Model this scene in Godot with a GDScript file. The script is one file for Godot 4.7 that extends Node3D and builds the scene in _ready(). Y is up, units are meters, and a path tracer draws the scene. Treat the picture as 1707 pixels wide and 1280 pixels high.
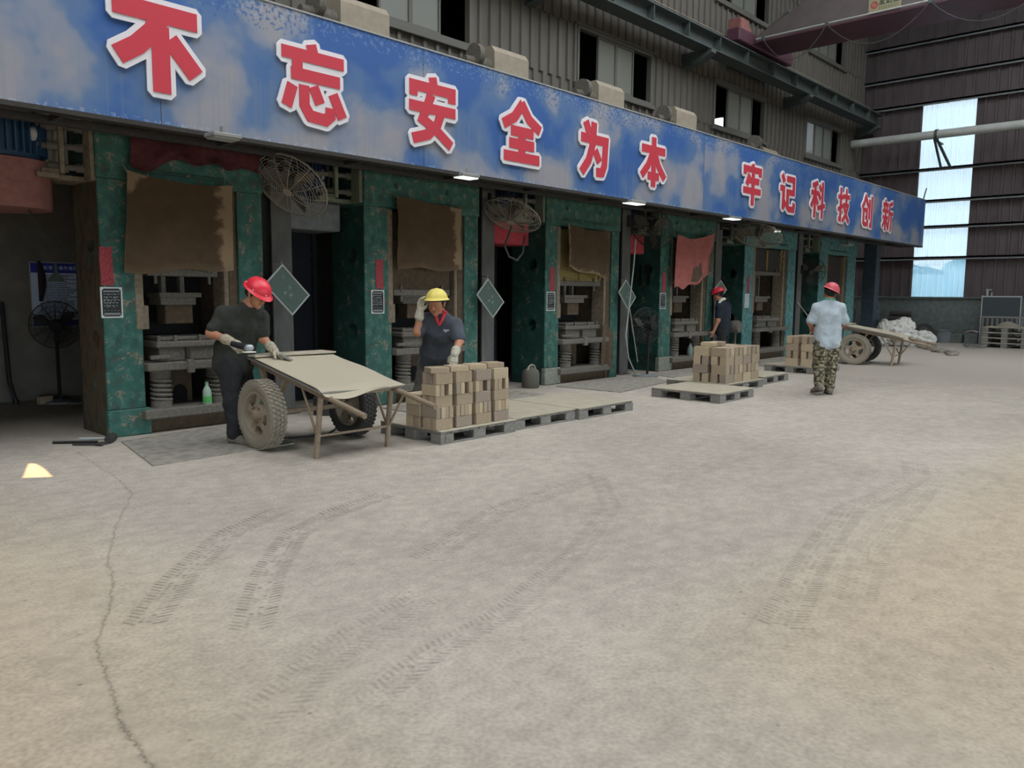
extends Node3D
# A brick-press hall: a row of green presses under a painted fascia, workers, carts, pallets of pressed bricks.

var rng := RandomNumberGenerator.new()
var names := {}
var M := {}

# ---------------------------------------------------------------- mesh builder
class Mb:
	var v := PackedVector3Array()
	var n := PackedVector3Array()
	var uv := PackedVector2Array()
	var xf := Transform3D.IDENTITY
	func at(t: Transform3D) -> Mb:
		xf = t
		return self
	func tri(a: Vector3, b: Vector3, c: Vector3) -> void:
		a = xf * a; b = xf * b; c = xf * c
		var q := (b - a).cross(c - a)
		if q.length_squared() < 1e-16:
			return
		q = q.normalized()
		v.push_back(a); v.push_back(c); v.push_back(b)
		n.push_back(q); n.push_back(q); n.push_back(q)
		uv.push_back(Vector2.ZERO); uv.push_back(Vector2.ZERO); uv.push_back(Vector2.ZERO)
	func tris(a: Vector3, b: Vector3, c: Vector3, na: Vector3, nb: Vector3, nc: Vector3, ua := Vector2.ZERO, ub := Vector2.ZERO, uc := Vector2.ZERO) -> void:
		v.push_back(xf * a); v.push_back(xf * c); v.push_back(xf * b)
		var k := xf.basis
		n.push_back((k * na).normalized()); n.push_back((k * nc).normalized()); n.push_back((k * nb).normalized())
		uv.push_back(ua); uv.push_back(uc); uv.push_back(ub)
	func quad(a: Vector3, b: Vector3, c: Vector3, d: Vector3) -> void:
		tri(a, b, c)
		tri(a, c, d)
	func uquad(a: Vector3, b: Vector3, c: Vector3, d: Vector3, u0 := Vector2(0, 1), u1 := Vector2(1, 1), u2 := Vector2(1, 0), u3 := Vector2(0, 0)) -> void:
		var q := (b - a).cross(c - a).normalized()
		tris(a, b, c, q, q, q, u0, u1, u2)
		tris(a, c, d, q, q, q, u0, u2, u3)
	func cq(o: Vector3, a: Vector3, b: Vector3, c: Vector3, d: Vector3) -> void:
		if (b - a).cross(c - a).dot(a + b + c + d - o * 4.0) < 0:
			quad(a, d, c, b)
		else:
			quad(a, b, c, d)
	func ct(o: Vector3, a: Vector3, b: Vector3, c: Vector3) -> void:
		if (b - a).cross(c - a).dot(a + b + c - o * 3.0) < 0:
			tri(a, c, b)
		else:
			tri(a, b, c)
	func box(c: Vector3, s: Vector3, bev := 0.0) -> void:
		var h := s * 0.5
		var P := []
		for sx in [-1, 1]:
			for sy in [-1, 1]:
				for sz in [-1, 1]:
					var g := Vector3(sx, sy, sz)
					P.append([c + Vector3(h.x, h.y - bev, h.z - bev) * g, c + Vector3(h.x - bev, h.y, h.z - bev) * g, c + Vector3(h.x - bev, h.y - bev, h.z) * g])
		cq(c, P[0][0], P[1][0], P[3][0], P[2][0]); cq(c, P[4][0], P[5][0], P[7][0], P[6][0])
		cq(c, P[0][1], P[1][1], P[5][1], P[4][1]); cq(c, P[2][1], P[3][1], P[7][1], P[6][1])
		cq(c, P[0][2], P[2][2], P[6][2], P[4][2]); cq(c, P[1][2], P[3][2], P[7][2], P[5][2])
		if bev > 0.0:
			for e in [[0, 1], [2, 3], [4, 5], [6, 7]]:
				cq(c, P[e[0]][0], P[e[1]][0], P[e[1]][1], P[e[0]][1])
			for e in [[0, 2], [1, 3], [4, 6], [5, 7]]:
				cq(c, P[e[0]][0], P[e[1]][0], P[e[1]][2], P[e[0]][2])
			for e in [[0, 4], [1, 5], [2, 6], [3, 7]]:
				cq(c, P[e[0]][1], P[e[1]][1], P[e[1]][2], P[e[0]][2])
			for p in P:
				ct(c, p[0], p[1], p[2])
	func ext(x0: float, x1: float, y0: float, y1: float, z0: float, z1: float, bev := 0.0) -> void:
		box(Vector3(x0 + x1, y0 + y1, z0 + z1) * 0.5, Vector3(absf(x1 - x0), absf(y1 - y0), absf(z1 - z0)), bev)
	func bar(a: Vector3, b: Vector3, w: float, h: float, bev := 0.0, up := Vector3.UP) -> void:
		var d := (b - a).normalized()
		var s := d.cross(up)
		if s.length() < 0.01:
			s = d.cross(Vector3.RIGHT)
		s = s.normalized()
		var u := s.cross(d)
		var keep := xf
		xf = xf * Transform3D(Basis(s, u, -d), (a + b) * 0.5)
		box(Vector3.ZERO, Vector3(w, h, a.distance_to(b)), bev)
		xf = keep
	func tube(pts: Array, r: Variant, k := 8, caps := true) -> void:
		var m := pts.size()
		var rings := []
		var nor := []
		var side := Vector3.ZERO
		for i in m:
			var d: Vector3 = ((pts[mini(i + 1, m - 1)] as Vector3) - (pts[maxi(i - 1, 0)] as Vector3)).normalized()
			if side == Vector3.ZERO:
				side = d.cross(Vector3.UP if absf(d.y) < 0.9 else Vector3.RIGHT)
			side = (side - d * side.dot(d)).normalized()
			var u := d.cross(side)
			var ring := []
			var nr := []
			var rr: float = r[i] if r is Array else r
			for j in k:
				var a := TAU * j / k
				var o := side * cos(a) + u * sin(a)
				nr.append(o)
				ring.append(pts[i] + o * rr)
			rings.append(ring)
			nor.append(nr)
		for i in m - 1:
			for j in k:
				var l := (j + 1) % k
				tris(rings[i][j], rings[i][l], rings[i + 1][l], nor[i][j], nor[i][l], nor[i + 1][l])
				tris(rings[i][j], rings[i + 1][l], rings[i + 1][j], nor[i][j], nor[i + 1][l], nor[i + 1][j])
		if caps:
			for j in range(1, k - 1):
				tri(rings[0][0], rings[0][j + 1], rings[0][j])
				tri(rings[m - 1][0], rings[m - 1][j], rings[m - 1][j + 1])
	# profile of (radius, height) bottom to top on the outside, round the y axis
	func lathe(p: Array, k := 24, flat := false, a0 := 0.0, a1 := TAU) -> void:
		for i in p.size() - 1:
			var e: Vector2 = p[i + 1] - p[i]
			if e.length() < 1e-6:
				continue
			var m0 := Vector2(e.y, -e.x).normalized()
			var n0 := m0
			var n1 := m0
			if not flat:
				if i > 0:
					var e0: Vector2 = p[i] - p[i - 1]
					var w := Vector2(e0.y, -e0.x).normalized()
					if w.dot(m0) > 0.6:
						n0 = (m0 + w).normalized()
				if i < p.size() - 2:
					var e1: Vector2 = p[i + 2] - p[i + 1]
					var w := Vector2(e1.y, -e1.x).normalized()
					if w.dot(m0) > 0.6:
						n1 = (m0 + w).normalized()
			for j in k:
				var a := a0 + (a1 - a0) * j / k
				var b := a0 + (a1 - a0) * (j + 1) / k
				var ca := Vector3(cos(a), 0, -sin(a))
				var cb := Vector3(cos(b), 0, -sin(b))
				var up := Vector3.UP
				var A: Vector3 = ca * p[i].x + up * p[i].y
				var B: Vector3 = cb * p[i].x + up * p[i].y
				var C: Vector3 = cb * p[i + 1].x + up * p[i + 1].y
				var D: Vector3 = ca * p[i + 1].x + up * p[i + 1].y
				if p[i].x > 1e-6:
					tris(A, B, C, ca * n0.x + up * n0.y, cb * n0.x + up * n0.y, cb * n1.x + up * n1.y)
				if p[i + 1].x > 1e-6:
					tris(A, C, D, ca * n0.x + up * n0.y, cb * n1.x + up * n1.y, ca * n1.x + up * n1.y)
	# polygon in xy (counter-clockwise) extruded from z0 to z1
	func prism(poly: PackedVector2Array, z0: float, z1: float) -> void:
		if Geometry2D.is_polygon_clockwise(poly) == false:
			pass
		else:
			poly = poly.duplicate()
			poly.reverse()
		# Godot's test is in y-down terms; make the area positive
		var area := 0.0
		for i in poly.size():
			area += poly[i].cross(poly[(i + 1) % poly.size()])
		if area < 0:
			poly = poly.duplicate()
			poly.reverse()
		var t := Geometry2D.triangulate_polygon(poly)
		for i in range(0, t.size(), 3):
			var a := poly[t[i]]
			var b := poly[t[i + 1]]
			var c := poly[t[i + 2]]
			if (b - a).cross(c - a) < 0:
				var q := b
				b = c
				c = q
			tri(Vector3(a.x, a.y, z1), Vector3(b.x, b.y, z1), Vector3(c.x, c.y, z1))
			tri(Vector3(a.x, a.y, z0), Vector3(c.x, c.y, z0), Vector3(b.x, b.y, z0))
		for i in poly.size():
			var a := poly[i]
			var b := poly[(i + 1) % poly.size()]
			quad(Vector3(a.x, a.y, z0), Vector3(b.x, b.y, z0), Vector3(b.x, b.y, z1), Vector3(a.x, a.y, z1))
	# a smooth sheet of f(u, v), with thickness t along -normal; du x dv is the outside
	func sheet(f: Callable, nu: int, nv: int, t := 0.0) -> void:
		var p := []
		for i in nu + 1:
			var row := []
			for j in nv + 1:
				row.append(f.call(float(i) / nu, float(j) / nv))
			p.append(row)
		var q := []
		for i in nu + 1:
			var row := []
			for j in nv + 1:
				var du: Vector3 = p[mini(i + 1, nu)][j] - p[maxi(i - 1, 0)][j]
				var dv: Vector3 = p[i][mini(j + 1, nv)] - p[i][maxi(j - 1, 0)]
				row.append(du.cross(dv).normalized())
			q.append(row)
		for i in nu:
			for j in nv:
				var u0 := Vector2(float(i) / nu, 1.0 - float(j) / nv)
				var u1 := Vector2(float(i + 1) / nu, 1.0 - float(j) / nv)
				var u2 := Vector2(float(i + 1) / nu, 1.0 - float(j + 1) / nv)
				var u3 := Vector2(float(i) / nu, 1.0 - float(j + 1) / nv)
				tris(p[i][j], p[i + 1][j], p[i + 1][j + 1], q[i][j], q[i + 1][j], q[i + 1][j + 1], u0, u1, u2)
				tris(p[i][j], p[i + 1][j + 1], p[i][j + 1], q[i][j], q[i + 1][j + 1], q[i][j + 1], u0, u2, u3)
				if t > 0.0:
					var a: Vector3 = p[i][j] - q[i][j] * t
					var b: Vector3 = p[i + 1][j] - q[i + 1][j] * t
					var c: Vector3 = p[i + 1][j + 1] - q[i + 1][j + 1] * t
					var d: Vector3 = p[i][j + 1] - q[i][j + 1] * t
					tris(a, c, b, -q[i][j], -q[i + 1][j + 1], -q[i + 1][j], u0, u2, u1)
					tris(a, d, c, -q[i][j], -q[i][j + 1], -q[i + 1][j + 1], u0, u3, u2)
		if t > 0.0:
			for i in nu:
				quad(p[i][0] - q[i][0] * t, p[i + 1][0] - q[i + 1][0] * t, p[i + 1][0], p[i][0])
				quad(p[i][nv], p[i + 1][nv], p[i + 1][nv] - q[i + 1][nv] * t, p[i][nv] - q[i][nv] * t)
			for j in nv:
				quad(p[0][j], p[0][j + 1], p[0][j + 1] - q[0][j + 1] * t, p[0][j] - q[0][j] * t)
				quad(p[nu][j] - q[nu][j] * t, p[nu][j + 1] - q[nu][j + 1] * t, p[nu][j + 1], p[nu][j])
	func ball(c: Vector3, r: Vector3, k := 12) -> void:
		var keep := xf
		xf = xf * Transform3D(Basis.from_scale(r), c)
		var m := k / 2
		for i in m:
			var a := -PI / 2 + PI * i / m
			var b := -PI / 2 + PI * (i + 1) / m
			for j in k:
				var s := TAU * j / k
				var t := TAU * (j + 1) / k
				var A := Vector3(cos(a) * cos(s), sin(a), -cos(a) * sin(s))
				var B := Vector3(cos(a) * cos(t), sin(a), -cos(a) * sin(t))
				var C := Vector3(cos(b) * cos(t), sin(b), -cos(b) * sin(t))
				var D := Vector3(cos(b) * cos(s), sin(b), -cos(b) * sin(s))
				if i > 0:
					tris(A, B, C, A / r, B / r, C / r)
				if i < m - 1:
					tris(A, C, D, A / r, C / r, D / r)
				elif i == m - 1:
					pass
			# the pole triangles
			if i == m - 1:
				for j in k:
					var s := TAU * j / k
					var t := TAU * (j + 1) / k
					var A := Vector3(cos(a) * cos(s), sin(a), -cos(a) * sin(s))
					var B := Vector3(cos(a) * cos(t), sin(a), -cos(a) * sin(t))
					tris(A, B, Vector3.UP, A / r, B / r, Vector3.UP / r)
		xf = keep
	func mesh() -> ArrayMesh:
		var a := []
		a.resize(Mesh.ARRAY_MAX)
		a[Mesh.ARRAY_VERTEX] = v
		a[Mesh.ARRAY_NORMAL] = n
		a[Mesh.ARRAY_TEX_UV] = uv
		var m := ArrayMesh.new()
		if v.size():
			m.add_surface_from_arrays(Mesh.PRIMITIVE_TRIANGLES, a)
		return m

# ---------------------------------------------------------------- scene helpers
func numbered(called: String) -> String:
	var k: int = names.get(called, -1) + 1
	names[called] = k
	return called if k == 0 else "%s_%03d" % [called, k]

func tag(o: Node3D, label: String, category := "", group := "", kind := "") -> Node3D:
	if label: o.set_meta("label", label)
	if category: o.set_meta("category", category)
	if group: o.set_meta("group", group)
	if kind: o.set_meta("kind", kind)
	return o

func thing(called: String, label: String, category: String, where := Vector3.ZERO, turn := 0.0, group := "") -> Node3D:
	var o := Node3D.new()
	o.name = numbered(called)
	add_child(o, true)
	o.position = where
	o.rotation.y = turn
	tag(o, label, category, group)
	return o

func part(parent: Node3D, called: String, m: Variant, mat: Material, label := "") -> MeshInstance3D:
	var o := MeshInstance3D.new()
	o.name = called
	o.mesh = m.mesh() if m is Mb else m
	o.material_override = mat
	parent.add_child(o, true)
	if label: o.set_meta("label", label)
	return o

func solo(called: String, m: Variant, mat: Material, label: String, category: String, where := Vector3.ZERO, turn := 0.0, group := "") -> MeshInstance3D:
	var o := MeshInstance3D.new()
	o.name = numbered(called)
	o.mesh = m.mesh() if m is Mb else m
	o.material_override = mat
	add_child(o, true)
	o.position = where
	o.rotation.y = turn
	tag(o, label, category, group)
	return o

func struct(called: String, m: Variant, mat: Material, label: String, category: String) -> MeshInstance3D:
	var o := solo(called, m, mat, label, category)
	o.set_meta("kind", "structure")
	return o

func copy(o: Node3D, label: String, where: Vector3, turn := 0.0) -> Node3D:
	var c: Node3D = o.duplicate()
	c.name = numbered(str(o.name).rstrip("0123456789").trim_suffix("_"))
	add_child(c, true)
	c.position = where
	c.rotation.y = turn
	c.set_meta("label", label)
	return c

# ---------------------------------------------------------------- materials
func ramp(stops: Array) -> Gradient:
	var g := Gradient.new()
	var o := PackedFloat32Array()
	var c := PackedColorArray()
	for s in stops:
		o.push_back(s[0])
		c.push_back(Color(s[1]))
	g.offsets = o
	g.colors = c
	return g

func noise(freq: float, seed_: int, oct := 4, kind := FastNoiseLite.TYPE_SIMPLEX_SMOOTH) -> FastNoiseLite:
	var f := FastNoiseLite.new()
	f.noise_type = kind
	f.seed = seed_
	f.frequency = freq
	f.fractal_octaves = oct
	return f

func noise_tex(f: FastNoiseLite, stops: Array, size := 512) -> NoiseTexture2D:
	var t := NoiseTexture2D.new()
	t.width = size
	t.height = size
	t.seamless = true
	t.seamless_blend_skirt = 0.15
	t.noise = f
	if stops: t.color_ramp = ramp(stops)
	return t

func mat(called: String, color: String, rough := 0.8, metal := 0.0) -> StandardMaterial3D:
	var m := StandardMaterial3D.new()
	m.resource_name = called
	m.albedo_color = Color(color)
	m.roughness = rough
	m.metallic = metal
	M[called] = m
	return m

# a surface whose colour wanders through the ramp; repeat in metres
func worn(called: String, stops: Array, metres: float, freq: float, seed_: int, rough := 0.85, metal := 0.0, relief := 0.0, in_world := false, stretch := Vector3.ONE, soft := 0.5) -> StandardMaterial3D:
	var m := mat(called, "ffffff", rough, metal)
	# pull the stops toward their middle, so that wear stays gentle
	var mid: Color = Color(stops[stops.size() / 2][1])
	var eased := []
	for s in stops:
		eased.append([s[0], Color(s[1]).lerp(mid, soft)])
	m.albedo_texture = noise_tex(noise(freq, seed_, 6), eased)
	m.uv1_triplanar = true
	m.uv1_world_triplanar = in_world
	m.uv1_scale = stretch / metres
	if relief > 0.0:
		m.heightmap_enabled = true
		m.heightmap_scale = relief
		m.heightmap_texture = M.get("relief_tex") if M.get("relief_tex") else noise_tex(noise(0.03, 77, 5), [])
		M["relief_tex"] = m.heightmap_texture
	return m

# flaked paint and scuffs as a second layer that follows the same mapping
func flaked(m: StandardMaterial3D, seed_: int, much: float, chip: Color, scuff: Color) -> void:
	var W := 512
	var a := noise(0.012, seed_, 4).get_seamless_image(W, W)
	var b := noise(0.05, seed_ + 3, 4).get_seamless_image(W, W)
	var c := noise(0.16, seed_ + 7, 2).get_seamless_image(W, W)
	for im in [a, b, c]:
		im.convert(Image.FORMAT_L8)
	var da: PackedByteArray = a.get_data()
	var db: PackedByteArray = b.get_data()
	var dc: PackedByteArray = c.get_data()
	var out := PackedByteArray()
	out.resize(W * W * 4)
	for i in W * W:
		var p := (da[i] * 0.6 + db[i] * 0.4) / 255.0
		var col := chip
		var al := 0.0
		var edge := 0.66 - much
		if p > edge:
			col = chip.lerp(Color("8f8672"), clampf((p - edge) * 9.0, 0, 1) * (0.3 + 0.7 * dc[i] / 255.0))
			al = clampf((p - edge) * 40.0, 0, 1) * 0.92
		elif dc[i] > 190 and da[i] > 118:
			col = scuff
			al = clampf((dc[i] - 190) / 25.0, 0, 1) * 0.55
		elif da[i] < 92:
			col = Color("23302b")
			al = clampf((92 - da[i]) / 60.0, 0, 1) * 0.5
		out[i * 4] = int(col.r * 255)
		out[i * 4 + 1] = int(col.g * 255)
		out[i * 4 + 2] = int(col.b * 255)
		out[i * 4 + 3] = int(al * 255)
	m.detail_enabled = true
	m.detail_albedo = ImageTexture.create_from_image(Image.create_from_data(W, W, false, Image.FORMAT_RGBA8, out))
	m.detail_blend_mode = BaseMaterial3D.BLEND_MODE_MIX
	m.detail_uv_layer = BaseMaterial3D.DETAIL_UV_1
const TRACKS := [
	[[Vector2(2.75, -4.66), Vector2(2.23, -4.40), Vector2(1.71, -3.90), Vector2(1.34, -3.44)], 0.09, 0.30],
	[[Vector2(3.46, -4.47), Vector2(2.93, -4.33), Vector2(2.50, -4.11), Vector2(2.08, -3.66), Vector2(1.63, -3.05)], 0.09, 0.34],
	[[Vector2(5.00, -3.72), Vector2(3.75, -3.60), Vector2(2.76, -3.21)], 0.10, 0.22],
	[[Vector2(7.45, -2.08), Vector2(6.84, -1.88), Vector2(6.04, -1.87), Vector2(5.43, -1.91), Vector2(4.16, -1.65), Vector2(3.29, -1.42)], 0.10, 0.22],
	[[Vector2(6.69, -1.74), Vector2(5.52, -1.61), Vector2(4.61, -1.49), Vector2(3.81, -1.29)], 0.10, 0.16],
	[[Vector2(5.08, -3.79), Vector2(4.35, -3.11), Vector2(3.41, -2.68), Vector2(2.49, -2.38), Vector2(2.01, -2.32), Vector2(1.62, -2.18)], 0.07, 0.16],
	[[Vector2(8.26, -3.42), Vector2(6.61, -3.28), Vector2(5.34, -3.24)], 0.10, 0.12],
	[[Vector2(2.36, -2.78), Vector2(1.78, -2.64), Vector2(1.28, -2.36)], 0.10, 0.12],
]
const CRACK := [Vector2(2.48, -7.75), Vector2(2.31, -6.27), Vector2(2.21, -5.77), Vector2(1.84, -5.07), Vector2(1.55, -4.43), Vector2(1.45, -4.08), Vector2(1.30, -3.72), Vector2(1.12, -3.38), Vector2(1.05, -3.07), Vector2(0.99, -2.82), Vector2(0.95, -2.68), Vector2(0.94, -2.55), Vector2(0.92, -2.36), Vector2(0.89, -2.25)]

# Chinese characters as strokes in a unit box, y up
func _v(a: Array) -> Array:
	var out := []
	for s in a:
		var l := []
		for i in range(0, s.size(), 2):
			l.append(Vector2(s[i], s[i + 1]))
		out.append(l)
	return out

var GLYPHS := {
	"bu": _v([[0.03, 0.93, 0.97, 0.93], [0.57, 0.93, 0.45, 0.7, 0.26, 0.5, 0.06, 0.36], [0.54, 0.75, 0.54, 0.02], [0.68, 0.62, 0.95, 0.3]]),
	"wang": _v([[0.47, 1.0, 0.51, 0.86], [0.03, 0.86, 0.97, 0.86], [0.24, 0.86, 0.24, 0.62], [0.17, 0.6, 0.9, 0.6], [0.15, 0.42, 0.07, 0.18], [0.34, 0.44, 0.34, 0.2, 0.43, 0.07, 0.68, 0.05, 0.76, 0.12, 0.76, 0.2], [0.5, 0.45, 0.58, 0.28], [0.82, 0.4, 0.95, 0.14]]),
	"an": _v([[0.5, 1.0, 0.53, 0.86], [0.09, 0.72, 0.09, 0.85, 0.92, 0.85, 0.92, 0.72], [0.46, 0.74, 0.28, 0.36, 0.55, 0.24, 0.88, 0.03], [0.7, 0.55, 0.6, 0.32, 0.4, 0.14, 0.1, 0.05], [0.03, 0.54, 0.97, 0.54]]),
	"quan": _v([[0.5, 0.98, 0.3, 0.74, 0.04, 0.6], [0.5, 0.98, 0.7, 0.74, 0.97, 0.6], [0.24, 0.5, 0.78, 0.5], [0.2, 0.28, 0.8, 0.28], [0.06, 0.05, 0.95, 0.05], [0.5, 0.55, 0.5, 0.05]]),
	"wei": _v([[0.2, 0.97, 0.3, 0.8], [0.48, 0.98, 0.45, 0.6, 0.3, 0.25, 0.08, 0.03], [0.06, 0.68, 0.92, 0.68, 0.88, 0.2, 0.8, 0.06, 0.62, 0.05], [0.55, 0.45, 0.68, 0.28]]),
	"ben": _v([[0.05, 0.76, 0.95, 0.76], [0.5, 1.0, 0.5, 0.0], [0.46, 0.72, 0.28, 0.42, 0.04, 0.2], [0.54, 0.72, 0.72, 0.42, 0.96, 0.2], [0.3, 0.2, 0.7, 0.2]]),
	"lao": _v([[0.5, 1.0, 0.53, 0.9], [0.08, 0.76, 0.08, 0.88, 0.93, 0.88, 0.93, 0.76], [0.32, 0.72, 0.2, 0.5], [0.28, 0.6, 0.85, 0.6], [0.05, 0.34, 0.95, 0.34], [0.53, 0.76, 0.53, 0.0]]),
	"ji": _v([[0.12, 0.95, 0.24, 0.8], [0.03, 0.6, 0.22, 0.6, 0.22, 0.1, 0.36, 0.22], [0.45, 0.88, 0.9, 0.88, 0.9, 0.52, 0.5, 0.52, 0.5, 0.12, 0.6, 0.06, 0.92, 0.06, 0.95, 0.22]]),
	"ke": _v([[0.42, 0.97, 0.1, 0.88], [0.03, 0.68, 0.5, 0.68], [0.27, 0.9, 0.27, 0.0], [0.25, 0.62, 0.04, 0.3], [0.3, 0.58, 0.47, 0.38], [0.58, 0.9, 0.68, 0.78], [0.54, 0.66, 0.65, 0.54], [0.5, 0.26, 0.98, 0.36], [0.8, 1.0, 0.8, 0.0]]),
	"skill": _v([[0.03, 0.74, 0.38, 0.74], [0.22, 1.0, 0.22, 0.06, 0.1, 0.08], [0.03, 0.36, 0.38, 0.48], [0.44, 0.78, 0.98, 0.78], [0.7, 1.0, 0.7, 0.55], [0.46, 0.52, 0.88, 0.52, 0.7, 0.24, 0.42, 0.03], [0.54, 0.46, 0.72, 0.2, 0.97, 0.03]]),
	"chuang": _v([[0.3, 0.98, 0.18, 0.75, 0.02, 0.6], [0.3, 0.98, 0.45, 0.78, 0.6, 0.64], [0.14, 0.52, 0.46, 0.52, 0.46, 0.3, 0.36, 0.27], [0.14, 0.52, 0.14, 0.12, 0.22, 0.06, 0.52, 0.06, 0.54, 0.2], [0.7, 0.86, 0.7, 0.26], [0.92, 0.98, 0.92, 0.04, 0.78, 0.05]]),
	"xin": _v([[0.25, 1.0, 0.28, 0.9], [0.05, 0.86, 0.5, 0.86], [0.15, 0.8, 0.18, 0.68], [0.4, 0.8, 0.36, 0.68], [0.03, 0.64, 0.52, 0.64], [0.05, 0.42, 0.5, 0.42], [0.28, 0.64, 0.28, 0.0], [0.2, 0.32, 0.05, 0.12], [0.36, 0.32, 0.5, 0.15], [0.95, 0.95, 0.65, 0.86, 0.64, 0.4, 0.54, 0.04], [0.65, 0.58, 0.99, 0.58], [0.83, 0.58, 0.83, 0.0]]),
	"long": _v([[0.1, 0.8, 0.9, 0.8], [0.3, 0.95, 0.25, 0.5, 0.05, 0.05], [0.3, 0.55, 0.75, 0.55, 0.6, 0.25, 0.3, 0.05], [0.4, 0.4, 0.65, 0.15, 0.92, 0.05]]),
	"da": _v([[0.35, 0.75, 0.95, 0.75], [0.65, 0.95, 0.6, 0.55, 0.35, 0.25], [0.66, 0.6, 0.9, 0.3], [0.1, 0.9, 0.2, 0.78], [0.05, 0.55, 0.2, 0.55, 0.2, 0.2, 0.05, 0.1], [0.2, 0.15, 0.95, 0.05]]),
	"zhong": _v([[0.05, 0.85, 0.95, 0.85], [0.15, 0.68, 0.85, 0.68, 0.85, 0.38, 0.15, 0.38, 0.15, 0.68], [0.15, 0.53, 0.85, 0.53], [0.5, 0.95, 0.5, 0.05], [0.15, 0.22, 0.85, 0.22], [0.03, 0.05, 0.97, 0.05]]),
	"li": _v([[0.1, 0.7, 0.85, 0.7, 0.8, 0.1, 0.62, 0.08], [0.45, 0.98, 0.42, 0.5, 0.1, 0.03]]),
	"machine": _v([[0.03, 0.7, 0.42, 0.7], [0.23, 0.98, 0.23, 0.02], [0.22, 0.65, 0.04, 0.3], [0.25, 0.6, 0.4, 0.45], [0.55, 0.88, 0.55, 0.4, 0.42, 0.04], [0.55, 0.88, 0.82, 0.88, 0.82, 0.1, 0.97, 0.1, 0.97, 0.22]]),
	"cao": _v([[0.03, 0.74, 0.35, 0.74], [0.2, 0.98, 0.2, 0.05], [0.03, 0.36, 0.36, 0.5], [0.52, 0.96, 0.86, 0.96, 0.86, 0.8, 0.52, 0.8, 0.52, 0.96], [0.42, 0.7, 0.62, 0.7, 0.62, 0.52, 0.42, 0.52, 0.42, 0.7], [0.76, 0.7, 0.97, 0.7, 0.97, 0.52, 0.76, 0.52, 0.76, 0.7], [0.42, 0.38, 0.98, 0.38], [0.7, 0.48, 0.7, 0.0], [0.66, 0.36, 0.44, 0.1], [0.74, 0.36, 0.97, 0.1]]),
	"zuo": _v([[0.3, 0.97, 0.05, 0.5], [0.2, 0.7, 0.2, 0.02], [0.52, 0.97, 0.36, 0.6], [0.46, 0.76, 0.97, 0.76], [0.62, 0.76, 0.62, 0.02], [0.62, 0.52, 0.92, 0.52], [0.62, 0.28, 0.94, 0.28]]),
	"gui": _v([[0.05, 0.78, 0.45, 0.78], [0.03, 0.52, 0.47, 0.52], [0.25, 0.98, 0.25, 0.5, 0.05, 0.05], [0.28, 0.45, 0.45, 0.2], [0.55, 0.35, 0.55, 0.93, 0.9, 0.93, 0.9, 0.35], [0.72, 0.8, 0.7, 0.4, 0.5, 0.03], [0.76, 0.4, 0.76, 0.08, 0.97, 0.08, 0.97, 0.22]]),
	"cheng": _v([[0.4, 0.96, 0.1, 0.88], [0.03, 0.68, 0.45, 0.68], [0.25, 0.9, 0.25, 0.02], [0.23, 0.62, 0.04, 0.3], [0.28, 0.58, 0.42, 0.4], [0.55, 0.93, 0.92, 0.93, 0.92, 0.66, 0.55, 0.66, 0.55, 0.93], [0.5, 0.5, 0.96, 0.5], [0.54, 0.28, 0.93, 0.28], [0.73, 0.5, 0.73, 0.05], [0.46, 0.05, 0.99, 0.05]]),
}

# ---------------------------------------------------------------- the scene
func _ready() -> void:
	rng.seed = 20240611
	# camera
	var cam := Camera3D.new()
	cam.name = "camera"
	cam.fov = 51.73
	cam.near = 0.05
	cam.far = 900.0
	cam.position = Vector3(0, 1.45, 0)
	cam.rotation_degrees = Vector3(-6.526, -47.037, 0.46)
	add_child(cam)
	cam.current = true
	# sky and exposure
	var sky_mat := ProceduralSkyMaterial.new()
	sky_mat.sky_top_color = Color(0.868, 0.885, 0.905)
	sky_mat.sky_horizon_color = Color(0.855, 0.925, 0.965)
	sky_mat.sky_curve = 0.2
	sky_mat.ground_bottom_color = Color(0.42, 0.42, 0.4)
	sky_mat.ground_horizon_color = Color(0.7, 0.72, 0.73)
	sky_mat.sky_energy_multiplier = 5.2
	sky_mat.ground_energy_multiplier = 2.2
	sky_mat.sun_angle_max = 1.0
	var sky := Sky.new()
	sky.sky_material = sky_mat
	var env := Environment.new()
	env.background_mode = Environment.BG_SKY
	env.sky = sky
	env.tonemap_mode = Environment.TONE_MAPPER_LINEAR
	env.tonemap_exposure = 0.235
	env.sdfgi_enabled = true
	env.ssao_enabled = true
	env.ssil_enabled = true
	var we := WorldEnvironment.new()
	we.name = "world"
	we.environment = env
	add_child(we)
	# the sunbeam that falls through one hole in the roof: a distant narrow light outside
	var sun := SpotLight3D.new()
	sun.name = "sunbeam"
	sun.light_color = Color(1.0, 0.80, 0.56)
	sun.light_energy = 75000.0
	sun.light_size = 0.04
	sun.spot_range = 200.0
	sun.spot_attenuation = 2.0
	sun.spot_angle_attenuation = 0.0
	sun.spot_angle = 1.6
	sun.shadow_enabled = true
	sun.look_at_from_position(Vector3(1.97, 0, -7.08) - SUN * 60.0, Vector3(1.97, 0, -7.08))
	add_child(sun)

	make_materials()
	build_hall()
	build_overhead()
	build_sign()
	build_presses()
	build_posts_fans_boards()
	build_lamps()
	build_left_corner()
	build_pallets_and_bricks()
	build_carts()
	build_floor_things()
	build_far_corner()
	build_people()

const SUN := Vector3(0.6, -0.78, -0.12)

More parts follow.
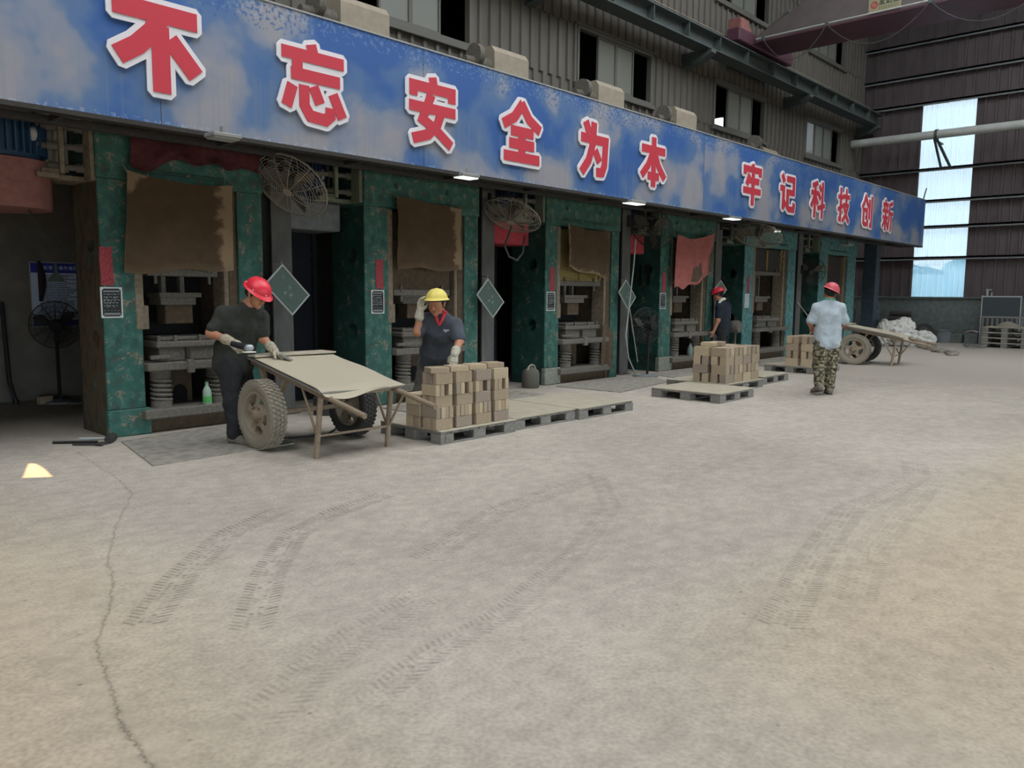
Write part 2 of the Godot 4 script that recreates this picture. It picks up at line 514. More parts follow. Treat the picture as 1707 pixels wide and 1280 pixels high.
func make_materials() -> void:
	worn("plaster", [[0.0, "514c46"], [0.35, "66615a"], [0.6, "706a62"], [1.0, "857f76"]], 3.0, 0.012, 3, 0.95, 0.0, 0.3)  # whitewash toned down in its colour for the shade behind the presses
	worn("block", [[0.0, "4b5150"], [0.5, "5d6462"], [0.75, "6a716c"], [1.0, "7c837d"]], 2.0, 0.02, 4, 0.95, 0.0, 0.4)
	worn("cladding", [[0.0, "534f48"], [0.5, "625d55"], [1.0, "6f6a60"]], 2.4, 0.008, 5, 0.7, 0.0, 0.0, false, Vector3(1, 0.35, 1))
	worn("cladding_dark", [[0.0, "433b3d"], [0.5, "544a4b"], [1.0, "635957"]], 2.4, 0.008, 6, 0.7, 0.0, 0.0, false, Vector3(1, 0.3, 1))
	worn("steel_dark", [[0.0, "39403f"], [0.5, "4a5250"], [1.0, "5c605b"]], 1.6, 0.02, 7, 0.6)
	worn("post_grey", [[0.0, "454542"], [0.5, "595956"], [1.0, "6e6c66"]], 1.3, 0.016, 8, 0.8, 0.0, 0.0, false, Vector3(1, 0.4, 1))
	worn("post_blue", [[0.0, "2c3a44"], [0.6, "3a4852"], [1.0, "515c62"]], 1.3, 0.016, 9, 0.7)
	worn("girder", [[0.0, "544d4c"], [0.5, "625957"], [1.0, "6e6561"]], 2.5, 0.01, 10, 0.5)
	worn("girder_under", [[0.0, "4a2c38"], [0.5, "573441"], [1.0, "613e49"]], 2.5, 0.01, 11, 0.5)
	worn("pipe_grey", [[0.0, "9da09c"], [0.6, "b4b6b0"], [1.0, "c6c6be"]], 2.0, 0.01, 12, 0.6)
	worn("green_paint", [[0.0, "4a4034"], [0.24, "464c40"], [0.30, "275148"], [0.5, "295a50"], [0.68, "306157"], [0.73, "5c776c"], [0.78, "345c52"], [1.0, "736e5e"]], 1.15, 0.011, 13, 0.7, 0.0, 0.15, false, Vector3.ONE, 0.2)
	worn("teal_paint", [[0.0, "46544f"], [0.3, "376863"], [0.5, "437572"], [0.68, "5a8a8c"], [0.8, "41716e"], [1.0, "7c8a84"]], 1.1, 0.012, 14, 0.65, 0.0, 0.15, false, Vector3.ONE, 0.2)
	worn("green_side", [[0.0, "2c312a"], [0.3, "1a443d"], [0.55, "18423b"], [0.75, "22524a"], [1.0, "48544a"]], 1.4, 0.011, 15, 0.7, 0.0, 0.15, false, Vector3.ONE, 0.2)
	worn("bare_edge", [[0.0, "4f4338"], [0.5, "6f6152"], [0.75, "857a66"], [1.0, "57675c"]], 0.8, 0.02, 16, 0.85, 0.0, 0.2)
	worn("dusty_steel", [[0.0, "443f39"], [0.5, "5e5951"], [0.8, "716b61"], [1.0, "847d71"]], 0.7, 0.03, 17, 0.85, 0.0, 0.2)
	worn("dark_steel", [[0.0, "2b2927"], [0.6, "3c3936"], [1.0, "5a554e"]], 0.6, 0.02, 18, 0.7, 0.2)
	worn("dust_brown", [[0.0, "46392d"], [0.5, "574939"], [1.0, "74644f"]], 0.9, 0.015, 19, 0.95)
	worn("yellow_rust", [[0.0, "3e3222"], [0.45, "6c5a34"], [0.6, "94804a"], [1.0, "b09b64"]], 0.4, 0.03, 20, 0.85, 0.0, 0.3)
	worn("curtain_brown", [[0.0, "3e3021"], [0.5, "4b3b29"], [0.8, "5a4833"], [1.0, "6e5c44"]], 1.6, 0.008, 21, 0.95, 0.0, 0.15)
	worn("curtain_edge", [[0.0, "8a7358"], [1.0, "a89676"]], 0.6, 0.02, 22, 0.95)
	worn("canvas_red", [[0.0, "6e483e"], [0.35, "96544f"], [0.7, "a6605a"], [1.0, "94705f"]], 0.9, 0.012, 23, 0.9)
	worn("rag_red", [[0.0, "2c1416"], [0.5, "4c2124"], [1.0, "6c403a"]], 0.8, 0.02, 24, 0.95)  # red darkened in its colour to stand for shadow
	worn("red_paper", [[0.0, "6e282d"], [0.4, "8f303a"], [0.6, "993843"], [0.72, "8c5c4e"], [1.0, "8a7660"]], 0.35, 0.02, 25, 0.8, 0.0, 0.0, false, Vector3.ONE, 0.35)
	worn("brick", [[0.0, "8f7d68"], [0.5, "9c8a73"], [1.0, "b09c84"]], 0.35, 0.02, 26, 0.95, 0.0, 0.08)
	worn("brick_pale", [[0.0, "9c8c72"], [0.5, "b09e82"], [1.0, "bfae92"]], 0.35, 0.02, 27, 0.95, 0.0, 0.08)
	worn("brick_grey", [[0.0, "84766a"], [0.5, "918272"], [1.0, "a09080"]], 0.35, 0.02, 28, 0.95, 0.0, 0.08)
	worn("pallet_wood", [[0.0, "615e58"], [0.5, "7b7770"], [1.0, "938f85"]], 0.5, 0.02, 29, 0.95, 0.0, 0.2, false, Vector3(0.4, 1, 1))
	worn("ply_dusty", [[0.0, "9a917e"], [0.5, "aaa18d"], [1.0, "b8af9b"]], 1.2, 0.01, 30, 0.95)
	worn("plate_steel", [[0.0, "5f5b54"], [0.4, "827d73"], [0.55, "8f897e"], [1.0, "a39d90"]], 0.9, 0.012, 31, 0.9, 0.0, 0.1, false, Vector3.ONE, 0.4)
	worn("cart_steel", [[0.0, "5b4c3e"], [0.5, "7b6a58"], [0.8, "95846e"], [1.0, "a8977f"]], 0.3, 0.02, 32, 0.9)
	worn("rubber", [[0.0, "746c5f"], [0.5, "8a8172"], [1.0, "a09786"]], 0.25, 0.02, 33, 0.95)
	worn("rubber_dark", [[0.0, "2f2d2b"], [0.6, "454240"], [1.0, "5e5a54"]], 0.25, 0.02, 34, 0.9)
	worn("rim_tan", [[0.0, "7f7464"], [0.5, "978a77"], [1.0, "ab9e8a"]], 0.2, 0.02, 35, 0.85)
	worn("cream_box", [[0.0, "8a806f"], [0.6, "9c917f"], [1.0, "a89e8c"]], 0.8, 0.01, 36, 0.8)
	worn("motor_blue", [[0.0, "1c3550"], [0.6, "274a6a"], [1.0, "4a6272"]], 0.3, 0.02, 37, 0.6)
	worn("motor_red", [[0.0, "6a4640"], [0.5, "8a5a54"], [1.0, "9a7468"]], 0.6, 0.012, 38, 0.8)
	worn("guard_red", [[0.0, "8c2c34"], [0.6, "b03c46"], [1.0, "b86a66"]], 0.5, 0.015, 39, 0.8)
	worn("guard_grey", [[0.0, "5c5f60"], [0.6, "74787a"], [1.0, "8c8f8e"]], 0.8, 0.01, 40, 0.8)
	worn("pale_green", [[0.0, "5e685a"], [0.6, "737a68"], [1.0, "8a8774"]], 0.4, 0.02, 41, 0.8)
	worn("slate", [[0.0, "3c4a44"], [0.5, "4c5c55"], [1.0, "6a7670"]], 0.4, 0.02, 42, 0.9)
	worn("sack_white", [[0.0, "b5b2aa"], [0.5, "cfccc3"], [1.0, "dcd9d0"]], 0.6, 0.015, 43, 0.9)
	worn("rubble", [[0.0, "6c655a"], [0.5, "8a8275"], [1.0, "a59d8e"]], 0.4, 0.03, 44, 0.95)
	flaked(M.green_paint, 301, 0.012, Color("655b4b"), Color("8fa598"))
	flaked(M.teal_paint, 331, 0.0, Color("5d5d50"), Color("9fb4b2"))
	flaked(M.green_side, 361, -0.02, Color("4a4034"), Color("4f766a"))
	mat("black", "0c0c0d", 0.9)
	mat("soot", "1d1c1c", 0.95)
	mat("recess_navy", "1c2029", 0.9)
	worn("dusty_green", [[0.0, "5a6459"], [0.4, "6d7569"], [0.7, "878778"], [1.0, "99937f"]], 0.7, 0.02, 61, 0.9)
	mat("white_plate", "e6e6ea", 0.5)
	mat("letter_red", "cc3f4e", 0.45)
	mat("wire_grey", "a59d8e", 0.6, 0.3)
	mat("wire_dark", "3a3936", 0.6, 0.2)
	mat("frame_grey", "a3a6a2", 0.6)
	mat("chalk", "c9cfcb", 0.9)
	mat("cable", "4a4845", 0.7)
	worn("girt_steel", [[0.0, "5b6060"], [0.6, "6e7373"], [1.0, "80847f"]], 1.2, 0.02, 62, 0.6)
	worn("rust_flank", [[0.0, "33291f"], [0.35, "4a3b2c"], [0.6, "5c4c3a"], [0.75, "3a4a3e"], [1.0, "6e6450"]], 0.8, 0.012, 63, 0.9, 0.0, 0.2, false, Vector3(1, 0.4, 1), 0.1)
	mat("cable_black", "1a1a1a", 0.6)
	mat("window_frame", "5f5d56", 0.6)
	mat("lamp_case", "8d8f8c", 0.5)
	var pane := mat("window_pane", "7b7c73", 0.35)
	pane.albedo_color.a = 0.9
	pane.transparency = BaseMaterial3D.TRANSPARENCY_ALPHA
	var sheet_ := mat("sky_sheet", "b8dcec", 0.3)
	sheet_.albedo_color.a = 0.735
	sheet_.transparency = BaseMaterial3D.TRANSPARENCY_ALPHA
	var glow := mat("lamp_glow", "ffffff", 0.4)
	glow.emission_enabled = true
	glow.emission = Color(0.95, 1.0, 0.98)
	glow.emission_energy_multiplier = 6.0

# ---------------------------------------------------------------- hall
# ribbed metal sheet: origin o (lower left), along, height, facing; ribs every pitch
func ribbed(mb: Mb, o: Vector3, along: Vector3, w: float, h: float, face: Vector3, pitch := 0.27, deep := 0.045) -> void:
	var x := 0.0
	var prof := [Vector2(0, 0)]
	while x < w - 0.001:
		var e := minf(x + pitch, w)
		var q := e - x
		if q > 0.12:
			prof.append_array([Vector2(x + q - 0.09, 0), Vector2(x + q - 0.078, deep), Vector2(x + q - 0.018, deep), Vector2(x + q - 0.006, 0)])
		prof.append(Vector2(e, 0))
		x = e
	var flip := along.cross(Vector3.UP).dot(face) < 0
	for i in prof.size() - 1:
		var a: Vector3 = o + along * prof[i].x + face * prof[i].y
		var b: Vector3 = o + along * prof[i + 1].x + face * prof[i + 1].y
		var u := Vector3.UP * h
		var k := face * -0.012
		if flip:
			mb.quad(b, a, a + u, b + u)
			mb.quad(a + k, b + k, b + u + k, a + u + k)
		else:
			mb.quad(a, b, b + u, a + u)
			mb.quad(b + k, a + k, a + u + k, b + u + k)

func floor_marks() -> ImageTexture:
	# dust, scuffs, tyre tracks, the long crack and painted light: x -1..15, z -9..1
	var W := 2048
	var Hh := 1600
	var a := noise(0.0022, 5, 5).get_image(W, Hh)
	var b := noise(0.014, 9, 4).get_image(W, Hh)
	var s1 := noise(0.05, 19, 2).get_image(W, Hh)
	a.convert(Image.FORMAT_L8); b.convert(Image.FORMAT_L8); s1.convert(Image.FORMAT_L8)
	var da := a.get_data()
	var db := b.get_data()
	var ds := s1.get_data()
	var L := PackedFloat32Array()
	L.resize(W * Hh)
	for i in W * Hh:
		L[i] = 0.93 + (da[i] - 128) * 0.0004 + (db[i] - 128) * 0.0003 + (ds[i] - 128) * 0.0004
	var sx := W / 16.0
	var sz := Hh / 10.0
	var dab := func(p: Vector2, r: float, k: float) -> void:
		var cx := (p.x + 1.0) * sx
		var cy := (p.y + 9.0) * sz
		var rx := r * sx
		var ry := r * sz
		for y in range(maxi(0, int(cy - ry)), mini(Hh, int(cy + ry) + 1)):
			for x in range(maxi(0, int(cx - rx)), mini(W, int(cx + rx) + 1)):
				var q := Vector2((x + 0.5 - cx) / maxf(rx, 0.7), (y + 0.5 - cy) / maxf(ry, 0.7)).length()
				if q < 1.0:
					L[y * W + x] *= 1.0 - k * (1.0 - q * q)
	var line := func(p: Vector2, q: Vector2, r: float, k: float) -> void:
		var m := int(p.distance_to(q) / (r * 0.8)) + 1
		for i in m + 1:
			dab.call(p.lerp(q, float(i) / m), r, k)
	# tyre tracks: lug marks across the path
	for t in TRACKS:
		var c := Curve2D.new()
		for p in t[0]:
			c.add_point(p)
		var len_ := c.get_baked_length()
		var d := 0.0
		while d < len_:
			var p := c.sample_baked(d)
			var f := (c.sample_baked(minf(d + 0.05, len_)) - c.sample_baked(maxf(d - 0.05, 0.0))).normalized()
			var s := Vector2(-f.y, f.x)
			var w: float = t[1]
			var k: float = t[2] * rng.randf_range(0.25, 1.0)
			for e in [-1, 1]:
				line.call(p + s * w * e, p + s * w * e * 0.45 + f * 0.025, 0.008, k * 0.75)
				if rng.randf() < 0.6:
					dab.call(p + s * w * e * 0.2, 0.016, k * 0.7)
			d += 0.036
	# rubbed arcs and scuffs
	for i in 150:
		var p := Vector2(rng.randf_range(0.5, 14), rng.randf_range(-8, -0.5))
		var g := rng.randf_range(-0.5, 0.5)
		var q := p + Vector2.from_angle(g) * rng.randf_range(0.1, 0.5)
		line.call(p, q, rng.randf_range(0.005, 0.009), rng.randf_range(0.02, 0.05))
	for i in 900:
		dab.call(Vector2(rng.randf_range(0.3, 14), rng.randf_range(-8, -0.3)), rng.randf_range(0.004, 0.012), rng.randf_range(0.08, 0.3))
	# the crack
	var prev := Vector2.ZERO
	for i in CRACK.size() - 1:
		var m := 14
		for j in m:
			var p: Vector2 = CRACK[i].lerp(CRACK[i + 1], float(j) / m) + Vector2(rng.randf_range(-1, 1), rng.randf_range(-1, 1)) * 0.008
			if prev != Vector2.ZERO:
				line.call(prev, p, 0.005, 0.10)
				dab.call(p, rng.randf_range(0.01, 0.03), 0.035)
			prev = p
	# warmer tint painted toward near left and near right, standing for light
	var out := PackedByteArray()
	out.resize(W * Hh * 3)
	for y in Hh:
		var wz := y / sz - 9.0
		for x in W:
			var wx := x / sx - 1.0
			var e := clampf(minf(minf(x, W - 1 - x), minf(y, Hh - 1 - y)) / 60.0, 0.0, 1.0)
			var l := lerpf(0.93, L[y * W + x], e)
			var warm_light := e * clampf(maxf(1.35 - 0.62 * wx - 0.1 * absf(wz + 4.0), 0.0) + clampf((wz + 2.2 - 0.04 * wx) * 0.9, 0.0, 0.8) * smoothstep(1.5, 4.0, wx), 0.0, 1.0)
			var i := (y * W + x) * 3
			out[i] = int(clampf(l * (1.0 + 0.03 * warm_light), 0.0, 1.0) * 255.0)
			out[i + 1] = int(clampf(l * (1.0 - 0.012 * warm_light), 0.0, 1.0) * 255.0)
			out[i + 2] = int(clampf(l * (1.0 - 0.09 * warm_light), 0.0, 1.0) * 255.0)
	return ImageTexture.create_from_image(Image.create_from_data(W, Hh, false, Image.FORMAT_RGB8, out))

func build_hall() -> void:
	# floor, with a second UV set that lays the marks over the near half
	var fm := mat("floor_dust", "ffffff", 0.92)
	fm.albedo_texture = noise_tex(noise(0.12, 2, 5), [[0.0, "a0968a"], [0.3, "b1a799"], [0.5, "b6ac9e"], [0.7, "bbb1a3"], [1.0, "c6bcae"]])
	fm.uv1_triplanar = true
	fm.uv1_world_triplanar = true
	fm.uv1_scale = Vector3.ONE / 1.7
	fm.heightmap_enabled = true
	fm.heightmap_scale = 0.1
	fm.heightmap_texture = noise_tex(noise(0.06, 12, 5), [])
	fm.detail_enabled = true
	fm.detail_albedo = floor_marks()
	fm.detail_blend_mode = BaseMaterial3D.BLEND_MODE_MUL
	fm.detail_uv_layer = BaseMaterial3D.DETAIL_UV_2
	var X0 := -14.3
	var X1 := 28.8
	var Z0 := -12.0
	var Z1 := 14.3
	var fm2: StandardMaterial3D = fm.duplicate()
	fm2.detail_enabled = false
	fm2.detail_albedo = null
	fm2.albedo_color = Color(0.93, 0.93, 0.93)
	var am := ArrayMesh.new()
	var rects := [[[-1.0, 15.0, -9.0, 1.0]], [[X0, X1, Z0, -9.0], [X0, X1, 1.0, Z1], [X0, -1.0, -9.0, 1.0], [15.0, X1, -9.0, 1.0]]]
	for k in 2:
		var a := []
		a.resize(Mesh.ARRAY_MAX)
		var v := PackedVector3Array()
		var n := PackedVector3Array()
		var u2 := PackedVector2Array()
		for r in rects[k]:
			var p := [Vector3(r[0], 0, r[2]), Vector3(r[1], 0, r[2]), Vector3(r[1], 0, r[3]), Vector3(r[0], 0, r[3])]
			for i in [0, 1, 2, 0, 2, 3]:
				v.push_back(p[i])
				n.push_back(Vector3.UP)
				u2.push_back(Vector2((p[i].x + 1.0) / 16.0, (p[i].z + 9.0) / 10.0))
		if k == 1:   # underside, so that the slab has thickness
			for q in [Vector3(X0, 0, Z0), Vector3(X1, 0, Z1), Vector3(X1, 0, Z0), Vector3(X0, 0, Z0), Vector3(X0, 0, Z1), Vector3(X1, 0, Z1)]:
				v.push_back(q - Vector3(0, 0.2, 0))
				n.push_back(Vector3.DOWN)
				u2.push_back(Vector2.ZERO)
		a[Mesh.ARRAY_VERTEX] = v
		a[Mesh.ARRAY_NORMAL] = n
		a[Mesh.ARRAY_TEX_UV] = u2
		a[Mesh.ARRAY_TEX_UV2] = u2
		am.add_surface_from_arrays(Mesh.PRIMITIVE_TRIANGLES, a)
		am.surface_set_material(k, [fm, fm2][k])
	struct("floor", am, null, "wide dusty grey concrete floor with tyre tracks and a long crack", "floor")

	var mb := Mb.new()
	mb.ext(-40, 300, -0.45, -0.2, -200, 200)
	struct("trim_1", mb, M.rubble, "bare ground outside the hall", "ground")
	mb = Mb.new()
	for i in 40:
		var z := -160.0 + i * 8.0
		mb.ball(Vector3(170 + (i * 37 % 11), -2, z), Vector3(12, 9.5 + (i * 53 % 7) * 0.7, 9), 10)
	struct("trim_2", mb, mat("far_hill", "b4dbe8", 1.0), "hazy blue line of hills beyond the far wall", "hills")  # pale blue hill colour stands for the haze of distance

	# lower back wall behind the presses
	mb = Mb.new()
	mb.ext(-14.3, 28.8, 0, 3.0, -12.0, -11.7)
	struct("wall_back", mb, M.plaster, "darkened plastered wall behind the row of presses", "wall")
	mb = Mb.new()
	mb.ext(-14.3, 28.8, 3.0, 4.3, -12.0, -11.75)
	ribbed(mb, Vector3(-14.3, 3.0, -11.72), Vector3.RIGHT, 43.1, 1.2, Vector3.BACK, 0.12, 0.02)
	struct("trim_3", mb, mat("pale_sheet", "d8d8d2", 0.7), "pale ribbed sheet above the plastered back wall", "wall")
	# deck above the presses, behind the fascia
	mb = Mb.new()
	mb.ext(-14.3, 25.35, 4.05, 4.2, -12.0, -7.42)
	mb.ext(25.35, 28.8, 4.05, 4.2, -12.0, -10.3)
	struct("deck_ceiling", mb, M.steel_dark, "dark deck over the presses, behind the blue fascia", "deck")

	# dark navy panels, added to darken the gaps between the presses
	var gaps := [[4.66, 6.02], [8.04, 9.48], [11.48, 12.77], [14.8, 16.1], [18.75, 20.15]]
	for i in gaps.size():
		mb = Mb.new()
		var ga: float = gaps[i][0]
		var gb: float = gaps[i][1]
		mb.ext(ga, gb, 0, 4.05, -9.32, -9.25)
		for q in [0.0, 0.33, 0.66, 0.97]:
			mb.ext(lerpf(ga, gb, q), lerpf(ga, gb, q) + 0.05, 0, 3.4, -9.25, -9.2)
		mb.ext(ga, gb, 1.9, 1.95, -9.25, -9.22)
		struct("added_gap_panel", mb, M.recess_navy, "dark navy panel added to darken the gap %s" % ["right of the nearest press", "right of the second press", "right of the third press", "right of the fourth press", "right of the fifth press"][i], "partition")

	# upper wall with the window openings
	var xs := [[1.72, 4.42], [7.24, 9.92], [12.84, 15.52], [18.31, 21.12], [23.84, 26.6]]
	mb = Mb.new()
	var zp := -10.3
	var y0 := 4.2
	var rows := [[5.65, 6.75], [8.68, 9.75]]
	var bands := [[4.2, 5.65], [6.75, 8.68], [9.75, 12.0]]
	for b in bands:
		ribbed(mb, Vector3(-14.3, b[0], zp), Vector3.RIGHT, 42.8, b[1] - b[0], Vector3.BACK)
	for r in rows:
		var x := -14.3
		for w in xs:
			ribbed(mb, Vector3(x, r[0], zp), Vector3.RIGHT, w[0] - x, r[1] - r[0], Vector3.BACK)
			x = w[1]
		ribbed(mb, Vector3(x, r[0], zp), Vector3.RIGHT, 28.5 - x, r[1] - r[0], Vector3.BACK)
	struct("wall_upper", mb, M.cladding, "ribbed brown-grey metal wall above the fascia", "wall")
	var k := 1
	for r in rows:
		for i in xs.size():
			if i == 0: continue
			window(xs[i][0], xs[i][1], r[0], r[1], zp, k, i, r[0] > 8.0)
			k += 1
	# the bay behind the upper wall
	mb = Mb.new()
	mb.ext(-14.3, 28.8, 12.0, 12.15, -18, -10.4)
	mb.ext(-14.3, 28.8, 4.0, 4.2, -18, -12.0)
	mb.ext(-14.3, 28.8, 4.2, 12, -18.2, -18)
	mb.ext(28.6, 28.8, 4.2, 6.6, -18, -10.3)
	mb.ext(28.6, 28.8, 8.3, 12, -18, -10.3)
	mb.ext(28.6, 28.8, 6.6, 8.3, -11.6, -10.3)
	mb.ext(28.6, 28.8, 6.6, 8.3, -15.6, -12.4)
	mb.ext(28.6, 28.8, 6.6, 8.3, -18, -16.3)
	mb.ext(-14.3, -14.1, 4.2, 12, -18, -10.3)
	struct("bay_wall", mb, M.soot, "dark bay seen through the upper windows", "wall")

	# far wall: blocks below, dark ribbed sheet above, one strip of clear sheet
	mb = Mb.new()
	mb.ext(28.5, 28.8, 0, 1.39, -12.0, 14.3)
	struct("wall_far", mb, M.block, "grey block wall along the foot of the far end", "wall")
	mb = Mb.new()
	mb.ext(28.44, 28.8, 1.39, 1.45, -12.0, 14.3, 0.01)
	struct("trim_4", mb, M.block, "coping along the top of the block wall", "coping")
	mb = Mb.new()
	var s0 := -8.42
	var s1 := -6.86
	ribbed(mb, Vector3(28.6, 1.45, -12.0), Vector3.BACK, s0 + 12.0, 10.7, Vector3.LEFT, 0.3, 0.04)
	ribbed(mb, Vector3(28.6, 1.45, s1), Vector3.BACK, 14.3 - s1, 10.7, Vector3.LEFT, 0.3, 0.04)
	ribbed(mb, Vector3(28.6, 7.62, s0), Vector3.BACK, s1 - s0, 4.5, Vector3.LEFT, 0.3, 0.04)
	struct("wall_far_upper", mb, M.cladding_dark, "dark brown ribbed sheet wall at the far end", "wall")
	var sk := thing("window_9", "tall strip of translucent bluish sheet in the dark far wall", "window")
	sk.set_meta("kind", "structure")
	for i in 6:
		mb = Mb.new()
		var ya := 1.45 + i * 1.03
		ribbed(mb, Vector3(28.6, ya, s0), Vector3.BACK, s1 - s0, 1.05, Vector3.LEFT, 0.16, 0.025)
		part(sk, "pane", mb, M.sky_sheet)
	k = 0
	for y in [2.72, 3.72, 4.55, 5.56, 7.66, 8.55, 9.6, 10.6]:
		mb = Mb.new()
		mb.ext(28.40, 28.56, y - 0.03, y + 0.03, -10.3, 14.2)
		mb.ext(28.40, 28.42, y - 0.08, y + 0.03, -10.3, 14.2)
		struct("trim_%d" % (10 + k), mb, M.girt_steel, "horizontal steel girt on the far wall, %s" % ["lowest", "second from the bottom", "third from the bottom", "fourth from the bottom", "just above the clear strip", "second above the clear strip", "third above the clear strip", "topmost"][k], "girt")
		k += 1
	# the sides out of view and the roof with its rooflights
	mb = Mb.new()
	mb.ext(-14.3, -14.0, 0, 12.1, -12.0, 14.3)
	struct("wall_left", mb, M.cladding, "ribbed end wall behind the camera", "wall")
	mb = Mb.new()
	mb.ext(-14.3, 28.8, 2.6, 12.1, 14.0, 14.3)
	for i in 7:
		mb.ext(-14.3 + i * 7.1, -13.9 + i * 7.1, 0, 2.6, 14.0, 14.3)
	struct("wall_front", mb, M.cladding, "open bays of the hall behind the camera", "wall")
	var roof := CSGCombiner3D.new()
	roof.name = "ceiling"
	add_child(roof)
	tag(roof, "sheet roof of the hall with rooflight openings", "roof", "", "structure")
	roof.material_override = M.cladding
	var slab := CSGBox3D.new()
	slab.name = "slab"
	slab.size = Vector3(43.1, 0.03, 24.7)
	slab.position = Vector3(7.25, 12.05, 1.95)
	roof.add_child(slab)
	for i in 6:
		var hole := CSGBox3D.new()
		hole.name = "opening"
		hole.operation = CSGShape3D.OPERATION_SUBTRACTION
		hole.size = Vector3(2.6, 1.0, 8.4)
		hole.position = Vector3([-11.5, -2.5, 3.5, 9.5, 15.5, 21.8][i], 12.05, -2.3)
		roof.add_child(hole, true)
	var gap := CSGPolygon3D.new()
	gap.name = "gap"
	gap.operation = CSGShape3D.OPERATION_SUBTRACTION
	var poly := PackedVector2Array()
	for q in [Vector2(1.802, -6.866), Vector2(2.002, -6.723), Vector2(2.051, -7.095), Vector2(2.066, -7.372), Vector2(2.006, -7.431), Vector2(1.859, -7.012)]:
		var src := Vector3(1.97, 0, -7.08) - SUN * 60.0
		var g := Vector3(q.x, 0, q.y)
		var w := g.lerp(src, 12.05 / src.y)
		poly.push_back(Vector2(w.x, -w.z))
	gap.polygon = poly
	gap.depth = 1.2
	gap.rotation_degrees = Vector3(-90, 0, 0)
	gap.position = Vector3(0, 12.6, 0)
	roof.add_child(gap)

func window(x0: float, x1: float, y0: float, y1: float, z: float, k: int, i: int, upper: bool) -> void:
	var o := thing("window_%d" % k, "", "window")
	tag(o, "%s window in the ribbed wall, %s" % ["upper-floor sliding" if upper else "wide sliding", ["", "above the second press", "between the third and fourth motor housings", "over the bright lamps near the crane end", "last before the far corner"][i]], "window", "", "structure")
	var mb := Mb.new()
	var t := 0.06
	var zc := z + 0.01
	mb.ext(x0, x1, y0, y0 + t, zc - 0.08, zc + 0.05, 0.006)
	mb.ext(x0, x1, y1 - t, y1, zc - 0.08, zc + 0.05, 0.006)
	mb.ext(x0, x0 + t, y0 + t, y1 - t, zc - 0.08, zc + 0.05, 0.006)
	mb.ext(x1 - t, x1, y0 + t, y1 - t, zc - 0.08, zc + 0.05, 0.006)
	part(o, "window_frame", mb, M.window_frame)
	mb = Mb.new()
	mb.ext(x0 - 0.08, x1 + 0.1, y0 - 0.09, y0, zc, zc + 0.09, 0.01)
	part(o, "sill", mb, M.window_frame)
	mb = Mb.new()
	mb.ext(x0 - 0.08, x1 + 0.1, y1, y1 + 0.05, zc, zc + 0.08, 0.01)
	part(o, "hood", mb, M.window_frame)
	var w := (x1 - x0 - 0.12) / 4.0
	for s in ([0, 1, 2] if i == 4 else [1, 2]):
		var xa: float = x0 + 0.06 + w * s
		var xb: float = xa + w
		mb = Mb.new()
		for q in [[xa, xb, y0 + t, y0 + t + 0.04], [xa, xb, y1 - t - 0.04, y1 - t], [xa, xa + 0.04, y0 + t + 0.04, y1 - t - 0.04], [xb - 0.04, xb, y0 + t + 0.04, y1 - t - 0.04]]:
			mb.ext(q[0], q[1], q[2], q[3], zc - 0.03, zc + 0.02)
		var f := part(o, "sash", mb, M.window_frame)
		mb = Mb.new()
		mb.ext(xa + 0.04, xb - 0.04, y0 + t + 0.04, y1 - t - 0.04, zc - 0.008, zc - 0.002)
		part(f, "pane", mb, M.window_pane)

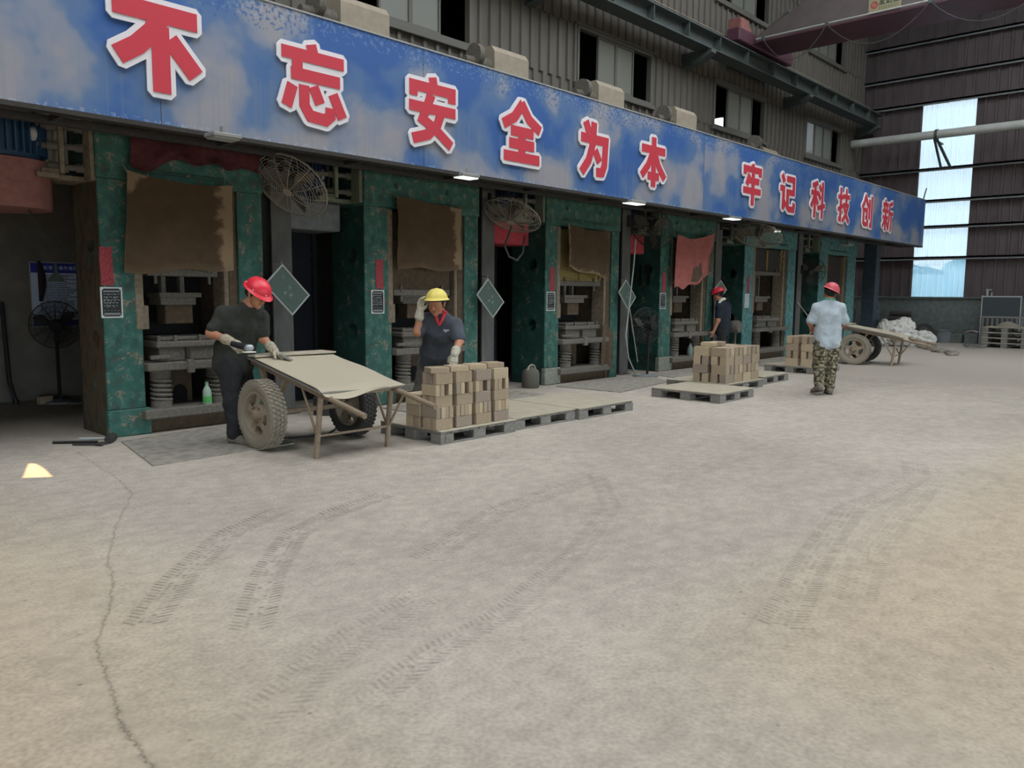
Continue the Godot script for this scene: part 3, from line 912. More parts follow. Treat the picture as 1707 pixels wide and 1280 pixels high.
func build_overhead() -> void:
	# crane runway beam along the upper wall
	var o := thing("runway_beam", "dark steel crane runway beam running along the ribbed wall above the windows", "beam")
	var mb := Mb.new()
	mb.ext(-14, 28.3, 7.04, 7.07, -9.95, -9.55, 0.004)
	mb.ext(-14, 28.3, 7.40, 7.43, -9.95, -9.55, 0.004)
	mb.ext(-14, 28.3, 7.07, 7.40, -9.77, -9.74)
	part(o, "beam", mb, M.steel_dark)
	for i in 30:
		mb = Mb.new()
		mb.ext(-13.5 + i * 1.4, -13.48 + i * 1.4, 7.07, 7.40, -9.74, -9.57)
		part(o, "stiffener", mb, M.steel_dark)
	mb = Mb.new()
	mb.ext(-14, 28.3, 7.43, 7.52, -9.78, -9.72, 0.01)
	part(o, "rail", mb, M.steel_dark)
	for h in [0.62, 0.72]:
		mb = Mb.new()
		mb.tube([Vector3(-14, 7.0 + h, -9.97), Vector3(28.3, 7.0 + h, -9.97)], 0.012, 6)
		part(o, "busbar", mb, M.wire_grey)
	for x in [0.4, 5.9, 11.4, 16.9, 22.4, 27.9]:
		mb = Mb.new()
		mb.prism(PackedVector2Array([Vector2(0, 0), Vector2(0.78, 0), Vector2(0.78, -0.08), Vector2(0.5, -0.24), Vector2(0, -0.32)]), -0.11, 0.11)
		var b := part(o, "bracket", mb, M.steel_dark)
		b.position = Vector3(x, 7.04, -10.3)
		b.rotation.y = -PI / 2
	# bridge crane girder
	var g := thing("crane_girder", "maroon and grey bridge crane girder crossing above the far end of the hall", "crane")
	mb = Mb.new()
	var w := PackedVector2Array([Vector2(9.55, 7.66), Vector2(9.55, 7.80), Vector2(8.2, 8.42), Vector2(-13.0, 8.42), Vector2(-13.0, 7.66)])
	mb.xf = Transform3D(Basis(Vector3(0, 0, -1), Vector3.UP, Vector3(1, 0, 0)), Vector3(19.0, 0, 0))
	mb.prism(w, 0.0, 1.2)
	mb.xf = Transform3D.IDENTITY
	part(g, "web", mb, M.girder)
	mb = Mb.new()
	mb.ext(18.92, 20.28, 7.62, 7.66, -9.58, 13.0)
	mb.ext(18.92, 20.28, 8.42, 8.45, -8.2, 13.0)
	part(g, "flange", mb, M.girder_under)
	mb = Mb.new()
	mb.tube([Vector3(18.90, 7.70, -9.5), Vector3(18.90, 7.70, 13)], 0.018, 6)
	part(g, "cable_track", mb, M.pipe_grey)
	var hz := [-9.3, -7.75, -5.55, -3.3, -1.0]
	for i in hz.size() - 1:
		mb = Mb.new()
		var pts := []
		for j in 13:
			var t := j / 12.0
			pts.append(Vector3(18.86, 7.66 - 0.62 * 4 * t * (1 - t), lerpf(hz[i], hz[i + 1], t)))
		mb.tube(pts, 0.010, 6)
		part(g, "festoon_cable", mb, M.cable)
		mb = Mb.new()
		mb.box(Vector3(18.88, 7.67, hz[i]), Vector3(0.06, 0.09, 0.09), 0.012)
		part(g, "cable_trolley", mb, M.steel_dark)
	mb = Mb.new()
	mb.tube([Vector3(19.15, 7.98, -9.3), Vector3(19.15, 8.22, -8.85)], 0.045, 10)
	mb.tube([Vector3(19.15, 8.19, -8.92), Vector3(19.15, 8.26, -8.78)], 0.065, 10)
	part(g, "junction_pipe", mb, M.post_grey)
	# end carriage on the rail
	mb = Mb.new()
	mb.ext(18.2, 21.2, 7.56, 7.86, -9.92, -9.58, 0.02)
	part(g, "end_carriage", mb, M.girder_under)
	mb = Mb.new()
	mb.ext(18.3, 18.72, 7.82, 8.12, -9.95, -9.6, 0.02)
	mb.tube([Vector3(18.75, 7.95, -9.78), Vector3(19.0, 7.95, -9.78)], 0.11, 12)
	part(g, "travel_motor", mb, M.motor_red)
	for x in [18.5, 20.9]:
		mb = Mb.new()
		mb.tube([Vector3(x, 7.62, -9.82), Vector3(x, 7.62, -9.68)], 0.1, 14)
		part(g, "wheel", mb, M.dark_steel)
	# maker's plate
	var tex := plate_print()
	var pm := mat("plate_print", "ffffff", 0.6)
	pm.albedo_texture = tex
	mb = Mb.new()
	mb.ext(18.965, 18.992, 7.72, 8.04, -6.86, -6.18)
	var pl := solo("maker_plate", mb, mat("plate_back", "a09a78", 0.6), "cream maker's plate with round red mark on the crane girder", "sign")
	mb = Mb.new()
	mb.uquad(Vector3(18.962, 7.73, -6.85), Vector3(18.962, 7.73, -6.19), Vector3(18.962, 8.03, -6.19), Vector3(18.962, 8.03, -6.85))
	part(pl, "print", mb, pm)
	# long duct across the far wall, with its strut
	var d := thing("duct", "long pale grey duct pipe crossing in front of the far wall", "duct")
	mb = Mb.new()
	mb.tube([Vector3(27.5, 6.46, -10.24), Vector3(27.5, 6.46, 14)], 0.13, 16)
	part(d, "pipe", mb, M.pipe_grey)
	mb = Mb.new()
	mb.tube([Vector3(27.5, 6.46, -7.7), Vector3(27.5, 6.46, -7.62)], 0.16, 16)
	part(d, "clamp", mb, M.steel_dark)
	mb = Mb.new()
	mb.bar(Vector3(27.5, 6.35, -7.72), Vector3(28.4, 5.56, -7.72), 0.06, 0.06)
	mb.bar(Vector3(27.62, 6.3, -7.72), Vector3(28.42, 6.3, -7.72), 0.05, 0.05)
	mb.bar(Vector3(27.5, 6.35, -7.66), Vector3(28.4, 5.56, -7.45), 0.06, 0.06)
	part(d, "strut", mb, M.steel_dark)

# strokes of simple glyphs drawn as thick lines on an image
func draw_line(im: Image, p: Vector2, q: Vector2, r: float, c: Color) -> void:
	var m := int(p.distance_to(q)) + 1
	for i in m + 1:
		var s := p.lerp(q, float(i) / m)
		im.fill_rect(Rect2i(int(s.x - r), int(s.y - r), maxi(1, int(r * 2)), maxi(1, int(r * 2))), c)

func draw_glyph(im: Image, g: String, at: Vector2, size: Vector2, r: float, c: Color) -> void:
	for s in GLYPHS[g]:
		for i in s.size() - 1:
			draw_line(im, at + Vector2(s[i].x, 1 - s[i].y) * size, at + Vector2(s[i + 1].x, 1 - s[i + 1].y) * size, r, c)

func plate_print() -> ImageTexture:
	var im := Image.create(256, 112, false, Image.FORMAT_RGB8)
	im.fill(Color("938d6e"))
	var red := Color("a03a38")
	for a in 64:
		var d := Vector2.from_angle(TAU * a / 64.0)
		draw_line(im, Vector2(44, 56) + d * 20, Vector2(44, 56) + d * 27, 2.5, red)
	draw_line(im, Vector2(34, 66), Vector2(54, 46), 4, red)
	var ink := Color("3c4634")
	draw_glyph(im, "long", Vector2(84, 12), Vector2(48, 52), 4, ink)
	draw_glyph(im, "da", Vector2(140, 12), Vector2(48, 52), 4, ink)
	draw_glyph(im, "zhong", Vector2(196, 12), Vector2(48, 52), 3, ink)
	for i in 9:
		im.fill_rect(Rect2i(86 + i * 18, 78, 11, 3), ink)
		im.fill_rect(Rect2i(86 + i * 18, 78, 3, 20), ink)
		im.fill_rect(Rect2i(86 + i * 18 + (i % 3) * 4, 95, 9, 3), ink)
	return ImageTexture.create_from_image(im)

# ---------------------------------------------------------------- fascia and its characters
func fascia_print(seed_: int) -> ImageTexture:
	var W := 2048
	var H := 224
	var a := noise(0.0042, seed_, 2).get_image(W, H)
	var b := noise(0.014, seed_ + 5, 3).get_image(W, H)
	var c := noise(0.09, seed_ + 9, 3).get_image(W, H)
	for im in [a, b, c]:
		im.convert(Image.FORMAT_L8)
	var da: PackedByteArray = a.get_data()
	var db: PackedByteArray = b.get_data()
	var dc: PackedByteArray = c.get_data()
	var deep := Color("345f9f")
	var mid := Color("55749f")
	var cloud := Color("848da0")
	var tan_ := Color("96969c")
	var pale := Color("a9b6cc")
	var out := PackedByteArray()
	out.resize(W * H * 3)
	for y in H:
		var t := float(y) / H
		for x in W:
			var i := y * W + x
			var q := (da[i] - 128) / 128.0 + (db[i] - 128) / 420.0
			q += 0.5 * (t - 0.45)
			var col: Color
			if q < 0.0:
				col = deep.lerp(mid, smoothstep(-0.55, 0.0, q))
			elif q < 0.4:
				col = mid.lerp(cloud, smoothstep(0.0, 0.4, q))
			else:
				col = cloud.lerp(tan_, smoothstep(0.4, 0.75, q))
			var s := (dc[i] - 128) / 128.0
			if t < 0.14 and s > 0.2 + t * 2.0:
				col = col.lerp(pale, 0.35)
			elif t < 0.2 and s < -0.2 - t:
				col = col.lerp(deep, 0.7)
			if t > 0.97 and s > 0.3:
				col = col.lerp(pale, 0.5)
			var st := (dc[(H / 2) * W + x] - 128) / 128.0
			if st > 0.24 and t > 0.55:
				col = col.lerp(Color("7f8894"), 0.22)
			out[i * 3] = int(col.r * 255)
			out[i * 3 + 1] = int(col.g * 255)
			out[i * 3 + 2] = int(col.b * 255)
	return ImageTexture.create_from_image(Image.create_from_data(W, H, false, Image.FORMAT_RGB8, out))

func build_sign() -> void:
	var z := -7.3
	var edges := [-13.9, -9.0, -4.2, 0.6, 3.2, 6.28, 9.52, 12.77, 15.95, 19.15, 22.35, 25.57]  # left end runs on unseen, lengthened to shade the left corner
	var o := thing("signboard", "long blue cloud-painted fascia board over the row of presses", "signboard")
	var ms := []
	for k in 2:
		var m := mat("fascia_%d" % k, "ffffff", 0.5)
		m.albedo_texture = fascia_print(31 + k * 8)
		ms.append(m)
	var y0 := 2.93
	var y1 := 4.26
	for i in edges.size() - 1:
		var a: float = edges[i] + 0.003
		var b: float = edges[i + 1] - 0.003
		var k := 0 if i < 7 else 1
		var lo: float = 0.6 if k == 0 else 12.77
		var hi: float = 12.77 if k == 0 else 25.57
		var mb := Mb.new()
		mb.uquad(Vector3(a, y0, z), Vector3(b, y0, z), Vector3(b, y1, z), Vector3(a, y1, z), Vector2((a - lo) / (hi - lo), 1), Vector2((b - lo) / (hi - lo), 1), Vector2((b - lo) / (hi - lo), 0), Vector2((a - lo) / (hi - lo), 0))
		part(o, "panel", mb, ms[k])
	var mb2 := Mb.new()
	mb2.ext(-13.9, 25.57, y0, y1, z - 0.10, z - 0.004)
	part(o, "backing", mb2, M.steel_dark)
	mb2 = Mb.new()
	mb2.ext(-13.9, 25.57, y1, y1 + 0.015, z - 0.06, z + 0.012)
	part(o, "top_edge", mb2, M.frame_grey)
	mb2 = Mb.new()
	mb2.ext(-13.9, 25.57, y0 - 0.04, y0, z - 0.12, z + 0.004)
	part(o, "bottom_edge", mb2, M.dark_steel)
	mb2 = Mb.new()
	mb2.tube([Vector3(25.45, 4.2, z - 0.05), Vector3(25.75, 4.62, z - 0.05)], 0.02, 6)
	part(o, "rod", mb2, M.steel_dark)
	# dark soffit frame behind the lower edge
	mb2 = Mb.new()
	for i in 17:
		mb2.ext(0.9 + i * 1.53, 0.95 + i * 1.53, 2.9, 2.95, -7.78, z - 0.1)
	mb2.ext(-13.9, 25.3, 2.88, 2.95, -7.83, -7.77)
	part(o, "bracing", mb2, M.dark_steel)
	mb2 = Mb.new()
	mb2.ext(23.2, 25.5, 2.95, 3.0, -8.28, z - 0.1)
	part(o, "soffit", mb2, M.steel_dark)
	var chars := [["bu", 2.70, 3.65, 0.080], ["wang", 4.31, 5.24, 0.060], ["an", 5.94, 6.85, 0.060], ["quan", 7.49, 8.42, 0.066], ["wei", 9.10, 9.96, 0.066], ["ben", 10.66, 11.55, 0.062],
		["lao", 14.08, 15.02, 0.06], ["ji", 15.69, 16.59, 0.06], ["ke", 17.24, 18.18, 0.052], ["skill", 18.78, 19.66, 0.05], ["chuang", 20.34, 21.22, 0.052], ["xin", 21.80, 22.76, 0.046]]
	var nth := ["leftmost and boldest", "second from the left", "third from the left", "fourth from the left", "fifth from the left", "sixth from the left", "seventh from the left", "eighth from the left", "ninth from the left", "tenth from the left", "eleventh from the left", "rightmost"]
	for i in chars.size():
		var c: Array = chars[i]
		sign_letter(c[0], c[1], c[2], 3.1, 4.03, c[3], z, "red and white character on the blue fascia, %s" % nth[i])

func sign_letter(g: String, x0: float, x1: float, y0: float, y1: float, hw: float, z: float, label: String) -> void:
	var border := 0.047
	var o := thing("sign_character", label, "sign letter", Vector3((x0 + x1) / 2, (y0 + y1) / 2, z), 0.0, "raised characters on the blue fascia")
	var pad := hw * 0.8 + border
	var w := x1 - x0 - pad * 2
	var h := y1 - y0 - pad * 2
	var red := Mb.new()
	var white := Mb.new()
	var n := 0
	for s in GLYPHS[g]:
		var pl := PackedVector2Array()
		for p in s:
			pl.push_back(Vector2((p.x - 0.5) * w, (p.y - 0.5) * h))
		var first := (pl[1] - pl[0]).normalized()
		pl[0] -= first * hw * 0.35
		var m := pl.size()
		pl[m - 1] += (pl[m - 1] - pl[m - 2]).normalized() * hw * 0.35
		n += 1
		for poly in Geometry2D.offset_polyline(pl, hw, Geometry2D.JOIN_MITER, Geometry2D.END_BUTT):
			red.prism(poly, 0.034, 0.040 + n * 0.0002)
			for wide in Geometry2D.offset_polygon(poly, border, Geometry2D.JOIN_ROUND):
				white.prism(wide, 0.012, 0.033 + n * 0.0002 - 0.002)
	part(o, "white_backing", white, M.white_plate)
	part(o, "red_face", red, M.letter_red)

# ---------------------------------------------------------------- presses
func notice_print(light: bool, seed_: int) -> ImageTexture:
	var im := Image.create(128, 192, false, Image.FORMAT_RGB8)
	var bg := Color("b8c2c6") if light else Color("17191b")
	var ink := Color("5c666a") if light else Color("b9bfbe")
	var r := RandomNumberGenerator.new()
	r.seed = seed_
	im.fill(Color("c4c8c6"))
	im.fill_rect(Rect2i(8, 8, 112, 176), bg)
	for c in [Vector2i(8, 8), Vector2i(112, 8), Vector2i(8, 176), Vector2i(112, 176)]:
		im.fill_rect(Rect2i(c, Vector2i(8, 8)), Color("c4c8c6"))
	for y in [22, 162, 172]:
		for x in 12:
			im.fill_rect(Rect2i(18 + x * 8, y, 6, 6 if y != 172 else 3), ink)
	for row in 5:
		var y := 42 + row * 18
		var x := 18
		while x < 104:
			var w := r.randi_range(4, 16)
			im.fill_rect(Rect2i(x, y, w, 2 + (r.randi() % 3)), ink)
			if r.randf() < 0.35:
				im.fill_rect(Rect2i(x, y, 2, 14), ink)
			x += w + r.randi_range(3, 9)
	for k in 5:
		im.fill_rect(Rect2i(20 + k * 20, 144, 4, 4), ink)
	return ImageTexture.create_from_image(im)

func helix(c: Vector3, r: float, h: float, turns: int, w: float) -> Mb:
	var mb := Mb.new()
	var pts := []
	var m := turns * 14
	for i in m + 1:
		var a := TAU * turns * i / m
		pts.append(c + Vector3(cos(a) * r, h * i / m, sin(a) * r))
	mb.tube(pts, w, 6)
	return mb

func press(i: int, x0: float, x1: float, wl: float, wr: float, c: Dictionary) -> void:
	var W := x1 - x0
	var paint: Material = M.teal_paint if c.get("teal") else M.green_paint
	var o := thing("brick_press", "tall %s brick press, %s" % ["pale teal" if c.get("teal") else "worn green", c.say], "press", Vector3(x0, 0, -8.15), 0.0, "brick presses under the fascia")
	var top: float = 3.05 if i == 0 else 3.35
	var d := -0.72
	var mb := Mb.new()
	# columns; the left ones show lightening holes in their flank
	var flank := CSGCombiner3D.new()
	flank.name = "column"
	flank.material_override = M.rust_flank if i == 0 else M.green_side
	o.add_child(flank, true)
	var b := CSGBox3D.new()
	b.name = "flank"
	b.size = Vector3(wl - 0.02, top, 0.70)
	b.position = Vector3(wl / 2 + 0.01, top / 2, -0.37)
	flank.add_child(b)
	for y in [0.95, 1.92]:
		var h := CSGCylinder3D.new()
		h.name = "hole"
		h.radius = 0.10
		h.height = 0.56
		h.sides = 20
		h.operation = CSGShape3D.OPERATION_SUBTRACTION
		h.rotation_degrees = Vector3(0, 0, 90)
		h.position = Vector3(0.0, y, -0.30)
		flank.add_child(h)
	mb = Mb.new()
	mb.ext(0, wl, 0.27, 2.52, -0.03, 0.0, 0.008)
	part(o, "face_plate", mb, paint)
	mb = Mb.new()
	mb.ext(-0.01, wl + 0.04, 0, 0.27, -0.06, 0.03, 0.012)
	part(o, "foot", mb, paint if i < 2 else M.dusty_green)
	mb = Mb.new()
	mb.ext(W - wr, W, 0, top, d, -0.03, 0.01)
	part(o, "column", mb, M.dust_brown)
	mb = Mb.new()
	mb.ext(W - wr + 0.10 * c.get("dust", 1.0), W, 0.0, 2.52, -0.032, 0.002, 0.008)
	part(o, "face_plate", mb, paint)
	if i == 3:
		for q in [[1.62, 2.0, -0.48, -0.42], [1.62, 2.0, -0.30, -0.24]]:
			mb = Mb.new()
			mb.ext(-0.002, 0.012, q[0], q[1], q[2], q[3], 0.002)
			part(o, "vent_slot", mb, M.black)
		mb = Mb.new()
		mb.ext(-0.012, 0.01, 0.9, 0.93, -0.7, -0.03)
		mb.ext(-0.012, 0.01, 0.3, 0.33, -0.7, -0.03)
		part(o, "flank_rib", mb, M.green_side)
	mb = Mb.new()
	mb.ext(wl - 0.06, wl + 0.02, 1.06, 2.5, -0.16, 0.006, 0.006)
	mb.ext(wl - 0.02, wl + 0.075, 1.06, 1.3, -0.2, -0.02, 0.006)
	part(o, "guide_strip", mb, M.bare_edge)
	mb = Mb.new()
	mb.ext(W - wr - 0.05, W - wr + 0.01, 0.7, 2.5, -0.3, -0.04, 0.006)
	part(o, "guide_strip", mb, M.bare_edge)
	# crown
	mb = Mb.new()
	mb.ext(-0.005, W + 0.01, 2.52, top, d, 0.02, 0.012)
	var cr := part(o, "crown", mb, paint)
	mb = Mb.new()
	for x in [0.25, 0.7]:
		mb.tube([Vector3(W * x, 2.8, 0.018), Vector3(W * x, 2.8, 0.034)], 0.03, 10)
	mb.ext(wl + 0.05, W - wr - 0.05, 2.60, 2.64, 0.02, 0.035, 0.005)
	part(cr, "boss", mb, M.green_side)
	# back plate closes the opening
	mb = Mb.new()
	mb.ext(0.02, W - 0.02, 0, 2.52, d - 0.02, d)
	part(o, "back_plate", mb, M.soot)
	# ram with its upper die
	var ix := wl
	var iw := W - wl - wr
	mb = Mb.new()
	mb.ext(ix + 0.06, ix + iw - 0.06, c.get("ram", 1.62), 2.5, -0.55, -0.12, 0.012)
	var ram := part(o, "ram", mb, M.dark_steel if i >= 4 else (M.yellow_rust if c.get("rusty") else M.dust_brown))
	mb = Mb.new()
	var ry: float = c.get("ram", 1.62)
	mb.ext(ix + 0.1, ix + iw - 0.1, ry - 0.04, ry + 0.04, -0.56, -0.08, 0.006)
	for x in [0.2, 0.8]:
		mb.tube([Vector3(ix + iw * x, ry - 0.12, -0.1), Vector3(ix + iw * x, ry + 0.1, -0.1)], 0.018, 8)
		mb.box(Vector3(ix + iw * x, ry + 0.02, -0.09), Vector3(0.07, 0.05, 0.05), 0.008)
	part(ram, "clamp_bar", mb, M.dusty_steel)
	if c.get("rusty"):
		for q in 3:
			mb = Mb.new()
			var qx := ix + 0.08 + (iw - 0.2) * q / 2.0
			mb.ext(qx, qx + 0.05, ry + 0.06, 2.48, -0.125, -0.09, 0.006)
			for e in 6:
				if q != 1:
					mb.box(Vector3(qx + 0.025, ry + 0.15 + e * 0.13, -0.085), Vector3(0.06, 0.05, 0.04), 0.01)
			part(ram, "bolt_rail", mb, M.yellow_rust)
	var mx := ix + iw * 0.48
	mb = Mb.new()
	for s in [-0.1, 0.1]:
		mb.ext(mx + s - 0.025, mx + s + 0.025, 1.30, ry, -0.38, -0.3, 0.005)
	mb.ext(mx - iw * 0.22, mx + iw * 0.26, 1.38, 1.43, -0.5, -0.16, 0.006)
	mb.ext(mx - iw * 0.2, mx + iw * 0.2, 1.30, 1.38, -0.48, -0.18, 0.006)
	part(ram, "upper_die", mb, M.dusty_steel)
	mb = Mb.new()
	mb.ext(mx - 0.13, mx + 0.17, 1.10, 1.30, -0.44, -0.22, 0.01)
	part(ram, "punch", mb, M.dust_brown)
	# bed, springs, table and die box
	mb = Mb.new()
	mb.ext(ix + 0.02, ix + iw + 0.04, 0.0, 0.16, -0.68, -0.05, 0.008)
	part(o, "base", mb, M.dust_brown)
	mb = Mb.new()
	mb.ext(ix - 0.05, ix + iw + 0.02, 0.15, 0.25, -0.7, 0.10, 0.012)
	part(o, "bed", mb, M.dusty_steel)
	mb = Mb.new()
	mb.ext(ix, ix + iw + 0.05, 0.635, 0.72, -0.62, 0.09, 0.012)
	mb.ext(ix + iw * 0.42, ix + iw * 0.5, 0.6, 0.74, 0.05, 0.11, 0.008)
	part(o, "table", mb, M.dusty_steel)
	for s in [0.2, 0.84]:
		var sc := Vector3(ix + iw * s, 0.25, -0.08)
		var e := part(o, "spring_post", Mb.new(), M.dusty_steel)
		var lm := Mb.new()
		lm.xf = Transform3D(Basis.IDENTITY, sc)
		lm.tube([Vector3.ZERO, Vector3(0, 0.39, 0)], 0.06, 14)
		lm.lathe([Vector2(0, 0), Vector2(0.105, 0), Vector2(0.105, 0.07), Vector2(0, 0.07)], 18)
		lm.lathe([Vector2(0, 0.30), Vector2(0.105, 0.30), Vector2(0.105, 0.39), Vector2(0, 0.39)], 18)
		e.mesh = lm.mesh()
		part(e, "spring", helix(sc + Vector3(0, 0.07, 0), 0.092, 0.24, 5, 0.02), M.dusty_steel)
	mb = Mb.new()
	mb.ext(mx - iw * 0.3, mx + iw * 0.34, 0.72, 0.86, -0.5, -0.04, 0.01)
	mb.ext(mx - iw * 0.34, mx + iw * 0.38, 0.86, 0.93, -0.54, 0.0, 0.015)
	mb.ext(mx - iw * 0.28, mx + iw * 0.32, 0.93, 0.975, -0.48, -0.06, 0.012)
	mb.ext(mx - iw * 0.42, mx - iw * 0.2, 0.75, 0.79, -0.03, 0.03, 0.008)
	var db := part(o, "die_box", mb, M.dusty_steel)
	mb = Mb.new()
	mb.ext(mx - 0.2, mx + 0.22, 0.976, 0.98, -0.38, -0.14)
	mb.ext(mx - 0.02, mx + 0.02, 0.74, 0.87, -0.04, 0.0, 0.005)
	part(db, "mould_cavity", mb, M.dark_steel)
	mb = Mb.new()
	for x in [-0.3, -0.12, 0.16, 0.34]:
		mb.tube([Vector3(mx + iw * x, 0.9, -0.04), Vector3(mx + iw * x, 0.99, -0.04)], 0.02, 6)
	part(db, "bolt", mb, M.dusty_steel)
	# dark tunnel below the table
	mb = Mb.new()
	mb.ext(ix + iw * 0.36, ix + iw * 0.66, 0.25, 0.63, -0.5, -0.3, 0.01)
	part(o, "ejector_box", mb, M.dust_brown)
	mb = Mb.new()
	mb.xf = Transform3D(Basis.IDENTITY, Vector3(ix + iw * 0.51, 0.25, -0.3))
	mb.prism(PackedVector2Array([Vector2(-0.08, 0), Vector2(0.08, 0), Vector2(0.08, 0.12), Vector2(0.05, 0.18), Vector2(0, 0.2), Vector2(-0.05, 0.18), Vector2(-0.08, 0.12)]), 0.0, 0.006)
	part(o, "ejector_hatch", mb, M.black)
	# motor bracket on the left flank
	if c.get("motor", true):
		mb = Mb.new()
		mb.ext(-0.32, 0.0, 2.55, 2.60, -0.62, -0.25, 0.006)
		mb.ext(-0.55, -0.32, 2.55, 2.60, -0.30, -0.14, 0.006)
		mb.ext(-0.05, 0.03, 2.55, 3.2, -0.2, -0.02, 0.006)
		mb.ext(-0.30, -0.25, 2.6, 3.15, -0.22, -0.17, 0.004)
		mb.ext(-0.48, -0.25, 2.6, 2.64, -0.24, -0.19, 0.004)
		if i == 0:
			for vi in mb.v.size():
				mb.v[vi] = Vector3(mb.v[vi].x * 0.85, mb.v[vi].y - 0.06, mb.v[vi].z)
		part(o, "motor_bracket", mb, M.pale_green if i else M.bare_edge)
		for y in ([2.61, 2.80, 2.98] if i == 0 else [2.68, 2.88, 3.08]):
			mb = Mb.new()
			mb.tube([Vector3(-0.42 if i == 0 else -0.5, y, -0.3), Vector3(0.02, y, -0.2)], 0.030, 10)
			mb.tube([Vector3(-0.1, y, -0.23), Vector3(-0.02, y, -0.21)], 0.045, 6)
			mb.tube([Vector3(-0.33, y, -0.27), Vector3(-0.22, y, -0.245)], 0.045, 6)
			part(o, "tie_rod", mb, M.dusty_steel)
	# notice and red paper
	var nx: float = c.get("nx", 0.0) + x0
	var nm := mat("notice_print_%d" % i, "ffffff", 0.6)
	nm.albedo_texture = notice_print(i == 4, i + 50)
	if c.get("notice", true):
		mb = Mb.new()
		mb.ext(0, 0.205, 0, 0.30, 0, 0.005)
		var p := solo("notice_plate", mb, M.frame_grey, "%s notice plate with white rim on the left column of the %s press" % ["pale" if i == 4 else "small black", c.nth], "notice", Vector3(nx, 1.18, -8.149), 0.0, "notice plates on the presses")
		mb = Mb.new()
		mb.uquad(Vector3(0.002, 0.002, 0.0055), Vector3(0.203, 0.002, 0.0055), Vector3(0.203, 0.298, 0.0055), Vector3(0.002, 0.298, 0.0055))
		part(p, "print", mb, nm)
		mb = Mb.new()
		var rw := 0.12
		mb.sheet(func(u, v): return Vector3(u * rw + sin(v * 7.0 + i) * 0.004, v * 0.37 + sin(u * 9.0 + i) * 0.008 * v, 0.004 + 0.006 * sin(u * 5.0) * v), 4, 8, 0.002)
		solo("paper_strip", mb, M.red_paper, "faded red paper strip pasted above the notice of the %s press" % c.nth, "paper strip", Vector3(nx + (0.01 if i == 0 else 0.075), 1.495, -8.147), 0.0, "red paper strips on the presses")

func motor(x: float, z: float, body: Material, say: String, finned: bool) -> void:
	var o := thing("electric_motor", say, "motor", Vector3(x, 2.2, z), 0.0, "motors beside the presses")
	var r := 0.42 if finned else 0.3
	var mb := Mb.new()
	if finned:
		mb.lathe([Vector2(0, 0), Vector2(r + 0.03, 0), Vector2(r + 0.04, 0.03), Vector2(r + 0.04, 0.44), Vector2(r - 0.04, 0.46), Vector2(0, 0.46)], 28)
	else:
		mb.ext(-0.42, 0.42, 0.0, 0.34, -0.3, 0.28, 0.02)
	part(o, "lower_guard", mb, body)
	mb = Mb.new()
	mb.lathe([Vector2(0, 0.46), Vector2(r - 0.03, 0.46), Vector2(r - 0.03, 0.82), Vector2(0, 0.82)] if finned else [Vector2(0, 0.34), Vector2(r - 0.05, 0.34), Vector2(r - 0.05, 0.9), Vector2(0, 0.9)], 28)
	part(o, "motor_body", mb, M.motor_blue)
	mb = Mb.new()
	for k in 40:
		var a := TAU * k / 40
		var e := Vector3(cos(a), 0, -sin(a))
		mb.bar(e * (r - 0.01) + Vector3(0, 0.5 if finned else 0.4, 0), e * (r - 0.01) + Vector3(0, 0.80 if finned else 0.88, 0), 0.012, 0.06, 0.0, e)
	part(o, "cooling_fins", mb, M.motor_blue)
	mb = Mb.new()
	var ct := 0.81 if finned else 0.89
	mb.lathe([Vector2(r - 0.02, ct), Vector2(r + 0.03, ct + 0.01), Vector2(r + 0.03, ct + 0.05), Vector2(r - 0.08, ct + 0.1), Vector2(0, ct + 0.11)], 28)
	part(o, "fan_cowl", mb, M.guard_grey)
	mb = Mb.new()
	mb.ball(Vector3(r * 0.55, 0.68, r * 0.85), Vector3(0.04, 0.07, 0.05), 10)
	part(o, "terminal_box", mb, M.frame_grey)
	if not finned:
		mb = Mb.new()
		mb.ext(-0.25, 0.25, 0.3, 0.42, -0.24, 0.24, 0.02)
		part(o, "flange", mb, M.guard_grey)

# oily brown canvas with dry pale patches left at the edges
func canvas_print(seed_: int, stain: int) -> StandardMaterial3D:
	var W := 256
	var a := noise(0.02, seed_ + 200, 4).get_image(W, W)
	var b := noise(0.09, seed_ + 210, 3).get_image(W, W)
	a.convert(Image.FORMAT_L8)
	b.convert(Image.FORMAT_L8)
	var im := Image.create(W, W, false, Image.FORMAT_RGB8)
	for y in W:
		for x in W:
			var n := a.get_pixel(x, y).r - 0.5
			var f := b.get_pixel(x, y).r - 0.5
			var u := x / 256.0
			var v := y / 256.0
			var col := Color("42331f").lerp(Color("523f2b"), clampf(0.5 + n * 0.7 + 0.15 * f, 0, 1))
			var d := 9.0
			if stain >= 1:
				d = minf(d, (1.0 - u) - 0.10 - 0.10 * maxf(0.0, 0.5 - v))
			if stain == 2:
				d = minf(d, u * 1.2 + v * 0.9 - 0.17)
			if stain == 0:
				d = minf(d, minf(u - 0.015, 0.97 - v))
			d += n * 0.14 + f * 0.015
			if d < 0.05:
				col = col.lerp(Color("88735a"), clampf((0.05 - d) / 0.06, 0, 1) * 0.9)
			if v > 0.9:
				col = col.lerp(Color("6a5c4c"), (v - 0.9) * 4.0)
			im.set_pixel(x, y, col)
	var m := mat("canvas_%d" % seed_, "ffffff", 0.95)
	m.albedo_texture = ImageTexture.create_from_image(im)
	return m

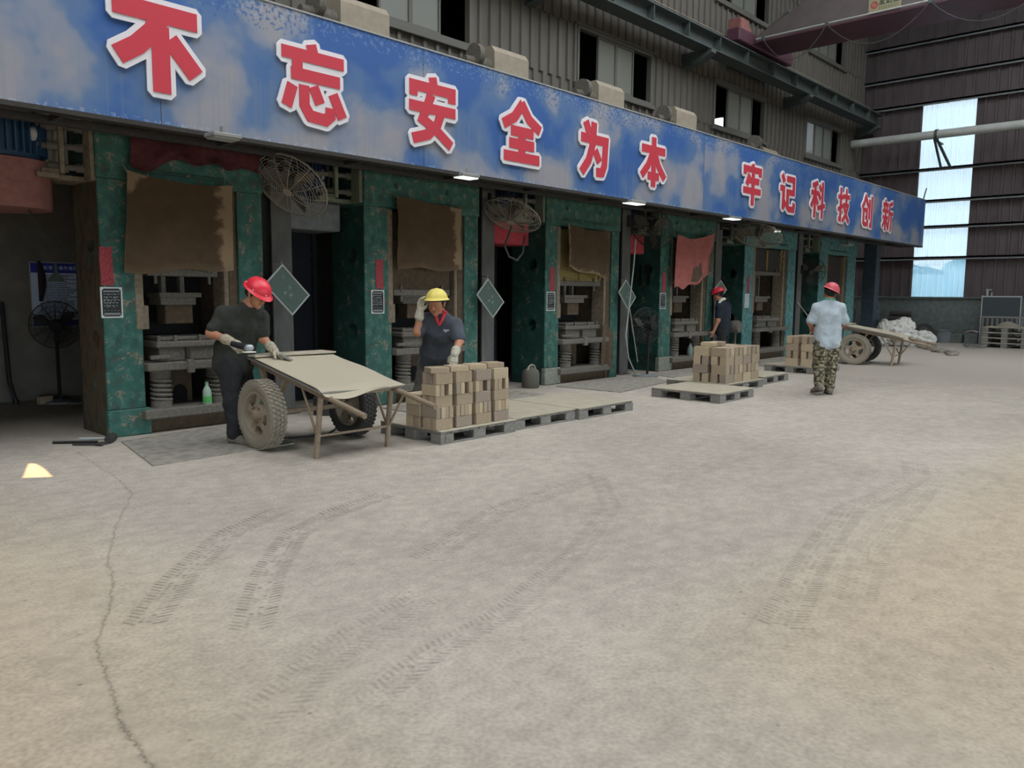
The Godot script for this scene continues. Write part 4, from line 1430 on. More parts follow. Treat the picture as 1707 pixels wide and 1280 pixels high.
func cloth(called: String, say: String, c: Array, m: Material, sag: float, seed_: int, stain := 0, z := -8.05) -> void:
	# c: top-left, top-right, bottom-right, bottom-left in the plane of the row
	var o := thing(called, say, "curtain", Vector3(c[0].x, 0, z), 0.0, "curtains hung over the press openings")
	var f := noise(1.6, seed_, 3)
	var fn := func(u: float, v: float) -> Vector3:
		var a: Vector2 = c[3].lerp(c[2], u)
		var b: Vector2 = c[0].lerp(c[1], u)
		var p := a.lerp(b, v)
		p.y -= sag * 4.0 * u * (1 - u) * v
		p.y += 0.018 * sin(u * 9.0 + seed_) * (1 - v)
		return Vector3(p.x - c[0].x, p.y, 0.035 * f.get_noise_2d(u * 1.3 * 1.0, v * 0.8) + 0.02 * sin(u * 11.0 + seed_) * (1.0 - v * 0.5) + 0.03)
	var mb := Mb.new()
	mb.sheet(fn, 26, 22, 0.006)
	part(o, "cloth", mb, canvas_print(seed_, stain))
	mb = Mb.new()
	for k in [0, 1]:
		var p: Vector2 = c[k]
		mb.tube([Vector3(p.x - c[0].x, p.y - 0.02, 0.03), Vector3(p.x - c[0].x, p.y + 0.06, -0.08)], 0.008, 6)
	part(o, "tie_wire", mb, M.wire_grey)

func build_presses() -> void:
	press(0, 2.93, 4.65, 0.37, 0.40, {"say": "nearest of the row, beside the worker in black", "nth": "nearest", "nx": -0.02, "ram": 1.64})
	press(1, 6.04, 8.02, 0.42, 0.37, {"say": "second of the row, behind the worker in the yellow helmet", "nth": "second", "nx": 0.09, "ram": 1.45})
	press(2, 9.50, 11.46, 0.34, 0.32, {"say": "third of the row, behind the two empty pallets", "nth": "third", "nx": 0.03, "rusty": true, "ram": 1.62})
	press(3, 12.79, 14.78, 0.41, 0.34, {"say": "fourth of the row, with the red canvas curtain", "nth": "fourth", "nx": 0.0, "ram": 1.7})
	press(4, 16.12, 18.73, 0.48, 0.53, {"say": "fifth of the row, with yellow bolted ram in open view", "nth": "fifth", "nx": 0.06, "teal": true, "rusty": true, "ram": 1.95})
	press(5, 20.17, 22.65, 0.5, 0.7, {"say": "last of the row, behind the worker in the pale shirt", "nth": "last", "teal": true, "notice": false, "ram": 1.6})
	motor(2.24, -8.72, M.motor_red, "big blue finned motor on a faded red drum, left of the nearest press", true)
	motor(5.5, -8.75, M.guard_grey, "blue finned motor over a grey guard, behind the nearest hanging fan", false)
	motor(9.05, -8.75, M.guard_red, "finned motor over a red guard, behind the second hanging fan", false)
	motor(12.3, -8.75, M.guard_red, "finned motor over a red guard, behind the third hanging fan", false)
	cloth("curtain", "dark brown canvas curtain over the nearest press, behind the worker in black", [Vector2(3.17, 2.6), Vector2(4.24, 2.56), Vector2(4.22, 1.68), Vector2(3.10, 1.62)], M.curtain_brown, 0.05, 3, 2)
	cloth("curtain", "brown canvas curtain over the second press, above the yellow helmet", [Vector2(6.47, 2.66), Vector2(7.57, 2.58), Vector2(7.59, 1.75), Vector2(6.48, 1.76)], M.curtain_brown, 0.0, 5, 1)
	cloth("curtain", "greyish brown curtain with curled lower corner over the third press", [Vector2(9.89, 2.55), Vector2(10.94, 2.50), Vector2(10.95, 1.71), Vector2(9.9, 1.87)], M.curtain_brown, 0.04, 8)
	red_curtain()
	# torn red canvas and debris on the crown of the nearest press
	var f := noise(1.4, 4, 3)
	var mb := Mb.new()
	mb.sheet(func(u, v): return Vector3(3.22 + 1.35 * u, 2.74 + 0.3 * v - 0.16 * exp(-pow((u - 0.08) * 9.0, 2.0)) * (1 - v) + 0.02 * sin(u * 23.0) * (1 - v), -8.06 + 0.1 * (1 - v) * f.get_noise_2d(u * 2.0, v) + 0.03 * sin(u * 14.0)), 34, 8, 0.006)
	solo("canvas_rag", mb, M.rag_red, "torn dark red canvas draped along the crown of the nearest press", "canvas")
	mb = Mb.new()
	for k in 70:
		var p := Vector3(rng.randf_range(3.0, 3.36), 3.02 - rng.randf() * 0.05, -8.13 + rng.randf_range(-0.06, 0.05))
		if k > 45:
			p = Vector3(rng.randf_range(3.3, 3.42), rng.randf_range(2.8, 3.0), -8.08)
		var q := p + Vector3(rng.randf_range(-0.1, 0.1), rng.randf_range(-0.05, 0.05), rng.randf_range(-0.03, 0.06))
		mb.tube([p, (p + q) * 0.5 + Vector3(0, rng.randf_range(-0.02, 0.02), 0.01), q], 0.007, 4)
	var deb := solo("straw_debris", mb, M.dust_brown, "tuft of dry straw and lint caught on top of the nearest press", "debris")
	deb.set_meta("kind", "stuff")
	# motor housings seen over the top of the fascia
	var hx := [5.98, 8.78, 11.42, 14.02, 17.95]
	var say := ["leftmost, largest in view", "second from the left", "third from the left", "fourth from the left", "rightmost, barely showing"]
	for k in hx.size():
		var h := 5.22 if k < 4 else 4.96
		var o := thing("motor_housing", "beige sheet housing with small motor over the fascia, %s" % say[k], "housing", Vector3(hx[k], 4.2, -8.8), 0.0, "motor housings above the fascia")
		mb = Mb.new()
		mb.xf = Transform3D(Basis(Vector3(0, 0, -1), Vector3.UP, Vector3(1, 0, 0)), Vector3(0.22, 0, 0))
		var hh := h - 4.2
		mb.prism(PackedVector2Array([Vector2(0, 0), Vector2(0.5, 0), Vector2(0.5, hh), Vector2(0.07, hh), Vector2(0, hh - 0.09)]), 0.0, 0.78)
		part(o, "cover", mb, M.cream_box)
		mb = Mb.new()
		mb.tube([Vector3(-0.28, 0.72, -0.15), Vector3(0.2, 0.72, -0.15)], [0.07, 0.12], 12)
		mb.tube([Vector3(-0.12, 0.82, -0.12), Vector3(-0.02, 0.82, -0.12)], 0.17, 12)
		mb.ext(-0.3, 0.2, 0.56, 0.62, -0.3, 0.0, 0.008)
		part(o, "drive_motor", mb, M.dusty_steel)
		mb = Mb.new()
		mb.ext(-0.3, -0.24, 0, 0.58, -0.28, -0.02, 0.006)
		mb.ext(0.1, 0.16, 0, 0.58, -0.28, -0.02, 0.006)
		part(o, "stand", mb, M.dark_steel)

func red_curtain() -> void:
	var o := thing("curtain", "faded red canvas curtain with folds and an earth stain, on the fourth press", "curtain", Vector3(13.07, 0, -8.02), 0.0, "curtains hung over the press openings")
	var fn := func(u: float, v: float) -> Vector3:
		# swags from the two top corners
		var top := lerpf(2.56, 2.69, u) - 0.1 * 4 * u * (1 - u)
		var bot := lerpf(1.58, 1.86, smoothstep(0.2, 1.0, u))
		bot += 0.03 * sin(u * 21.0)
		var fold := 0.07 * exp(-pow((u - 0.12 - 0.42 * (1 - v)) * 9.0, 2.0)) + 0.06 * exp(-pow((u - 0.92 + 0.25 * (1 - v)) * 10.0, 2.0)) - 0.03 * exp(-pow((u - 0.5) * 5.0, 2.0)) * v
		return Vector3(-0.04 * (1 - v) + 1.37 * u, lerpf(bot, top, v), 0.03 + fold)
	var mb := Mb.new()
	mb.sheet(fn, 36, 26, 0.006)
	part(o, "cloth", mb, M.canvas_red)
	mb = Mb.new()
	mb.sheet(func(u, v): return fn.call(lerpf(0.4, 0.66, u), lerpf(0.06, 0.36 + 0.04 * sin(u * 14.0), v)) + Vector3(0, 0, 0.005), 10, 8, 0.002)
	part(o, "earth_stain", mb, M.dust_brown)
	mb = Mb.new()
	mb.sheet(func(u, v): return fn.call(lerpf(0.9, 1.0, u), lerpf(0.02, 0.5 + 0.1 * u, v)) + Vector3(0, 0, 0.005), 6, 8, 0.002)
	part(o, "earth_stain", mb, M.dust_brown)
	mb = Mb.new()
	for u in [0.02, 0.98]:
		var p: Vector3 = fn.call(u, 0.99)
		mb.tube([p, p + Vector3(0, 0.07, -0.14)], 0.008, 6)
	part(o, "tie_wire", mb, M.wire_grey)

# ---------------------------------------------------------------- posts, fans, slates, lamps
func cage_fan(r: float, m: Material, dense: int) -> Array:
	# returns [cage, blades, hub] meshes facing +z about the origin
	var cage := Mb.new()
	var prof := func(t: float) -> Vector2:   # t 0 centre front .. 1 rim
		return Vector2(r * t, 0.11 * (1.0 - t * t * t) + 0.02)
	for k in range(1, dense + 1):
		var p: Vector2 = prof.call(float(k) / dense)
		ring(cage, p.x, p.y, 0.0028 if k < dense else 0.007, 28)
	for k in range(1, 6):
		var t := k / 5.0
		ring(cage, r * t, -0.13 * (1.0 - t * t * t), 0.0028, 28)
	for k in 12:
		var e := Vector3(cos(TAU * k / 12), sin(TAU * k / 12), 0)
		var pts := []
		for j in 8:
			var q: Vector2 = prof.call(0.08 + 0.92 * j / 7.0)
			pts.append(e * q.x + Vector3(0, 0, q.y))
		for j in 6:
			var t := 1.0 - j / 5.0
			pts.append(e * r * t + Vector3(0, 0, -0.13 * (1.0 - t * t * t)))
		cage.tube(pts, 0.004, 4)
	cage.tube([Vector3(0, 0, 0.125), Vector3(0, 0, 0.135)], 0.05, 14)
	var blades := []
	for k in 3:
		var bl := Mb.new()
		var a := TAU * k / 3 + 0.4
		bl.sheet(func(u, v):
			var rr: float = lerpf(0.07, r * 0.88, v)
			var w := 0.5 * sin(PI * clampf(v * 0.85 + 0.12, 0, 1))
			var th: float = a + (u - 0.5) * w * 1.6
			return Vector3(cos(th) * rr, sin(th) * rr, (u - 0.5) * 0.09 * (1.0 - 0.4 * v)), 5, 6, 0.004)
		blades.append(bl)
	var hub := Mb.new()
	hub.xf = Transform3D(Basis(Vector3.RIGHT, PI / 2), Vector3.ZERO)
	hub.lathe([Vector2(0, -0.24), Vector2(0.07, -0.23), Vector2(0.085, -0.18), Vector2(0.085, -0.04), Vector2(0.05, 0.03), Vector2(0, 0.05)], 16)
	return [cage, hub, blades]

func ring(mb: Mb, r: float, z: float, w: float, k: int) -> void:
	var pts := []
	for j in k + 1:
		pts.append(Vector3(cos(TAU * j / k) * r, sin(TAU * j / k) * r, z))
	mb.tube(pts, w, 4, false)

func hanging_fan(c: Vector3, face: Vector3, r: float, hold: Vector3, say: String, m: Material) -> void:
	var o := thing("cage_fan", say, "fan", c, 0.0, "caged fans on the posts")
	var z := face.normalized()
	var x := Vector3.UP.cross(z).normalized()
	var b := Basis(x, z.cross(x), z)
	var ms := cage_fan(r, m, 16)
	for k in 2:
		var p := part(o, ["cage", "fan_motor"][k], ms[k], [m, M.dark_steel][k])
		p.basis = b
	for bl in ms[2]:
		part(o, "blade", bl, M.dusty_steel).basis = b
	var mb := Mb.new()
	var back := -z * 0.2
	mb.tube([back, back + Vector3(0, 0.12, -0.06), hold - c], 0.018, 8)
	mb.bar(hold - c + Vector3(0, -0.1, 0), hold - c + Vector3(0, 0.1, 0), 0.08, 0.03, 0.004)
	part(o, "bracket", mb, M.dark_steel)

func slate(at: Vector3, w: float, h: float, yaw: float, say: String, seed_: int, hold: Vector2) -> void:
	var o := thing("chalkboard", say, "chalkboard", at, yaw, "chalkboards on the posts")
	var im := Image.create(192, 128, false, Image.FORMAT_RGB8)
	im.fill(Color("4a5a53"))
	var r := RandomNumberGenerator.new()
	r.seed = seed_
	for k in 60:
		var p := Vector2(r.randf() * 192, r.randf() * 128)
		draw_line(im, p, p + Vector2(r.randf_range(-14, 14), r.randf_range(-6, 6)), 1, Color("566760"))
	var ck := Color("a9b3ae")
	draw_glyph(im, "da", Vector2(30, 24), Vector2(18, 18), 0.7, Color("7f8d86"))
	draw_glyph(im, "bu", Vector2(86, 40), Vector2(22, 22), 0.8, ck)
	draw_glyph(im, "quan", Vector2(116, 56), Vector2(20, 20), 0.8, ck)
	draw_glyph(im, "ben", Vector2(88, 74), Vector2(18, 18), 0.7, ck)
	var sm := mat("slate_print_%d" % seed_, "ffffff", 0.9)
	sm.albedo_texture = ImageTexture.create_from_image(im)
	var t := Transform3D(Basis(Vector3.BACK, deg_to_rad(-45)), Vector3.ZERO)
	var mb := Mb.new()
	mb.xf = t
	mb.box(Vector3.ZERO, Vector3(w - 0.02, h - 0.02, 0.012))
	var body := part(o, "board", mb, M.slate)
	mb = Mb.new()
	mb.xf = t
	mb.uquad(Vector3(-w / 2 + 0.01, -h / 2 + 0.01, 0.0065), Vector3(w / 2 - 0.01, -h / 2 + 0.01, 0.0065), Vector3(w / 2 - 0.01, h / 2 - 0.01, 0.0065), Vector3(-w / 2 + 0.01, h / 2 - 0.01, 0.0065))
	part(body, "chalk_face", mb, sm)
	mb = Mb.new()
	mb.xf = t
	for s in [-1, 1]:
		mb.box(Vector3(0, s * h / 2, 0), Vector3(w + 0.018, 0.018, 0.022), 0.004)
		mb.box(Vector3(s * w / 2, 0, 0), Vector3(0.018, h - 0.018, 0.022), 0.004)
	part(o, "rim", mb, M.frame_grey)
	var cn := t * Vector3(-w / 2, h / 2, 0)
	mb = Mb.new()
	mb.tube([cn + Vector3(0, -0.02, 0.01), cn + Vector3(0, 0.03, -0.02), Vector3(hold.x - at.x, cn.y + 0.05, hold.y - at.z)], 0.006, 6)
	part(o, "hook", mb, M.wire_grey)

func build_posts_fans_boards() -> void:
	var xs := [4.85, 8.25, 11.76, 15.12, 19.22, 24.7]
	var say := ["between the first and second presses", "between the second and third presses", "between the third and fourth presses", "between the fourth and fifth presses", "between the fifth and last presses", "standing free at the far end"]
	for k in xs.size():
		var w := 0.26 if k < 5 else 0.36
		var mb := Mb.new()
		var z1 := -8.3 if k < 5 else -8.3
		# an I-section column
		mb.ext(-w / 2, w / 2, 0, 4.06, -0.03, 0.0, 0.004)
		mb.ext(-w / 2, w / 2, 0, 4.06, -w, -w + 0.03, 0.004)
		mb.ext(-0.02 if k < 5 else -w / 2, 0.02 if k < 5 else -w / 2 + 0.03, 0, 4.06, -w + 0.03, -0.03)
		mb.ext(-w / 2 - 0.04, w / 2 + 0.04, 0, 0.02, -w - 0.04, 0.04, 0.004)
		solo("steel_post", mb, M.post_grey if k < 5 else M.post_blue, "%s steel post %s" % ["grey" if k < 5 else "dark blue-grey", say[k]], "post", Vector3(xs[k] + w / 2, 0, z1), 0.0, "posts that carry the deck")
	hanging_fan(Vector3(4.89, 2.62, -7.9), Vector3(-0.68, -0.69, 0.25), 0.42, Vector3(4.98, 2.85, -8.28), "large dusty caged fan hanging over the gap beside the nearest press", M.wire_grey)
	hanging_fan(Vector3(8.47, 2.57, -7.9), Vector3(-0.48, -0.87, 0.07), 0.42, Vector3(8.38, 2.8, -8.28), "caged fan tilted downward beside the second press, before a red guard", M.wire_grey)
	hanging_fan(Vector3(12.08, 2.62, -7.9), Vector3(-0.86, -0.51, 0.08), 0.4, Vector3(11.9, 2.75, -8.28), "caged fan beside the red canvas curtain", M.wire_dark)
	hanging_fan(Vector3(15.78, 2.70, -7.7), Vector3(-0.46, -0.89, 0.02), 0.5, Vector3(15.26, 2.9, -8.28), "dark caged fan hanging before the pale fifth press", M.wire_grey)
	hanging_fan(Vector3(19.75, 2.05, -8.2), Vector3(-0.8, -0.1, 0.5), 0.35, Vector3(19.4, 2.1, -8.28), "small caged fan set edge-on between the two pale presses", M.wire_dark)
	slate(Vector3(4.81, 1.467, -7.93), 0.47, 0.31, 0.0, "green slate with grey rim hung by a corner behind the red helmet, nearest post", 1, Vector2(4.87, -8.31))
	slate(Vector3(8.12, 1.375, -8.0), 0.455, 0.31, 0.0, "green slate hung by a corner beside the yellow-helmet worker, second post", 2, Vector2(8.27, -8.31))
	slate(Vector3(11.51, 1.44, -8.0), 0.42, 0.30, 0.0, "slate hung by a corner before the third post, above the looping hose", 3, Vector2(11.78, -8.31))
	slate(Vector3(14.83, 1.575, -8.0), 0.26, 0.22, -0.2, "small pale slate behind the cap of the navy-shirted worker", 4, Vector2(15.14, -8.31))
	# loose cables and hoses
	var mb := Mb.new()
	mb.tube([Vector3(11.66, 2.4, -7.95), Vector3(11.55, 1.97, -7.9), Vector3(11.43, 1.2, -7.9), Vector3(11.33, 0.74, -7.88), Vector3(11.4, 0.35, -7.86), Vector3(11.6, 0.06, -7.84), Vector3(11.8, 0.03, -7.84)], 0.012, 7)
	solo("hose", mb, M.frame_grey, "pale grey hose looping down before the third post to a fan foot", "hose")
	mb = Mb.new()
	mb.tube([Vector3(11.5, 1.2, -7.93), Vector3(11.74, 0.26, -7.9)], 0.01, 6)
	solo("rod", mb, M.wire_grey, "thin slanting rod below the slate at the third post", "rod")
	mb = Mb.new()
	mb.tube([Vector3(8.42, 2.7, -7.98), Vector3(8.5, 2.4, -7.95), Vector3(8.36, 2.12, -7.95), Vector3(8.45, 1.98, -7.95), Vector3(8.62, 1.93, -7.95), Vector3(8.78, 2.05, -7.98), Vector3(8.86, 2.3, -8.02)], 0.016, 8)
	solo("cable_loop", mb, M.cable, "loose grey cable loop hanging below the second fan", "cable")
	mb = Mb.new()
	mb.tube([Vector3(19.25, 1.3, -8.29), Vector3(19.35, 0.9, -8.0), Vector3(19.4, 0.55, -7.98), Vector3(19.2, 0.25, -8.0), Vector3(19.0, 0.02, -8.0)], 0.014, 7)
	solo("hose", mb, M.wire_grey, "thin hose hanging in a bow beside the fifth press", "hose")
	# brown coat over the flank of the third press
	mb = Mb.new()
	mb.sheet(func(u, v): return Vector3(10.92 + 0.32 * u - 0.05 * (1 - v) * (1 - u), 0.22 + 0.7 * v - 0.1 * u * v + 0.05 * sin(u * 5.0), -8.09 + 0.05 * sin(u * 12.0) * (1 - 0.4 * v) + 0.02), 14, 10, 0.006)
	solo("sacking", mb, M.dust_brown, "ragged brown sacking hung at the right foot of the third press", "sacking")
	pedestal_fan(Vector3(11.9, 0, -7.84), 0.32, Vector3(0.3, 0.0, -0.8), 0.9, "dark pedestal fan on a round foot between the third and fourth presses")
	# gas bottle on a stand behind the worker in navy
	mb = Mb.new()
	mb.lathe([Vector2(0, 0), Vector2(0.07, 0), Vector2(0.07, 0.02), Vector2(0.022, 0.06), Vector2(0.022, 0.7), Vector2(0, 0.72)], 14)
	mb.xf = Transform3D(Basis(Vector3.RIGHT, PI / 2), Vector3(0, 0.78, 0))
	mb.lathe([Vector2(0, -0.1), Vector2(0.12, -0.1), Vector2(0.14, -0.04), Vector2(0.14, 0.04), Vector2(0.12, 0.1), Vector2(0, 0.1)], 18)
	solo("hose_reel", mb, M.dusty_steel, "dusty round reel on a thin stand behind the navy-shirted worker", "reel", Vector3(15.62, 0, -8.05))

func pedestal_fan(at: Vector3, r: float, face: Vector3, h: float, say: String) -> void:
	var o := thing("pedestal_fan", say, "fan", at)
	var z := face.normalized()
	var x := Vector3.UP.cross(z).normalized()
	var ms := cage_fan(r, M.wire_dark, 14)
	var ft := Transform3D(Basis(x, z.cross(x), z), Vector3(0, h, 0))
	for k in 2:
		part(o, ["cage", "fan_motor"][k], ms[k], [M.wire_dark, M.soot][k]).transform = ft
	for bl in ms[2]:
		part(o, "blade", bl, M.dark_steel).transform = ft
	var mb := Mb.new()
	mb.tube([Vector3(0, 0.02, 0) - z * 0.06, Vector3(0, h, 0) - z * 0.06], 0.022, 10)
	part(o, "pole", mb, M.soot)
	mb = Mb.new()
	mb.lathe([Vector2(0, 0), Vector2(0.23, 0), Vector2(0.23, 0.02), Vector2(0.06, 0.05), Vector2(0, 0.05)], 24)
	part(o, "foot", mb, M.guard_grey)

# ---------------------------------------------------------------- lamps under the fascia
func work_lamp(at: Vector3, w: float, lit: bool, say: String, turn := 0.0) -> void:
	var o := thing("work_lamp", say, "lamp", at, turn, "lamps under the fascia")
	var mb := Mb.new()
	mb.box(Vector3(0, 0.03, 0), Vector3(w, 0.04, 0.2), 0.008)
	part(o, "housing", mb, M.lamp_case)
	mb = Mb.new()
	mb.ext(-0.02, 0.02, 0.05, 0.12 if at.z > -7.5 else 4.05 - at.y, -0.03, 0.03, 0.004)
	part(o, "bracket", mb, M.lamp_case)
	mb = Mb.new()
	mb.box(Vector3(0, 0.005, 0), Vector3(w - 0.03, 0.014, 0.17), 0.004)
	part(o, "lamp_panel", mb, M.lamp_glow if lit else M.frame_grey)
	if lit:
		var l := AreaLight3D.new()
		l.name = "lamp_light"
		l.area_size = Vector2(w - 0.03, 0.17)
		l.area_normalize_energy = true
		l.light_color = Color(0.95, 1.0, 0.98)
		l.light_energy = 0.12
		l.shadow_enabled = true
		l.area_range = 12.0
		l.rotation_degrees = Vector3(-90, 0, 0)
		l.position = Vector3(0, -0.006, 0)
		o.add_child(l)

func build_lamps() -> void:
	work_lamp(Vector3(3.73, 2.86, -7.2), 0.28, false, "unlit square floodlight under the fascia, over the nearest press")
	work_lamp(Vector3(6.99, 2.87, -7.32), 0.3, true, "lit strip lamp under the fascia, over the second press")
	work_lamp(Vector3(10.66, 2.87, -7.32), 0.42, true, "lit strip lamp under the fascia, between third and fourth characters' presses")
	work_lamp(Vector3(13.95, 2.87, -7.35), 0.42, true, "lit strip lamp under the fascia, above the red canvas curtain")
	work_lamp(Vector3(16.28, 2.80, -7.6), 0.34, true, "bright square lamp beside the fan at the fifth press")
	work_lamp(Vector3(21.3, 2.76, -7.9), 0.4, false, "unlit lamp with sloping shade inside the last press bay")

# ---------------------------------------------------------------- left corner behind the nearest press
func build_left_corner() -> void:
	var im := Image.create(256, 384, false, Image.FORMAT_RGB8)
	im.fill(Color("b9c4d6"))
	im.fill_rect(Rect2i(0, 0, 256, 60), Color("2a3290"))
	im.fill_rect(Rect2i(0, 348, 256, 36), Color("2a3290"))
	var chars := ["li", "machine", "an", "quan", "cao", "zuo", "gui", "cheng"]
	for k in 8:
		draw_glyph(im, chars[k], Vector2(40 + k * 26, 18), Vector2(21, 24), 1.2, Color("d8def0"))
	var r := RandomNumberGenerator.new()
	r.seed = 9
	for row in 22:
		var x := 40
		var stop := r.randi_range(150, 240)
		while x < stop:
			var w := r.randi_range(4, 11)
			im.fill_rect(Rect2i(x, 72 + row * 12, w, 6), Color("3a4560"))
			x += w + r.randi_range(2, 4)
	var pm := mat("poster_print", "ffffff", 0.5)
	pm.albedo_texture = ImageTexture.create_from_image(im)
	var o := thing("rules_poster", "blue-headed safety rules poster on the plaster wall, behind the pedestal fan", "poster", Vector3(3.32, 0.96, -11.69))
	var mb := Mb.new()
	mb.ext(0, 0.62, 0, 0.85, 0, 0.015)
	part(o, "board", mb, M.frame_grey)
	mb = Mb.new()
	mb.uquad(Vector3(0.01, 0.01, 0.0155), Vector3(0.61, 0.01, 0.0155), Vector3(0.61, 0.84, 0.0155), Vector3(0.01, 0.84, 0.0155))
	part(o, "print", mb, pm)
	pedestal_fan(Vector3(3.46, 0, -11.25), 0.3, Vector3(0.25, 0.05, -0.9), 1.0, "black pedestal fan standing before the rules poster")
	mb = Mb.new()
	mb.tube([Vector3(2.99, 0.04, -11.38), Vector3(2.95, 0.3, -11.43), Vector3(2.97, 1.29, -11.64)], 0.026, 10)
	mb.tube([Vector3(2.99, 0.0, -11.38), Vector3(2.99, 0.06, -11.38)], 0.035, 10)
	solo("iron_pipe", mb, M.cable_black, "black iron pipe leaning against the plaster wall, left of the poster", "pipe")
	mb = Mb.new()
	mb.sheet(func(u, v): return Vector3(3.40 + 0.1 * u * (0.4 + 0.6 * sin(PI * v)), 1.3 + 0.52 * v, -11.64 + 0.03 * sin(u * PI)), 6, 12, 0.008)
	solo("hanging_glove", mb, mat("cloth_dark", "2c2126", 0.95), "dark cloth hanging over the left edge of the rules poster", "cloth")
	mb = Mb.new()
	mb.prism(PackedVector2Array([Vector2(-0.1, 0), Vector2(0.1, 0), Vector2(0.02, 0.12), Vector2(0.008, 0.24), Vector2(-0.008, 0.24), Vector2(-0.02, 0.12)]), 0.0, 0.03)
	solo("trowel", mb, M.guard_grey, "grey triangular trowel hanging in front of the rules poster", "trowel", Vector3(3.62, 1.56, -11.66))
	# scraps at the foot of the fan
	mb = Mb.new()
	mb.box(Vector3(0, 0.05, 0), Vector3(0.16, 0.1, 0.1), 0.008)
	solo("loose_brick", mb, M.brick, "single brick lying at the foot of the plaster wall by the pedestal fan", "brick", Vector3(3.27, 0, -11.2), 0.3)
	mb = Mb.new()
	mb.box(Vector3(0, 0.012, 0), Vector3(0.5, 0.022, 0.16), 0.004)
	solo("board_scrap", mb, M.pallet_wood, "short board lying on the floor by the plaster wall", "board", Vector3(3.72, 0, -11.0), 0.2)
	# swag of cable from the motor to the column
	mb = Mb.new()
	mb.tube([Vector3(2.45, 2.2, -8.55), Vector3(2.6, 1.95, -8.5), Vector3(2.78, 1.72, -8.4), Vector3(2.9, 1.6, -8.3)], 0.01, 6)
	solo("cable", mb, M.cable_black, "thin black cable drooping from the blue motor to the nearest press", "cable")

# ---------------------------------------------------------------- pallets and pressed bricks
const ORD := ["first", "second", "third", "fourth", "fifth", "sixth", "seventh"]

func pallet(at: Vector3, turn: float, w: float, d: float, h: float, say: String, split := false) -> Node3D:
	# local: x 0..w, z -d..0 with the corner nearest the camera at the origin
	var o := thing("pallet", say, "pallet", at, turn, "dusty wooden pallets")
	var mb := Mb.new()
	mb.ext(0, w, h - 0.014, h, -d, 0, 0.004)
	part(o, "top_sheet", mb, M.ply_dusty)
	var n := 8
	for k in n:
		mb = Mb.new()
		var x := (w - 0.06) * k / n
		mb.ext(x + 0.004, x + (w - 0.06) / n + 0.03, h - 0.036, h - 0.0145, -d + 0.004, -0.004, 0.003)
		part(o, "deck_board", mb, M.pallet_wood)
	for z in [0.0, (d - 0.16) / 2, d - 0.16]:
		for x in [0.0, (w - 0.18) / 2, w - 0.18]:
			mb = Mb.new()
			mb.ext(x + 0.004, x + 0.18 - 0.004, 0.018, h - 0.036, -z - 0.16 + 0.003, -z - 0.003, 0.006)
			part(o, "block", mb, M.pallet_wood)
		mb = Mb.new()
		mb.ext(0.002, w - 0.002, 0, 0.018, -z - 0.158, -z - 0.002, 0.004)
		part(o, "runner", mb, M.pallet_wood)
	if split:
		mb = Mb.new()
		mb.xf = Transform3D(Basis(Vector3.UP, 0.0), Vector3(0.05, 0.02, 0.002))
		mb.prism(PackedVector2Array([Vector2(0, 0), Vector2(0.012, 0.03), Vector2(0.006, 0.06), Vector2(0.03, 0.1), Vector2(0.01, 0.07), Vector2(0.002, 0.03)]), -0.002, 0.001)
		part(o, "split", mb, M.soot)
	return o

var brick_meshes := {}
func brick_mesh(s: Vector3, variant: int) -> ArrayMesh:
	var key := str(s) + str(variant)
	if not brick_meshes.has(key):
		var mb := Mb.new()
		mb.box(Vector3.ZERO, s, 0.0035 + 0.0015 * (variant % 2))
		brick_meshes[key] = mb.mesh()
	return brick_meshes[key]

func brick(c: Vector3, s: Vector3, turn: float, label: String, group: String) -> void:
	var v := rng.randi_range(0, 5)
	var o := MeshInstance3D.new()
	o.name = numbered("brick")
	o.mesh = brick_mesh(s, v % 2)
	o.material_override = [M.brick, M.brick, M.brick_pale, M.brick_grey, M.brick, M.brick_pale][v]
	o.position = c
	o.rotation.y = turn + rng.randf_range(-0.012, 0.012)
	add_child(o, true)
	tag(o, label, "brick", group)

# a block of columns, each a square of bricks on edge, the courses turned in turn
func stack(at: Vector3, turn: float, cols: int, rows: int, courses: Array, B: Vector3, gap: Vector2, say: String, first_long_x: bool) -> void:
	# B: length, height on edge, thickness; courses[row][col]
	var basis_ := Basis(Vector3.UP, turn)
	for r in rows:
		for c in cols:
			var n: int = courses[r][c]
			for k in n:
				var long_x := (k % 2 == 0) == first_long_x
				var per := 4 if B.z < 0.08 else 2
				var shift := Vector3(rng.randf_range(-0.006, 0.006), 0, rng.randf_range(-0.006, 0.006))
				var skip := -1
				if n == 5 and k == 3: skip = 2
				for b in per:
					if b == skip: continue
					var t := -B.x / 2 + B.z / 2 + b * (B.x - B.z) / (per - 1)
					var off := Vector3(0, 0, -t) if long_x else Vector3(t, 0, 0)
					var p := Vector3(c * gap.x + B.x / 2, k * B.y + B.y / 2, -r * gap.y - B.x / 2) + off
					p += Vector3(rng.randf_range(-0.002, 0.002), 0, rng.randf_range(-0.006, 0.006)) if not long_x else Vector3(rng.randf_range(-0.006, 0.006), 0, rng.randf_range(-0.002, 0.002))
					p += shift
					var place: String = ["frontmost", "second from the front", "third from the front", "rearmost"][b if per == 4 else b * 3] if long_x else ["leftmost", "second from the left", "third from the left", "rightmost"][b if per == 4 else b * 3]
					var row := "front" if r == 0 else "back"
					brick(at + basis_ * p, Vector3(B.x, B.y - 0.001, B.z) if long_x else Vector3(B.z, B.y - 0.001, B.x), turn,
						"brick in %s course, %s column, %s row of the %s, %s" % [ORD[k], ORD[c], row, say, place], "bricks of the %s" % say)

